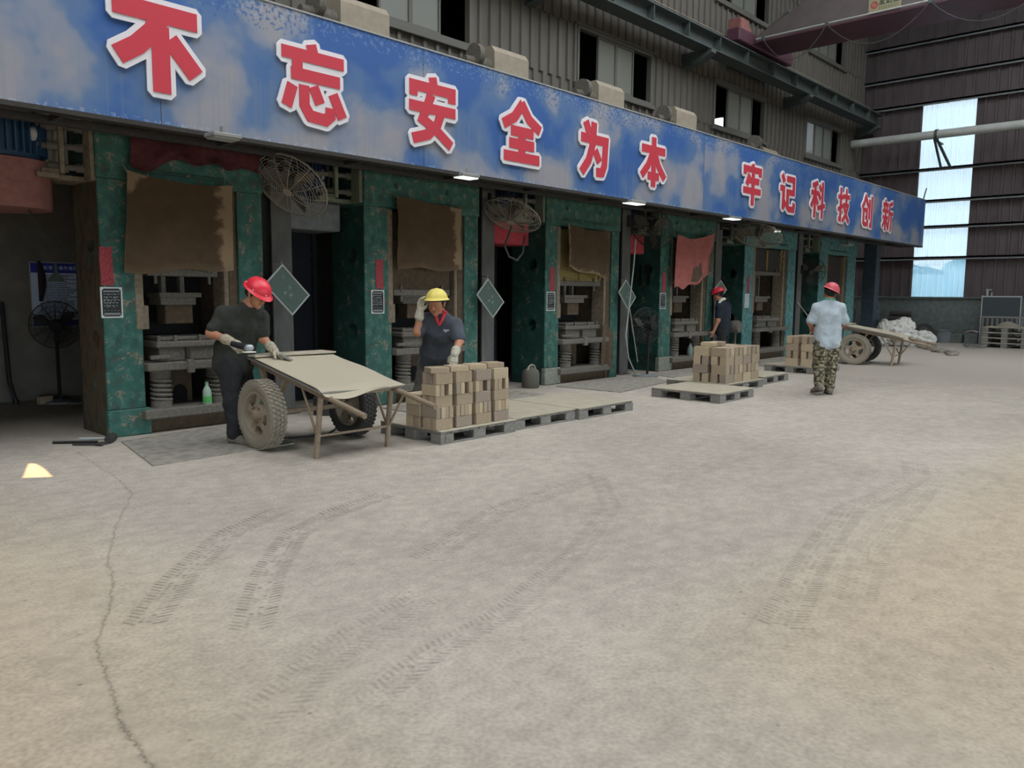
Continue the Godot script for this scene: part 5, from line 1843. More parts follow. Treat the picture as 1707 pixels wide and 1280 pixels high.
func build_pallets_and_bricks() -> void:
	var H := 0.135
	pallet(Vector3(5.0, 0, -5.58), 0.0, 1.06, 0.94, H, "split-cornered pallet under the nearest brick stack", true)
	pallet(Vector3(6.09, 0, -5.63), 0.0, 1.04, 1.1, H, "empty dusty pallet right of the nearest brick stack")
	pallet(Vector3(7.16, 0, -5.6), 0.0, 1.1, 1.1, H, "empty dusty pallet second to the right of the nearest brick stack")
	pallet(Vector3(9.61, 0, -5.13), 0.02, 1.03, 1.08, H, "empty pallet in the open, before the middle brick stack")
	pallet(Vector3(10.72, 0, -5.62), 0.0, 1.2, 1.05, H, "pallet under the middle brick stack")
	pallet(Vector3(12.15, 0, -5.74), 0.03, 1.05, 0.62, H, "empty pallet right of the middle brick stack")
	pallet(Vector3(14.5, 0, -5.86), -0.04, 1.12, 1.0, H, "pallet under the far brick stack behind the walking man")
	# nearest stack
	stack(Vector3(4.985, H, -5.625), 0.0, 4, 2, [[5, 5, 5, 5], [3, 3, 0, 0]], Vector3(0.215, 0.11, 0.052), Vector2(0.265, 0.245), "nearest stack", true)
	for k in 4:
		brick(Vector3(5.065 + 0.266 * k, H + 0.55 + 0.028, -5.71 - 0.012 * k), Vector3(0.195, 0.055, 0.17), -0.3, "flat brick askew atop the nearest stack, %s" % ["leftmost", "second from the left, below the gloved hand", "third from the left", "rightmost"][k], "flat bricks on the nearest stack")
	# middle stack
	stack(Vector3(10.74, H, -5.66), 0.0, 4, 2, [[4, 4, 4, 4], [4, 4, 4, 4]], Vector3(0.25, 0.133, 0.107), Vector2(0.277, 0.30), "middle stack", true)
	for k in 2:
		brick(Vector3(10.93 + 0.26 * k, H + 4 * 0.133 + 0.033, -6.06), Vector3(0.25, 0.066, 0.2), 0.25, "flat brick lying on top of the middle stack, %s" % ["left one", "right one"][k], "flat bricks on the middle stack")
	# far stack
	stack(Vector3(14.52, H, -5.90), -0.04, 4, 2, [[4, 4, 4, 4], [4, 4, 4, 3]], Vector3(0.24, 0.14, 0.102), Vector2(0.27, 0.30), "far stack", false)

# ---------------------------------------------------------------- two-wheeled carts
func wheel(tread: Material, rim: Material) -> Array:
	var tyre := Mb.new()
	tyre.xf = Transform3D(Basis(Vector3.BACK, PI / 2), Vector3.ZERO)
	tyre.lathe([Vector2(0.21, -0.06), Vector2(0.23, -0.075), Vector2(0.275, -0.085), Vector2(0.305, -0.078), Vector2(0.312, -0.06), Vector2(0.312, 0.06), Vector2(0.305, 0.078), Vector2(0.275, 0.085), Vector2(0.23, 0.075), Vector2(0.21, 0.06)], 40)
	var lugs := Mb.new()
	for k in 44:
		var a := TAU * k / 44
		for s in 4:
			var aa := a + (0.07 if s % 2 == 0 else 0.0)
			var e := Vector3(0, cos(aa), sin(aa))
			var tn := Vector3(0, -sin(aa), cos(aa))
			var x := -0.057 + s * 0.038
			lugs.bar(e * 0.318 + Vector3(x - 0.016, 0, 0) - tn * 0.008, e * 0.318 + Vector3(x + 0.016, 0, 0) + tn * 0.008, 0.026, 0.014, 0.003, e)
	var r := Mb.new()
	r.xf = Transform3D(Basis(Vector3.BACK, PI / 2), Vector3.ZERO)
	r.lathe([Vector2(0.195, 0.065), Vector2(0.215, 0.065), Vector2(0.215, -0.065), Vector2(0.195, -0.065), Vector2(0.19, -0.02), Vector2(0.19, 0.03), Vector2(0.195, 0.065)], 36)
	# dished disc with five windows
	r.xf = Transform3D.IDENTITY
	for side in [-1, 1]:
		for k in 5:
			var a := TAU * k / 5
			for j in 6:
				var t0 := a - 0.30 + 0.6 * j / 6.0
				var t1 := a - 0.30 + 0.6 * (j + 1) / 6.0
				var f := func(t: float, rr: float, w: float) -> Vector3:
					return Vector3(side * w, cos(a + (t - a) * lerpf(1.0, 0.75, clampf((rr - 0.09) / 0.1, 0, 1))) * rr, sin(a + (t - a) * lerpf(1.0, 0.75, clampf((rr - 0.09) / 0.1, 0, 1))) * rr)
				var q := [f.call(t0, 0.09, 0.045), f.call(t1, 0.09, 0.045), f.call(t1, 0.195, 0.03), f.call(t0, 0.195, 0.03)]
				if side > 0:
					r.quad(q[0], q[1], q[2], q[3])
				else:
					r.quad(q[3], q[2], q[1], q[0])
	r.xf = Transform3D(Basis(Vector3.BACK, PI / 2), Vector3.ZERO)
	r.lathe([Vector2(0, -0.05), Vector2(0.105, -0.045), Vector2(0.11, 0), Vector2(0.105, 0.045), Vector2(0, 0.05)], 24)
	var hub := Mb.new()
	hub.xf = Transform3D(Basis(Vector3.BACK, PI / 2), Vector3.ZERO)
	hub.lathe([Vector2(0, -0.1), Vector2(0.035, -0.1), Vector2(0.05, -0.07), Vector2(0.07, -0.05), Vector2(0.07, 0.05), Vector2(0.05, 0.07), Vector2(0.035, 0.1), Vector2(0, 0.1)], 16)
	for k in 5:
		var a := TAU * (k + 0.5) / 5
		for s in [-1, 1]:
			hub.xf = Transform3D.IDENTITY
			hub.tube([Vector3(s * 0.04, cos(a) * 0.075, sin(a) * 0.075), Vector3(s * 0.07, cos(a) * 0.075, sin(a) * 0.075)], 0.012, 6)
	return [tyre, lugs, r, hub]

func build_carts() -> void:
	var o := thing("hand_cart", "two-wheeled cart with dusty car tyres and a sheet-covered bed, beside the worker in black", "cart", Vector3(4.21, 0, -6.6), 0.0, "two-wheeled carts")
	var rail := func(z: float) -> float: return 0.72 - 0.187 * z
	var w := wheel(M.rubber, M.rim_tan)
	for s in [-1, 1]:
		var t := part(o, "tyre", w[0], M.rubber if s < 0 else M.rubber_dark)
		t.position = Vector3(s * 0.5, 0.326, 0)
		var names_ := ["tread", "rim", "hub"]
		for k in 3:
			part(t, names_[k], w[k + 1], [M.rubber if s < 0 else M.rubber_dark, M.rim_tan, M.cart_steel][k])
	var mb := Mb.new()
	mb.tube([Vector3(-0.5, 0.326, 0), Vector3(0.5, 0.326, 0)], 0.025, 10)
	part(o, "axle", mb, M.cart_steel)
	mb = Mb.new()
	for s in [-1, 1]:
		mb.bar(Vector3(s * 0.38, rail.call(-0.38), -0.38), Vector3(s * 0.38, rail.call(0.85), 0.85), 0.045, 0.05, 0.005)
	for z in [-0.35, 0.1, 0.8]:
		mb.bar(Vector3(-0.38, rail.call(z) - 0.005, z), Vector3(0.38, rail.call(z) - 0.005, z), 0.04, 0.04, 0.004)
	part(o, "frame", mb, M.cart_steel)
	for s in [-1, 1]:
		mb = Mb.new()
		mb.tube([Vector3(s * 0.38, rail.call(0.8), 0.8), Vector3(s * 0.38, rail.call(1.41) - 0.005, 1.41)], 0.024, 10)
		part(o, "handle", mb, M.cart_steel)
		mb = Mb.new()
		mb.tube([Vector3(s * 0.38, rail.call(0.78) - 0.02, 0.78), Vector3(s * 0.385, 0.2, 0.73), Vector3(s * 0.39, 0.0, 0.71)], 0.026, 10)
		part(o, "leg", mb, M.cart_steel)
		mb = Mb.new()
		mb.tube([Vector3(s * 0.38, rail.call(0.48), 0.48), Vector3(s * 0.385, 0.2, 0.72)], 0.012, 8)
		if s > 0:
			mb.tube([Vector3(s * 0.38, rail.call(0.98), 0.98), Vector3(s * 0.385, 0.2, 0.74)], 0.012, 8)
		part(o, "leg_brace", mb, M.cart_steel)
		mb = Mb.new()
		mb.bar(Vector3(s * 0.36, 0.326, 0.0), Vector3(s * 0.38, rail.call(0.22) - 0.02, 0.22), 0.05, 0.03, 0.004)
		mb.bar(Vector3(s * 0.36, 0.326, 0.0), Vector3(s * 0.38, rail.call(-0.2) - 0.02, -0.2), 0.05, 0.03, 0.004)
		part(o, "axle_strut", mb, M.cart_steel)
	mb = Mb.new()
	mb.tube([Vector3(-0.385, 0.2, 0.73), Vector3(0.385, 0.2, 0.73)], 0.012, 8)
	part(o, "cross_rod", mb, M.cart_steel)
	# boards and the beige sheet over them, drooping at the handles
	mb = Mb.new()
	mb.sheet(func(u, v):
		var z: float = lerpf(0.9, -0.38, v)
		return Vector3(-0.44 + 0.88 * u, rail.call(z) + 0.045, z), 1, 1, 0.018)
	part(o, "bed_board", mb, M.pallet_wood)
	mb = Mb.new()
	mb.sheet(func(u, v):
		var z: float = lerpf(0.93 + 0.03 * sin(u * 6.0), -0.22, v)
		var droop: float = -0.055 * pow(clampf((0.12 - v) / 0.12, 0, 1), 1.5) * (0.5 + 0.5 * sin(u * 4.2 + 0.4)) - 0.01 * sin(u * 9.0) * (1 - v)
		return Vector3(-0.435 + 0.87 * u, rail.call(z) + 0.064 + droop + 0.006 * sin(v * 9.0) * sin(u * 5.0), z), 24, 30, 0.006)
	part(o, "sheet", mb, mat("cart_sheet", "aca28c", 0.9))
	mb = Mb.new()
	mb.ext(-0.44, 0.46, rail.call(-0.34) + 0.05, rail.call(-0.34) + 0.068, -0.46, -0.2, 0.004)
	part(o, "end_board", mb, M.ply_dusty)
	var c := copy(o, "two-wheeled cart with dusty car tyres, behind the man in the pale shirt", Vector3(17.80, 0, -6.22), deg_to_rad(7.0))
	c.scale = Vector3(1.02, 1.0, 1.02)

# ---------------------------------------------------------------- things on the floor
func slab_poly(pts: Array, h: float) -> Mb:
	var mb := Mb.new()
	mb.xf = Transform3D(Basis(Vector3.RIGHT, Vector3.FORWARD, Vector3.UP), Vector3.ZERO)
	var p := PackedVector2Array()
	for q in pts:
		p.push_back(Vector2(q.x, -q.y))
	mb.prism(p, 0.0, h)
	return mb

func build_floor_things() -> void:
	solo("floor_plate", slab_poly([Vector2(2.93, -7.86), Vector2(2.69, -6.56), Vector2(4.05, -6.62), Vector2(4.5, -8.0), Vector2(3.8, -8.02)], 0.01), M.plate_steel, "scuffed steel plate on the floor under the worker in black", "plate")
	solo("floor_plate", slab_poly([Vector2(9.5, -7.9), Vector2(9.62, -6.76), Vector2(11.4, -7.05), Vector2(12.0, -7.8), Vector2(11.0, -8.0)], 0.012), M.plate_steel, "dusty sheet on the floor before the third press", "plate")
	solo("floor_plate", slab_poly([Vector2(12.2, -7.95), Vector2(11.9, -6.8), Vector2(13.6, -6.7), Vector2(14.1, -7.9)], 0.012), M.plate_steel, "dusty sheet on the floor before the fourth press", "plate")
	solo("floor_plate", slab_poly([Vector2(6.1, -7.9), Vector2(6.1, -6.8), Vector2(8.6, -6.78), Vector2(8.6, -7.9)], 0.012), M.plate_steel, "dusty sheet on the floor before the second press", "plate")
	solo("floor_plate", slab_poly([Vector2(15.6, -7.95), Vector2(15.3, -7.0), Vector2(17.6, -6.9), Vector2(17.9, -7.95)], 0.012), M.plate_steel, "dusty sheet on the floor before the fifth press", "plate")
	var o := thing("sledge_hammer", "sledge hammer with pale wooden handle lying at the foot of the nearest press", "hammer", Vector3(2.86, 0, -7.93), 0.5)
	var mb := Mb.new()
	mb.tube([Vector3(0, 0.035, 0), Vector3(-0.1, 0.034, -0.27)], 0.014, 8)
	part(o, "handle", mb, M.frame_grey)
	mb = Mb.new()
	mb.tube([Vector3(-0.09, 0.04, 0.05), Vector3(-0.075, 0.04, 0.044), Vector3(0.075, 0.04, -0.03), Vector3(0.09, 0.04, -0.036)], [0.032, 0.04, 0.04, 0.032], 8)
	part(o, "head", mb, M.dark_steel)
	mb = Mb.new()
	mb.tube([Vector3(2.44, 0.014, -8.2), Vector3(2.62, 0.016, -8.05), Vector3(2.75, 0.014, -7.95)], 0.014, 6)
	solo("crowbar", mb, M.cable_black, "black crowbar lying left of the sledge hammer", "crowbar")
	o = thing("pipe_wrench", "dark pipe wrench lying in front of the sledge hammer", "wrench", Vector3(2.66, 0, -7.88), -0.75)
	mb = Mb.new()
	mb.bar(Vector3(-0.16, 0.012, 0), Vector3(0.06, 0.012, 0), 0.025, 0.018, 0.004)
	part(o, "handle", mb, M.dark_steel)
	mb = Mb.new()
	mb.bar(Vector3(0.05, 0.014, 0.01), Vector3(0.13, 0.014, 0.04), 0.03, 0.022, 0.004)
	mb.bar(Vector3(0.05, 0.014, -0.01), Vector3(0.14, 0.014, -0.035), 0.03, 0.022, 0.004)
	part(o, "jaw", mb, M.dark_steel)
	# green drink bottle on the bed of the nearest press
	o = thing("bottle", "green-labelled clear plastic bottle standing on the bed of the nearest press", "bottle", Vector3(3.92, 0.25, -8.10))
	mb = Mb.new()
	mb.lathe([Vector2(0, 0), Vector2(0.042, 0), Vector2(0.046, 0.01), Vector2(0.046, 0.13), Vector2(0.04, 0.155), Vector2(0.02, 0.19), Vector2(0.015, 0.2), Vector2(0.015, 0.215), Vector2(0, 0.215)], 20)
	part(o, "bottle_body", mb, mat("bottle_plastic", "9db8a4", 0.3))
	mb = Mb.new()
	mb.lathe([Vector2(0.0465, 0.02), Vector2(0.0475, 0.022), Vector2(0.0475, 0.085), Vector2(0.0465, 0.087)], 20)
	part(o, "bottle_label", mb, mat("label_green", "57b05e", 0.5))
	mb = Mb.new()
	mb.lathe([Vector2(0, 0.21), Vector2(0.018, 0.21), Vector2(0.018, 0.235), Vector2(0, 0.235)], 14)
	part(o, "cap", mb, mat("cap_green", "7fa98a", 0.5))
	o = thing("bottle", "pale plastic bottle standing on the bed of the fourth press", "bottle", Vector3(13.9, 0.25, -8.12))
	mb = Mb.new()
	mb.lathe([Vector2(0, 0), Vector2(0.055, 0), Vector2(0.06, 0.01), Vector2(0.06, 0.15), Vector2(0.03, 0.2), Vector2(0.02, 0.22), Vector2(0.02, 0.24), Vector2(0, 0.24)], 16)
	part(o, "bottle_body", mb, mat("bottle_pale", "6f7d76", 0.3))
	o = thing("jug", "dusty grey plastic jug with moulded handle, on the floor left of the third press", "jug", Vector3(9.12, 0, -8.1))
	mb = Mb.new()
	mb.lathe([Vector2(0, 0), Vector2(0.125, 0), Vector2(0.135, 0.015), Vector2(0.135, 0.22), Vector2(0.12, 0.27), Vector2(0.06, 0.31), Vector2(0.035, 0.315), Vector2(0.035, 0.34), Vector2(0, 0.34)], 22)
	part(o, "jug_body", mb, mat("jug_grey", "5a564d", 0.8))
	mb = Mb.new()
	mb.tube([Vector3(-0.1, 0.27, 0.02), Vector3(-0.06, 0.34, 0.02), Vector3(0.0, 0.36, 0.02), Vector3(0.06, 0.34, 0.02), Vector3(0.1, 0.27, 0.02)], 0.013, 8)
	part(o, "handle", mb, M.wire_grey)
	# cable on the floor below the cart
	mb = Mb.new()
	mb.tube([Vector3(4.1, 0.012, -6.9), Vector3(4.5, 0.012, -6.75), Vector3(4.9, 0.012, -7.1), Vector3(5.2, 0.012, -7.4)], 0.01, 6)
	solo("cable", mb, M.cable_black, "black cable trailing on the floor below the nearest cart", "cable")
	# base plates seen below the cart bed
	mb = Mb.new()
	mb.lathe([Vector2(0, 0), Vector2(0.16, 0), Vector2(0.16, 0.2), Vector2(0.13, 0.22), Vector2(0, 0.22)], 22)
	solo("drum", mb, M.dark_steel, "dark low drum on the floor behind the nearest cart", "drum", Vector3(5.35, 0, -8.0))

func build_far_corner() -> void:
	# pile of woven sacks
	var o := thing("sack_heap", "heap of crumpled white woven sacks behind the second cart", "sacks", Vector3(25.3, 0, -7.6))
	var f := noise(1.1, 60, 4)
	var shapes := [[Vector3(0, 0.18, 0), Vector3(0.85, 0.34, 0.55), 0.0], [Vector3(-0.25, 0.42, -0.1), Vector3(0.5, 0.36, 0.42), 0.5], [Vector3(0.1, 0.55, 0.0), Vector3(0.3, 0.3, 0.3), 1.1], [Vector3(0.2, 0.18, 0.5), Vector3(0.55, 0.28, 0.35), 2.0], [Vector3(-0.55, 0.3, -0.35), Vector3(0.3, 0.5, 0.25), 2.6]]
	for k in shapes.size():
		var s: Array = shapes[k]
		var mb := Mb.new()
		mb.sheet(func(u, v):
			var a: float = TAU * u
			var b: float = -PI / 2 + PI * v
			var e := Vector3(cos(a) * cos(b), sin(b), -sin(a) * cos(b))
			var q: float = 1.05 - 0.55 * absf(f.get_noise_3d(e.x * 1.1 + k * 7.0, e.y * 1.4, e.z * 1.1)) - 0.12 * absf(f.get_noise_3d(e.x * 2.6 + k * 3.0, e.y * 2.6 + 9.0, e.z * 2.6))
			var p: Vector3 = s[0] + e * s[1] * q
			p.y = maxf(p.y, 0.005)
			return p, 54, 34)
		part(o, "sack", mb, M.sack_white)
	# black rolls and pads against the wall
	var mb2 := Mb.new()
	for k in 3:
		mb2 = Mb.new()
		var y := 0.56 + 0.17 * k
		mb2.sheet(func(u, v): return Vector3(27.55 + 0.25 * u, y + 0.12 * v + 0.01 * sin(u * 5.0), -8.85 + 0.8 * u * 0.0), 1, 1, 0.0)
		mb2 = Mb.new()
		mb2.tube([Vector3(27.7, y, -8.85 + 0.04 * k), Vector3(27.68, y + 0.01, -8.4), Vector3(27.7, y, -8.05 - 0.03 * k)], 0.085, 12)
		solo("rubber_roll", mb2, M.rubber_dark, "dark rubber roll stacked above the sack heap, %s" % ["lowest of three", "middle of three", "topmost of three"][k], "roll", Vector3.ZERO, 0.0, "dark rubber rolls")
	mb2 = Mb.new()
	mb2.ext(27.5, 27.9, 0, 0.475, -8.8, -8.1, 0.02)
	solo("crate", mb2, M.soot, "dark crate under the rubber rolls by the far wall", "crate")
	o = thing("tyre", "old car tyre leaning at the far wall beside the sack heap", "tyre", Vector3(27.9, 0.30, -7.75), 0.2)
	var w := wheel(M.rubber_dark, M.rim_tan)
	part(o, "casing", w[0], M.rubber_dark)
	part(o, "tread", w[1], M.rubber_dark)
	o.scale = Vector3(0.9, 0.9, 0.9)
	# tubs and blocks along the wall
	o = thing("tub", "grey plastic tub with a dark rim by the far wall", "tub", Vector3(28.0, 0, -7.2))
	mb2 = Mb.new()
	mb2.lathe([Vector2(0, 0), Vector2(0.22, 0), Vector2(0.25, 0.36), Vector2(0.27, 0.37), Vector2(0.27, 0.40), Vector2(0.23, 0.40), Vector2(0.2, 0.05), Vector2(0, 0.05)], 20)
	part(o, "tub_wall", mb2, M.guard_grey)
	for k in 2:
		mb2 = Mb.new()
		mb2.box(Vector3(0, 0.14 + 0.02 * k, 0), Vector3(0.35, 0.28 + 0.04 * k, 0.36), 0.012)
		solo("concrete_block", mb2, M.block, "grey concrete block by the far wall, %s" % ["left one beside the tub", "right one toward the pallets"][k], "block", Vector3(28.1, 0, -6.83 + 0.40 * k), 0.1 * k)
	mb2 = Mb.new()
	mb2.sheet(func(u, v): return Vector3(28.0 + 0.3 * v, 0.33 + 0.06 * sin(u * 3.0) + 0.02 * sin(v * 7.0), -6.6 + 0.36 * u), 10, 8, 0.01)
	solo("cloth_scrap", mb2, mat("pinkish_cloth", "b6a3a8", 0.9), "pinkish cloth scrap lying on the right concrete block", "cloth")
	# rubble trail: every lump is a stone
	var spots := [Vector2(24.3, -6.75), Vector2(23.8, -6.5), Vector2(23.3, -6.15), Vector2(22.9, -5.95), Vector2(22.4, -5.6), Vector2(22.2, -5.5), Vector2(21.9, -5.45), Vector2(24.8, -6.85)]
	for k in spots.size():
		mb2 = Mb.new()
		for j in 3:
			mb2.ball(Vector3(rng.randf_range(-0.12, 0.12), 0.03 + 0.02 * (j % 2), rng.randf_range(-0.1, 0.1)), Vector3(rng.randf_range(0.08, 0.15), 0.06, rng.randf_range(0.07, 0.12)), 8)
		solo("rubble_lump", mb2, M.rubble, "grey lump in the rubble trail before the sacks, %s from open floor" % ["seventh", "sixth", "fifth", "fourth", "third", "second", "first", "eighth"][k], "rubble", Vector3(spots[k].x, 0, spots[k].y), k * 0.7, "rubble trail")
	# stacked pallets with a sand heap, a rack and a dark panel behind
	for k in 4:
		var h := 0.15
		pallet(Vector3(26.25, k * h, -4.6), 0.0, 1.1, 1.15, h - 0.005, "pallet at the right end of the far wall, %s" % ["bottom of the four", "second up of the four", "third up of the four", "top of the four, under the sand"][k])
	mb2 = Mb.new()
	mb2.lathe([Vector2(0.34, 0), Vector2(0.25, 0.06), Vector2(0.12, 0.13), Vector2(0.03, 0.155), Vector2(0, 0.16)], 20)
	solo("sand_heap", mb2, M.rubble, "small heap of grey powder on the pallets at the far right", "heap", Vector3(26.75, 0.6, -5.2))
	o = thing("slat_rack", "pale wooden rack of upright slats behind the stacked pallets", "rack", Vector3(27.55, 0, -6.05))
	for k in 9:
		mb2 = Mb.new()
		mb2.ext(-0.03, 0.03, 0, 0.82, k * 0.128, k * 0.128 + 0.05, 0.005)
		part(o, "slat", mb2, M.pallet_wood)
	mb2 = Mb.new()
	mb2.ext(-0.05, 0.05, 0.82, 0.88, -0.03, 1.1, 0.006)
	mb2.ext(0.03, 0.06, 0.3, 0.36, -0.03, 1.1, 0.006)
	part(o, "rail", mb2, M.pallet_wood)
	o = thing("dark_panel", "dark sheet panel in a thin frame standing behind the slat rack", "panel", Vector3(28.0, 0, -6.2))
	mb2 = Mb.new()
	mb2.ext(0, 0.03, 0.0, 1.46, 0.02, 1.05)
	part(o, "sheet", mb2, mat("panel_dark", "3c4648", 0.6))
	mb2 = Mb.new()
	mb2.ext(-0.01, 0.04, 0, 1.5, 0, 0.03, 0.004)
	mb2.ext(-0.01, 0.04, 0, 1.5, 1.04, 1.07, 0.004)
	mb2.ext(-0.01, 0.04, 1.45, 1.49, 0.03, 1.04, 0.004)
	part(o, "frame", mb2, M.frame_grey)
	o = thing("valve", "small pipe valve standing up over the dark panel", "valve", Vector3(28.2, 1.44, -6.1))
	mb2 = Mb.new()
	mb2.tube([Vector3(0, -1.44, 0), Vector3(0, 0.22, 0)], 0.03, 8)
	mb2.tube([Vector3(0, -1.44, 0.12), Vector3(0, 0.16, 0.12)], 0.025, 8)
	mb2.tube([Vector3(0, 0.24, -0.05), Vector3(0, 0.24, 0.12)], 0.02, 8)
	part(o, "pipework", mb2, M.frame_grey)
	for k in 2:
		mb2 = Mb.new()
		mb2.box(Vector3(0, 0.02 + 0.03 * k, 0), Vector3(0.7, 0.03, 0.22), 0.005)
		solo("plank", mb2, M.pallet_wood, "loose board lying before the stacked pallets, %s" % ["lower one", "upper one"][k], "board", Vector3(25.95 + 0.2 * k, 0, -5.95 + 0.06 * k), 0.4 + 0.5 * k)
	# shovels and bars behind the free post
	for k in 3:
		mb2 = Mb.new()
		mb2.tube([Vector3(23.0 + 0.25 * k, 0, -8.2 - 0.1 * k), Vector3(22.95 + 0.3 * k, 1.25 - 0.1 * k, -8.4)], 0.02, 8)
		if k != 1:
			mb2.xf = Transform3D(Basis.IDENTITY, Vector3(23.0 + 0.25 * k, 0.0, -8.2 - 0.1 * k))
			mb2.prism(PackedVector2Array([Vector2(-0.1, 0.02), Vector2(0, -0.0), Vector2(0.1, 0.02), Vector2(0.11, 0.26), Vector2(-0.11, 0.26)]), -0.012, 0.012)
		solo("shovel" if k != 1 else "iron_bar", mb2, M.dark_steel, ["dark shovel leaning by the last press, left one", "iron bar leaning between two shovels by the last press", "dark shovel leaning by the last press, right one"][k], "shovel" if k != 1 else "bar")

# ---------------------------------------------------------------- people: surface nets over tapered capsules
class Flesh:
	var bones := []
	func add(a: Vector3, b: Vector3, ra: float, rb: float) -> Flesh:
		bones.append([a, b, ra, rb])
		return self
	func chain(p: Array, r: Array) -> Flesh:
		for i in p.size() - 1:
			bones.append([p[i], p[i + 1], r[i], r[i + 1]])
		return self
	func into(mb: Mb, cell: float, k: float, wr: FastNoiseLite = null, amp := 0.0) -> Mb:
		var lo := Vector3(1e9, 1e9, 1e9)
		var hi := -lo
		for b in bones:
			for e in 2:
				var r: float = b[2 + e] + cell * 3
				lo = lo.min(b[e] - Vector3(r, r, r))
				hi = hi.max(b[e] + Vector3(r, r, r))
		var nx := int((hi.x - lo.x) / cell) + 2
		var ny := int((hi.y - lo.y) / cell) + 2
		var nz := int((hi.z - lo.z) / cell) + 2
		var g := PackedFloat32Array()
		g.resize(nx * ny * nz)
		g.fill(1.0)
		for b in bones:
			var a: Vector3 = b[0]
			var c: Vector3 = b[1]
			var ra: float = b[2]
			var rb: float = b[3]
			var ab := c - a
			var l2 := maxf(ab.length_squared(), 1e-9)
			var m := maxf(ra, rb) + k + cell * 2
			var p0 := a.min(c) - Vector3(m, m, m) - lo
			var p1 := a.max(c) + Vector3(m, m, m) - lo
			var x0 := maxi(0, int(p0.x / cell)); var x1 := mini(nx - 1, int(p1.x / cell) + 1)
			var y0 := maxi(0, int(p0.y / cell)); var y1 := mini(ny - 1, int(p1.y / cell) + 1)
			var z0 := maxi(0, int(p0.z / cell)); var z1 := mini(nz - 1, int(p1.z / cell) + 1)
			for z in range(z0, z1 + 1):
				for y in range(y0, y1 + 1):
					var row := (z * ny + y) * nx
					for x in range(x0, x1 + 1):
						var q := lo + Vector3(x, y, z) * cell - a
						var t := clampf(q.dot(ab) / l2, 0.0, 1.0)
						var d := (q - ab * t).length() - ra - (rb - ra) * t
						var o := g[row + x]
						var h := k - absf(d - o)
						g[row + x] = minf(d, o) - (h * h * 0.25 / k if h > 0.0 else 0.0)
		if wr:
			for z in nz:
				for y in ny:
					var row := (z * ny + y) * nx
					for x in nx:
						if absf(g[row + x]) < cell * 3.0:
							g[row + x] += amp * wr.get_noise_3d(x * cell, y * cell, z * cell)
		var idx := PackedInt32Array()
		idx.resize(nx * ny * nz)
		idx.fill(-1)
		var P := PackedVector3Array()
		var N := PackedVector3Array()
		var sy := nx
		var sz := nx * ny
		var lim := cell * 2.0
		for z in nz - 1:
			for y in ny - 1:
				for x in nx - 1:
					var i := z * sz + y * sy + x
					var v0 := g[i]
					if v0 > lim or v0 < -lim: continue
					var v := [v0, g[i + 1], g[i + sy], g[i + sy + 1], g[i + sz], g[i + sz + 1], g[i + sz + sy], g[i + sz + sy + 1]]
					var neg := 0
					for e in 8:
						if v[e] < 0.0: neg += 1
					if neg == 0 or neg == 8: continue
					var s := Vector3.ZERO
					var n := 0
					for e in EDGES:
						var a: float = v[e[0]]
						var b: float = v[e[1]]
						if (a < 0.0) != (b < 0.0):
							var t := a / (a - b)
							var ca := Vector3(e[0] & 1, (e[0] >> 1) & 1, e[0] >> 2)
							var cb := Vector3(e[1] & 1, (e[1] >> 1) & 1, e[1] >> 2)
							s += ca.lerp(cb, t)
							n += 1
					idx[i] = P.size()
					P.push_back(lo + (Vector3(x, y, z) + s / n) * cell)
					N.push_back(Vector3(v[1] + v[3] + v[5] + v[7] - v[0] - v[2] - v[4] - v[6], v[2] + v[3] + v[6] + v[7] - v[0] - v[1] - v[4] - v[5], v[4] + v[5] + v[6] + v[7] - v[0] - v[1] - v[2] - v[3]).normalized())
		for z in range(1, nz - 1):
			for y in range(1, ny - 1):
				for x in range(1, nx - 1):
					var i := z * sz + y * sy + x
					if idx[i] < 0: continue
					var a := g[i] < 0.0
					for ax in 3:
						var st: int = [1, sy, sz][ax]
						if (g[i + st] < 0.0) == a: continue
						var u: int = [sy, sz, 1][ax]
						var w: int = [sz, 1, sy][ax]
						var q := [idx[i], idx[i - u], idx[i - u - w], idx[i - w]]
						if q[0] < 0 or q[1] < 0 or q[2] < 0 or q[3] < 0: continue
						if not a:
							q.reverse()
						mb.tris(P[q[0]], P[q[1]], P[q[2]], N[q[0]], N[q[1]], N[q[2]])
						mb.tris(P[q[0]], P[q[2]], P[q[3]], N[q[0]], N[q[2]], N[q[3]])
		return mb
	const EDGES := [[0, 1], [2, 3], [4, 5], [6, 7], [0, 2], [1, 3], [4, 6], [5, 7], [0, 4], [1, 5], [2, 6], [3, 7]]

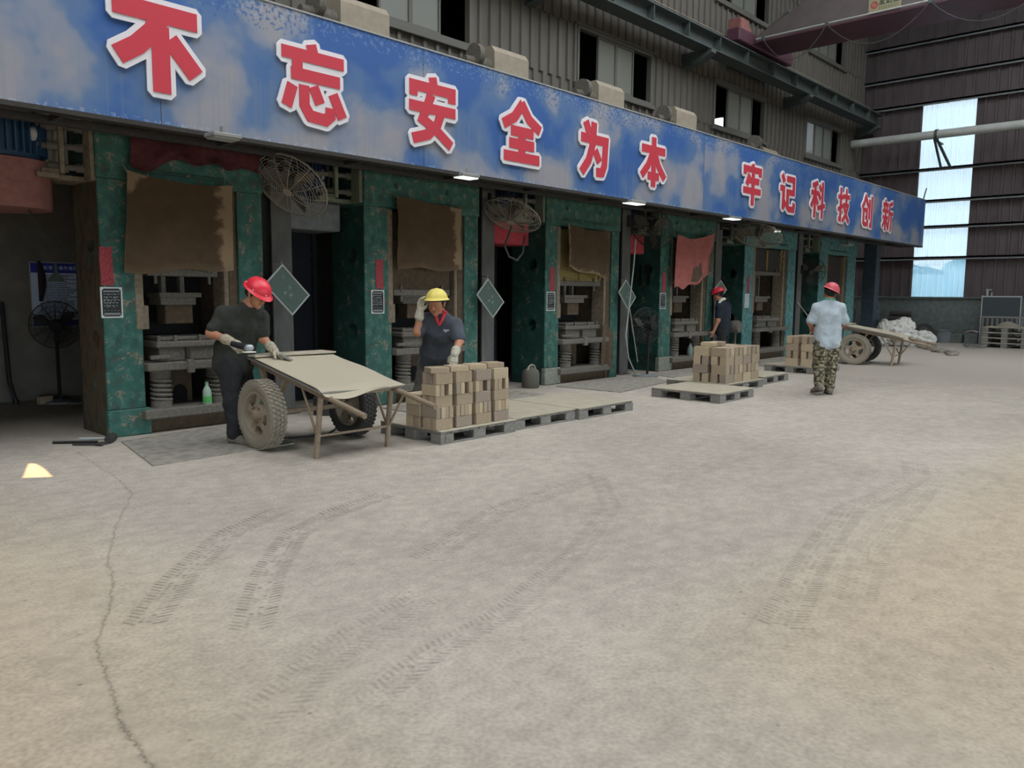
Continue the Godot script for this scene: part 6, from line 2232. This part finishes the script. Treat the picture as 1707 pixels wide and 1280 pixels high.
# a hand with its wrist at the origin, fingers along +y, palm facing +z, thumb on the +x side times s
func hand(mb: Mb, t: Transform3D, s: float, curl: float, fat: float, spread := 0.0) -> void:
	var k := Flesh.new()
	k.add(Vector3(0, -0.05, 0), Vector3(0, 0.01, 0), 0.027 * fat, 0.028 * fat)
	for i in 4:
		var x := (-0.03 + 0.02 * i) * s
		k.add(Vector3(x * 0.6, 0.01, 0), Vector3(x, 0.085, 0), 0.016 * fat, 0.0135 * fat)
		var len_: float = [0.062, 0.078, 0.084, 0.074][i]
		var p := Vector3(x, 0.088, 0)
		var a := curl * 0.6
		var fan := (i - 1.5) * spread * s
		for j in 3:
			var l: float = len_ * [0.45, 0.31, 0.24][j]
			var d := Vector3(sin(fan), cos(a) * cos(fan), sin(a)).normalized()
			k.add(p, p + d * l, 0.0098 * fat * (1.0 - 0.08 * j), 0.0098 * fat * (0.93 - 0.08 * j))
			p += d * l
			a += curl
	var th := Vector3(0.022 * s, 0.02, 0.004)
	var q1 := th + Vector3(0.03 * s, 0.03, 0.016 + 0.012 * curl)
	var q2 := q1 + Vector3(0.006 * s, 0.03, 0.012 + 0.012 * curl)
	k.add(th, q1, 0.017 * fat, 0.0125 * fat)
	k.add(q1, q2, 0.0115 * fat, 0.0095 * fat)
	var keep := mb.xf
	mb.xf = keep * t
	k.into(mb, 0.0042, 0.008)
	mb.xf = keep

# a transform whose y runs along d and z along the palm
func aim(at: Vector3, d: Vector3, palm: Vector3) -> Transform3D:
	var y := d.normalized()
	var x := y.cross(palm).normalized()
	return Transform3D(Basis(x, y, x.cross(y)), at)

func face_frame(at: Vector3, f: Vector3, u: Vector3) -> Transform3D:
	var z := f.normalized()
	var x := u.cross(z).normalized()
	return Transform3D(Basis(x, z.cross(x), z), at)

# origin between the eyes' height at the skull centre; z forward, y up; head 0.225 tall
func head_skin(mb: Mb, t: Transform3D) -> void:
	var k := Flesh.new()
	k.add(Vector3(0, 0.035, -0.02), Vector3(0, 0.03, 0.02), 0.079, 0.072)
	k.add(Vector3(0, -0.02, 0.02), Vector3(0, -0.07, 0.045), 0.062, 0.04)
	k.add(Vector3(-0.03, -0.06, 0.03), Vector3(0.03, -0.06, 0.03), 0.038, 0.038)
	k.add(Vector3(0, -0.098, 0.062), Vector3(0, -0.102, 0.06), 0.02, 0.02)
	k.add(Vector3(-0.034, -0.026, 0.06), Vector3(-0.04, -0.03, 0.05), 0.024, 0.026)
	k.add(Vector3(0.034, -0.026, 0.06), Vector3(0.04, -0.03, 0.05), 0.024, 0.026)
	k.add(Vector3(-0.035, 0.022, 0.074), Vector3(0.035, 0.022, 0.074), 0.012, 0.012)
	k.into(mb_at(mb, t), 0.0055, 0.03)
	var d := Flesh.new()
	d.add(Vector3(0, 0.005, 0.088), Vector3(0, -0.032, 0.106), 0.009, 0.0125)
	d.add(Vector3(-0.012, -0.036, 0.094), Vector3(0.012, -0.036, 0.094), 0.010, 0.010)
	d.add(Vector3(-0.018, -0.062, 0.087), Vector3(0.018, -0.062, 0.087), 0.007, 0.007)
	d.add(Vector3(-0.015, -0.073, 0.084), Vector3(0.015, -0.073, 0.084), 0.007, 0.007)
	for s in [-1, 1]:
		d.add(Vector3(s * 0.074, 0.012, -0.012), Vector3(s * 0.080, -0.03, -0.002), 0.013, 0.010)
		d.add(Vector3(s * 0.084, 0.016, -0.024), Vector3(s * 0.084, -0.01, -0.022), 0.007, 0.007)
	d.into(mb, 0.0045, 0.01)
	mb.xf = Transform3D.IDENTITY

func mb_at(mb: Mb, t: Transform3D) -> Mb:
	mb.xf = t
	return mb

func face_parts(o: Node3D, t: Transform3D, hair: bool) -> void:
	var mb := Mb.new()
	mb.xf = t
	for s in [-1, 1]:
		mb.ball(Vector3(s * 0.033, 0.0, 0.081), Vector3(0.013, 0.006, 0.006), 10)
	part(o, "eyes", mb, M.soot)
	mb = Mb.new()
	mb.xf = t
	for s in [-1, 1]:
		mb.tube([Vector3(s * 0.016, 0.02, 0.087), Vector3(s * 0.034, 0.024, 0.084), Vector3(s * 0.05, 0.018, 0.073)], 0.0045, 6)
	part(o, "eyebrows", mb, M.soot)
	mb = Mb.new()
	mb.xf = t
	mb.tube([Vector3(-0.022, -0.068, 0.088), Vector3(0, -0.067, 0.0935), Vector3(0.022, -0.068, 0.088)], 0.0035, 6)
	part(o, "mouth", mb, M.lip)
	if hair:
		mb = Mb.new()
		var k := Flesh.new()
		k.add(Vector3(0, 0.045, -0.03), Vector3(0, 0.04, 0.0), 0.083, 0.078)
		k.add(Vector3(-0.03, -0.01, -0.055), Vector3(0.03, -0.01, -0.055), 0.05, 0.05)
		k.add(Vector3(-0.066, 0.02, 0.0), Vector3(-0.066, -0.012, 0.004), 0.02, 0.012)
		k.add(Vector3(0.066, 0.02, 0.0), Vector3(0.066, -0.012, 0.004), 0.02, 0.012)
		mb.xf = t
		k.into(mb, 0.007, 0.03)
		part(o, "hair", mb, M.hair)

func helmet(o: Node3D, t: Transform3D, m: Material, rivets: bool) -> void:
	var h := Node3D.new()
	var mb := Mb.new()
	mb.xf = t
	var q := t
	# dome, a little longer than wide, with three ribs and a brim that grows into a peak
	mb.sheet(func(u, v):
		var a: float = TAU * u
		var b: float = PI / 2 * v
		var rx: float = 0.112
		var rz: float = 0.135
		var rib: float = 0.004 * (exp(-pow(cos(a) * cos(b) * 0.112 / 0.012, 2)) + exp(-pow((absf(cos(a) * cos(b) * 0.112) - 0.045) / 0.010, 2))) * smoothstep(0.15, 0.4, v)
		return Vector3(cos(a) * cos(b) * rx, 0.035 + sin(b) * 0.108 + rib, -sin(a) * cos(b) * rz - 0.005), 40, 14)
	var shell := part(o, "helmet", mb, m)
	mb = Mb.new()
	mb.xf = t
	mb.sheet(func(u, v):
		var a: float = TAU * u
		var peak: float = 0.018 + 0.024 * pow(maxf(0.0, -sin(a)), 1.5)
		return Vector3(cos(a) * (0.110 + v * 0.018), 0.040 - 0.016 * v - 0.008 * v * maxf(0.0, -sin(a)), -sin(a) * (0.133 + v * peak) - 0.005), 40, 3, 0.004)
	part(shell, "brim", mb, m)
	mb = Mb.new()
	mb.xf = t
	mb.sheet(func(u, v):
		var a: float = TAU * u
		return Vector3(cos(a) * 0.1, 0.005 + 0.035 * v, -sin(a) * 0.12 - 0.005), 28, 1, 0.003)
	part(shell, "headband", mb, M.soot)
	if rivets:
		mb = Mb.new()
		mb.xf = t
		for k in 6:
			var a := TAU * (k + 0.3) / 6
			mb.ball(Vector3(cos(a) * 0.111, 0.055, -sin(a) * 0.134 - 0.005), Vector3(0.007, 0.007, 0.007), 8)
		part(shell, "rivets", mb, M.white_plate)
	h.free()

func shoe(o: Node3D, ank: Vector3, toe: Vector3, m: Material, sole: Material) -> void:
	var d := (toe - ank)
	d.y = 0
	d = d.normalized()
	var y := minf(ank.y, 0.09)
	var heel := Vector3(ank.x, ank.y - 0.045, ank.z) - d * 0.05
	var tip := Vector3(toe.x, maxf(toe.y, 0.025) , toe.z)
	tip = heel + (tip - heel).normalized() * 0.235
	var mb := Mb.new()
	var k := Flesh.new()
	k.add(heel + Vector3(0, 0.01, 0), heel.lerp(tip, 0.5) + Vector3(0, 0.012, 0), 0.038, 0.042)
	k.add(heel.lerp(tip, 0.5), tip, 0.044, 0.034)
	k.add(heel + Vector3(0, 0.02, 0), heel + Vector3(0, 0.05, 0) + d * 0.02, 0.038, 0.036)
	k.into(mb, 0.007, 0.03)
	var s := part(o, "shoe", mb, m)
	mb = Mb.new()
	var up := Vector3.UP
	mb.bar(heel + Vector3(0, -0.03, 0) - d * 0.02, tip + Vector3(0, -0.026, 0) + d * 0.015, 0.082, 0.022, 0.009)
	part(s, "sole", mb, sole)

# J: joints in the figure's own axes (x right in view, y up, z toward the viewer)
func figure(o: Node3D, J: Dictionary, c: Dictionary) -> void:
	var wr := noise(7.0, 90, 2)
	var f: float = c.get("fat", 1.0)
	var ht := face_frame(J.head, c.face, c.get("up", Vector3.UP))
	# the body in one surface
	var mb := Mb.new()
	var k := Flesh.new()
	k.add(J.neck + (J.head - J.neck) * 0.45, J.neck + Vector3(0, -0.06, 0), 0.052, 0.06)
	k.add(J.lsh, J.rsh, 0.045, 0.045)
	k.chain([J.neck, J.chest, J.waist, J.pelvis], [0.06, 0.08, 0.08, 0.08])
	for s in ["r", "l"]:
		if J.has(s + "el"):
			k.chain([J[s + "sh"], J[s + "el"], J[s + "wr"]], [0.048 * f, 0.042 * f, 0.03])
		if J.has(s + "kn"):
			k.chain([J[s + "hip"], J[s + "kn"], J[s + "ank"]], [0.08, 0.055, 0.042])
			k.add(J[s + "ank"], J[s + "ank"] + Vector3(0, -0.03, 0), 0.04, 0.04)
	k.into(mb, 0.014, 0.04)
	head_skin(mb, ht)
	for s in ["r", "l"]:
		if c.has(s + "hand") and not c.get("gloves", false):
			var q: Array = c[s + "hand"]
			hand(mb, aim(J[s + "wr"], q[0], q[1]), q[2], q[3], 1.0)
	part(o, "body", mb, M.skin)
	face_parts(o, ht, true)
	# shirt
	mb = Mb.new()
	k = Flesh.new()
	var side: Vector3 = (J.rsh - J.lsh).normalized()
	var low: Vector3 = J.get("hem", J.pelvis)
	k.add(J.lsh, J.rsh, 0.064 * f, 0.064 * f)
	k.add(J.neck + Vector3(0, -0.035, 0), J.chest, 0.072, 0.12 * f)
	for s in ["r", "l"]:
		k.add(J.neck + Vector3(0, -0.035, 0), J[s + "sh"], 0.06, 0.062)
	for s in [-1.0, 1.0]:
		k.chain([J.chest + side * 0.075 * s, J.waist + side * 0.07 * s, low + side * 0.072 * s], [0.102 * f, 0.110 * f, 0.125 * f])
	for s in ["r", "l"]:
		if J.has(s + "el"):
			var e: Vector3 = J[s + "sh"].lerp(J[s + "el"], c.get("sleeve", 0.72))
			k.add(J[s + "sh"], e, 0.066 * f, 0.070 * f)
	k.into(mb, 0.012, 0.05, wr, c.get("wrinkle", 0.010))
	part(o, "shirt", mb, c.shirt)
	# trousers
	if J.has("rkn"):
		mb = Mb.new()
		k = Flesh.new()
		var b: float = c.get("baggy", 1.0)
		k.add(J.rhip, J.lhip, 0.088, 0.088)
		k.add(J.pelvis + side * 0.05, J.pelvis - side * 0.05, 0.088, 0.088)
		for s in ["r", "l"]:
			k.chain([J[s + "hip"], J[s + "kn"], J[s + "ank"] + (J[s + "kn"] - J[s + "ank"]).normalized() * 0.03], [0.1 * b, 0.08 * b, 0.066 * b])
		k.into(mb, 0.012, 0.035, wr, 0.014)
		part(o, "trousers", mb, c.trousers)
		for s in ["r", "l"]:
			if J.has(s + "toe"):
				shoe(o, J[s + "ank"], J[s + "toe"], c.shoes, M.sole)
	if c.get("gloves", false):
		for s in ["r", "l"]:
			if not c.has(s + "hand"): continue
			var q: Array = c[s + "hand"]
			mb = Mb.new()
			hand(mb, aim(J[s + "wr"], q[0], q[1]), q[2], q[3], 1.28)
			var cuff := Flesh.new()
			var back: Vector3 = (J[s + "el"] - J[s + "wr"]).normalized()
			cuff.add(J[s + "wr"] - back * 0.01, J[s + "wr"] + back * 0.06, 0.04, 0.05)
			cuff.into(mb, 0.008, 0.02)
			part(o, "glove", mb, c.glove)
	if c.has("hat_up"):
		ht = face_frame(J.head, c.face, c.hat_up)
	helmet(o, Transform3D(ht.basis, ht.origin + ht.basis * Vector3(0, 0.012 - c.get("hat_drop", 0.0), -0.005)) * Transform3D(Basis(Vector3.RIGHT, c.get("tilt", 0.12)), Vector3.ZERO), c.hat, c.get("rivets", false))

func collar(o: Node3D, J: Dictionary, m: Material, r: float, lift: float) -> void:
	var mb := Mb.new()
	var pts := []
	var fw: Vector3 = (J.rsh - J.lsh).normalized().cross(Vector3.UP)
	var sd: Vector3 = (J.rsh - J.lsh).normalized()
	for i in 15:
		var a := TAU * i / 14.0
		pts.append(J.neck + sd * cos(a) * r + fw * sin(a) * r * 0.95 + Vector3(0, lift - 0.02 * sin(a), 0))
	mb.tube(pts, 0.016, 8, false)
	part(o, "collar", mb, m)

func build_people() -> void:
	mat("skin", "b07a5e", 0.6)
	mat("lip", "8a4a42", 0.6)
	mat("hair", "17130f", 0.8)
	mat("sole", "4a4640", 0.9)
	mat("hat_red", "dd3040", 0.35)
	mat("hat_faded", "c8505a", 0.5)
	worn("hat_yellow", [[0.0, "a08a3a"], [0.25, "d8c35a"], [0.6, "e2cf6a"], [1.0, "e6d88a"]], 0.3, 0.02, 70, 0.5)
	worn("cloth_black", [[0.0, "242622"], [0.6, "2f312c"], [1.0, "3c3e37"]], 0.5, 0.015, 71, 0.95)
	worn("pants_black", [[0.0, "1c1c1f"], [0.6, "252528"], [1.0, "38383a"]], 0.5, 0.02, 72, 0.95)
	worn("cloth_navy", [[0.0, "383c44"], [0.6, "474c55"], [1.0, "575c63"]], 0.5, 0.015, 73, 0.95)
	worn("pants_grey", [[0.0, "4a4642"], [0.6, "5a554f"], [1.0, "6c665e"]], 0.5, 0.015, 74, 0.95)
	worn("cloth_pale", [[0.0, "8a959c"], [0.4, "a2adb4"], [0.7, "adb8be"], [1.0, "b9c4ca"]], 0.7, 0.012, 75, 0.9)
	worn("cloth_dark_navy", [[0.0, "161b26"], [0.6, "1c2330"], [1.0, "262e3c"]], 0.5, 0.015, 76, 0.95)
	worn("glove_cotton", [[0.0, "4e4536"], [0.35, "857a66"], [0.55, "b3a993"], [1.0, "cfc7b4"]], 0.16, 0.02, 77, 0.95, 0.0, 0.0, false, Vector3.ONE, 0.0)
	worn("glove_pale", [[0.0, "5e584a"], [0.35, "98927e"], [0.55, "bab5a4"], [1.0, "d0cdbd"]], 0.16, 0.02, 78, 0.95, 0.0, 0.0, false, Vector3.ONE, 0.0)
	worn("shoe_grey", [[0.0, "5c554e"], [0.6, "776f66"], [1.0, "8f877c"]], 0.2, 0.02, 79, 0.95)
	mat("collar_red", "c03a44", 0.8)
	mat("towel", "d6d3c8", 0.95)
	var camo := mat("camo", "ffffff", 0.95)
	var g := Gradient.new()
	g.interpolation_mode = Gradient.GRADIENT_INTERPOLATE_CONSTANT
	g.offsets = PackedFloat32Array([0.0, 0.36, 0.48, 0.58, 0.68])
	g.colors = PackedColorArray([Color("2f2b22"), Color("4a4a34"), Color("5f5340"), Color("8f876c"), Color("b0a88e")])
	var ct := noise_tex(noise(0.03, 80, 3), [])
	ct.color_ramp = g
	camo.albedo_texture = ct
	camo.uv1_triplanar = true
	camo.uv1_scale = Vector3.ONE / 0.9

	var turn := deg_to_rad(-47.037)
	# man in black with the red helmet, brushing down the cart
	var o := thing("person", "man in black shirt and red helmet bending over the nearest cart, grinder in gloved hand", "person", Vector3(3.761, 0, -7.028), turn)
	var J := {"pelvis": Vector3(-0.085, 0.80, 0.0), "hem": Vector3(-0.085, 0.76, 0.01), "waist": Vector3(-0.06, 0.92, 0.0), "chest": Vector3(0.01, 1.12, 0.03), "neck": Vector3(0.09, 1.315, 0.07), "head": Vector3(0.195, 1.425, 0.11),
		"rsh": Vector3(-0.115, 1.235, 0.13), "rel": Vector3(-0.215, 1.06, 0.2), "rwr": Vector3(0.0, 0.995, 0.3), "lsh": Vector3(0.165, 1.2, -0.08), "lel": Vector3(0.19, 1.0, -0.05), "lwr": Vector3(0.31, 0.895, 0.02),
		"rhip": Vector3(-0.105, 0.76, 0.08), "rkn": Vector3(-0.06, 0.42, 0.12), "rank": Vector3(-0.05, 0.085, 0.1), "rtoe": Vector3(0.11, 0.03, 0.16),
		"lhip": Vector3(-0.05, 0.76, -0.08), "lkn": Vector3(0.01, 0.42, -0.06), "lank": Vector3(0.0, 0.085, -0.1), "ltoe": Vector3(0.16, 0.03, -0.04)}
	figure(o, J, {"face": Vector3(0.78, -0.5, 0.42), "shirt": M.cloth_black, "trousers": M.pants_black, "shoes": M.shoe_grey, "hat": M.hat_red, "rivets": true, "gloves": true, "glove": M.glove_cotton, "baggy": 1.12, "sleeve": 0.75, "tilt": 0.1,
		"rhand": [Vector3(0.75, -0.5, 0.25), Vector3(0.1, -0.7, -0.6), 1.0, 0.75], "lhand": [Vector3(0.75, -0.55, 0.1), Vector3(-0.45, -0.8, 0.1), -1.0, 0.55]})
	var grinder := solo_at("angle_grinder", "small silver and black angle grinder held by the man in black", "grinder", o, Vector3(0.12, 0.945, 0.36))
	var mb := Mb.new()
	mb.tube([Vector3(-0.1, 0.03, -0.03), Vector3(0.05, 0.0, 0.01)], [0.026, 0.032], 12)
	part(grinder, "motor_body", mb, M.soot)
	mb = Mb.new()
	mb.ball(Vector3(0.07, -0.002, 0.015), Vector3(0.052, 0.032, 0.036), 12)
	part(grinder, "gear_head", mb, mat("silver", "a8acb0", 0.4, 0.6))
	mb = Mb.new()
	mb.lathe([Vector2(0, -0.045), Vector2(0.062, -0.045), Vector2(0.062, -0.04), Vector2(0, -0.03)], 24)
	mb.v = mb.v
	var disc := part(grinder, "disc", mb, M.towel)
	disc.position = Vector3(0.075, 0, 0.02)
	var scraper := solo_at("scraper", "flat wooden scraper block under the gloved hand on the cart", "scraper", o, Vector3(0.43, 0.83, 0.05))
	mb = Mb.new()
	mb.xf = Transform3D(Basis(Vector3.BACK, -0.5), Vector3.ZERO)
	mb.box(Vector3.ZERO, Vector3(0.13, 0.02, 0.07), 0.004)
	part(scraper, "blade", mb, M.pallet_wood)

	# man in grey-blue workwear with the yellow helmet
	o = thing("person", "man in grey-blue work shirt with red collar and yellow helmet, one gloved hand raised", "person", Vector3(5.709, 0, -6.498), turn)
	J = {"pelvis": Vector3(0.0, 0.70, -0.12), "hem": Vector3(0.03, 0.66, -0.08), "waist": Vector3(0.05, 0.80, 0.02), "chest": Vector3(0.095, 1.04, 0.15), "neck": Vector3(0.10, 1.23, 0.22), "head": Vector3(0.07, 1.34, 0.3),
		"rsh": Vector3(-0.055, 1.165, 0.17), "rel": Vector3(-0.13, 1.04, 0.3), "rwr": Vector3(-0.1, 1.255, 0.33), "lsh": Vector3(0.26, 1.115, 0.2), "lel": Vector3(0.31, 0.95, 0.3), "lwr": Vector3(0.27, 0.825, 0.47),
		"rhip": Vector3(-0.08, 0.66, -0.1), "rkn": Vector3(-0.15, 0.36, -0.05), "rank": Vector3(-0.2, 0.08, -0.28), "rtoe": Vector3(-0.2, 0.03, -0.1),
		"lhip": Vector3(0.08, 0.66, -0.12), "lkn": Vector3(0.14, 0.36, -0.12), "lank": Vector3(0.12, 0.08, -0.33), "ltoe": Vector3(0.14, 0.03, -0.15)}
	figure(o, J, {"face": Vector3(-0.3, -0.22, 0.9), "shirt": M.cloth_navy, "trousers": M.pants_grey, "shoes": M.shoe_grey, "hat": M.hat_yellow, "gloves": true, "glove": M.glove_pale, "sleeve": 0.8, "tilt": -0.2,
		"rhand": [Vector3(0.12, 1.0, 0.1), Vector3(0.6, 0.1, 0.5), 1.0, 0.35], "lhand": [Vector3(-0.05, -0.55, 0.35), Vector3(0.0, -0.5, -0.8), -1.0, 0.2]})
	collar(o, J, M.collar_red, 0.072, 0.02)
	mb = Mb.new()
	mb.tube([Vector3(0.06, 1.235, 0.30), Vector3(0.075, 1.17, 0.315), Vector3(0.095, 1.11, 0.305)], [0.022, 0.018, 0.008], 8)
	mb.tube([Vector3(0.15, 1.235, 0.29), Vector3(0.13, 1.17, 0.31), Vector3(0.1, 1.11, 0.305)], [0.022, 0.018, 0.008], 8)
	part(o, "collar_flap", mb, M.collar_red)
	mb = Mb.new()
	mb.box(Vector3(0.17, 1.06, 0.285), Vector3(0.06, 0.014, 0.006), 0.002)
	mb.box(Vector3(0.165, 1.045, 0.287), Vector3(0.03, 0.008, 0.006), 0.002)
	part(o, "chest_badge", mb, M.frame_grey)

	# man walking away in the pale shirt
	o = thing("person", "man in pale blue-grey shirt, camouflage trousers and faded red helmet walking away", "person", Vector3(11.701, 0, -4.56), turn)
	J = {"pelvis": Vector3(0.012, 0.80, 0.0), "hem": Vector3(0.01, 0.76, 0.0), "waist": Vector3(0.005, 0.95, 0.0), "chest": Vector3(-0.005, 1.17, 0.02), "neck": Vector3(0.005, 1.385, 0.0), "head": Vector3(0.015, 1.505, -0.02),
		"rsh": Vector3(0.165, 1.275, 0.0), "rel": Vector3(0.27, 1.06, -0.04), "rwr": Vector3(0.235, 0.96, -0.2), "lsh": Vector3(-0.165, 1.275, 0.0), "lel": Vector3(-0.25, 1.06, -0.03), "lwr": Vector3(-0.15, 0.93, -0.2),
		"lhip": Vector3(-0.085, 0.76, 0.0), "lkn": Vector3(-0.085, 0.43, -0.02), "lank": Vector3(-0.14, 0.15, 0.14), "ltoe": Vector3(-0.16, 0.045, -0.05),
		"rhip": Vector3(0.1, 0.76, 0.0), "rkn": Vector3(0.088, 0.42, -0.03), "rank": Vector3(0.07, 0.085, 0.0), "rtoe": Vector3(0.1, 0.03, -0.2)}
	figure(o, J, {"face": Vector3(0.35, -0.05, -1.0), "up": Vector3(0.3, 0.9, 0.36), "shirt": M.cloth_pale, "trousers": camo, "shoes": M.shoe_grey, "hat": M.hat_faded, "sleeve": 0.85, "baggy": 1.12, "fat": 1.0, "tilt": 0.0, "hat_drop": 0.008,
		"rhand": [Vector3(-0.3, -0.2, -0.8), Vector3(-0.8, 0, 0.2), 1.0, 0.6], "lhand": [Vector3(0.5, -0.1, -0.8), Vector3(0.8, 0, 0.2), -1.0, 0.6]})
	collar(o, J, mat("collar_green", "4aa88c", 0.9), 0.066, 0.03)

	# man in navy at the fourth press
	o = thing("person", "man in dark navy shirt with white towel and red cap-like helmet, at the fourth press", "person", Vector3(14.846, 0, -7.95), turn)
	J = {"pelvis": Vector3(0.02, 0.76, 0.0), "hem": Vector3(0.02, 0.72, 0.0), "waist": Vector3(0.02, 0.9, 0.0), "chest": Vector3(0.01, 1.12, 0.0), "neck": Vector3(-0.06, 1.33, 0.02), "head": Vector3(-0.11, 1.46, 0.03),
		"rsh": Vector3(0.12, 1.23, -0.12), "rel": Vector3(0.16, 0.99, -0.15), "rwr": Vector3(0.04, 0.86, -0.2), "lsh": Vector3(-0.11, 1.2, 0.14), "lel": Vector3(-0.13, 0.94, 0.17), "lwr": Vector3(-0.2, 0.72, 0.15),
		"lhip": Vector3(-0.03, 0.72, 0.08), "lkn": Vector3(-0.03, 0.4, 0.1), "lank": Vector3(-0.02, 0.085, 0.1), "ltoe": Vector3(-0.2, 0.03, 0.1),
		"rhip": Vector3(0.07, 0.72, -0.08), "rkn": Vector3(0.07, 0.4, -0.06), "rank": Vector3(0.09, 0.085, -0.08), "rtoe": Vector3(-0.1, 0.03, -0.1)}
	figure(o, J, {"face": Vector3(-0.9, -0.35, -0.35), "shirt": M.cloth_dark_navy, "trousers": M.pants_black, "shoes": M.shoe_grey, "hat": M.hat_red, "sleeve": 0.65, "tilt": 0.0,
		"rhand": [Vector3(-0.8, -0.4, -0.1), Vector3(0, -1, 0), 1.0, 0.5], "lhand": [Vector3(-0.35, -0.9, 0.0), Vector3(-0.6, 0, -0.6), -1.0, 0.4]})
	mb = Mb.new()
	mb.tube([Vector3(-0.13, 1.24, 0.13), Vector3(-0.09, 1.32, 0.11), Vector3(-0.02, 1.37, 0.07), Vector3(0.03, 1.37, 0.0), Vector3(0.0, 1.36, -0.08), Vector3(-0.08, 1.28, -0.1)], [0.02, 0.028, 0.03, 0.03, 0.028, 0.02], 10)
	part(o, "towel", mb, M.towel)

	# man partly behind the free post
	o = thing("person", "man in dark blue-grey shirt mostly hidden behind the free post at the far end", "person", Vector3(25.52, 0, -8.57), turn)
	J = {"pelvis": Vector3(0.05, 0.78, 0.0), "hem": Vector3(0.05, 0.74, 0.0), "waist": Vector3(0.05, 0.93, 0.0), "chest": Vector3(0.02, 1.15, 0.0), "neck": Vector3(-0.07, 1.34, 0.0), "head": Vector3(-0.15, 1.44, 0.03),
		"rsh": Vector3(0.13, 1.24, -0.1), "rel": Vector3(0.19, 1.0, -0.1), "rwr": Vector3(0.12, 0.8, -0.15), "lsh": Vector3(-0.08, 1.22, 0.15), "lel": Vector3(0.0, 0.98, 0.2), "lwr": Vector3(-0.08, 0.78, 0.22),
		"lhip": Vector3(0.0, 0.74, 0.08), "lkn": Vector3(0.0, 0.42, 0.08), "lank": Vector3(0.0, 0.085, 0.08), "ltoe": Vector3(-0.15, 0.03, 0.1),
		"rhip": Vector3(0.09, 0.74, -0.08), "rkn": Vector3(0.09, 0.42, -0.08), "rank": Vector3(0.09, 0.085, -0.08), "rtoe": Vector3(-0.06, 0.03, -0.08)}
	figure(o, J, {"face": Vector3(-0.8, -0.6, 0.2), "shirt": M.cloth_navy, "trousers": M.pants_black, "shoes": M.shoe_grey, "hat": M.hat_red, "sleeve": 0.7,
		"rhand": [Vector3(-0.4, -0.8, 0), Vector3(-1, 0, 0), 1.0, 0.5], "lhand": [Vector3(-0.4, -0.8, 0), Vector3(0, 0, -1), -1.0, 0.5]})

func solo_at(called: String, label: String, cat: String, person_: Node3D, local: Vector3) -> Node3D:
	var o := thing(called, label, cat, person_.transform * local, 0.0)
	o.rotation = person_.rotation
	return o
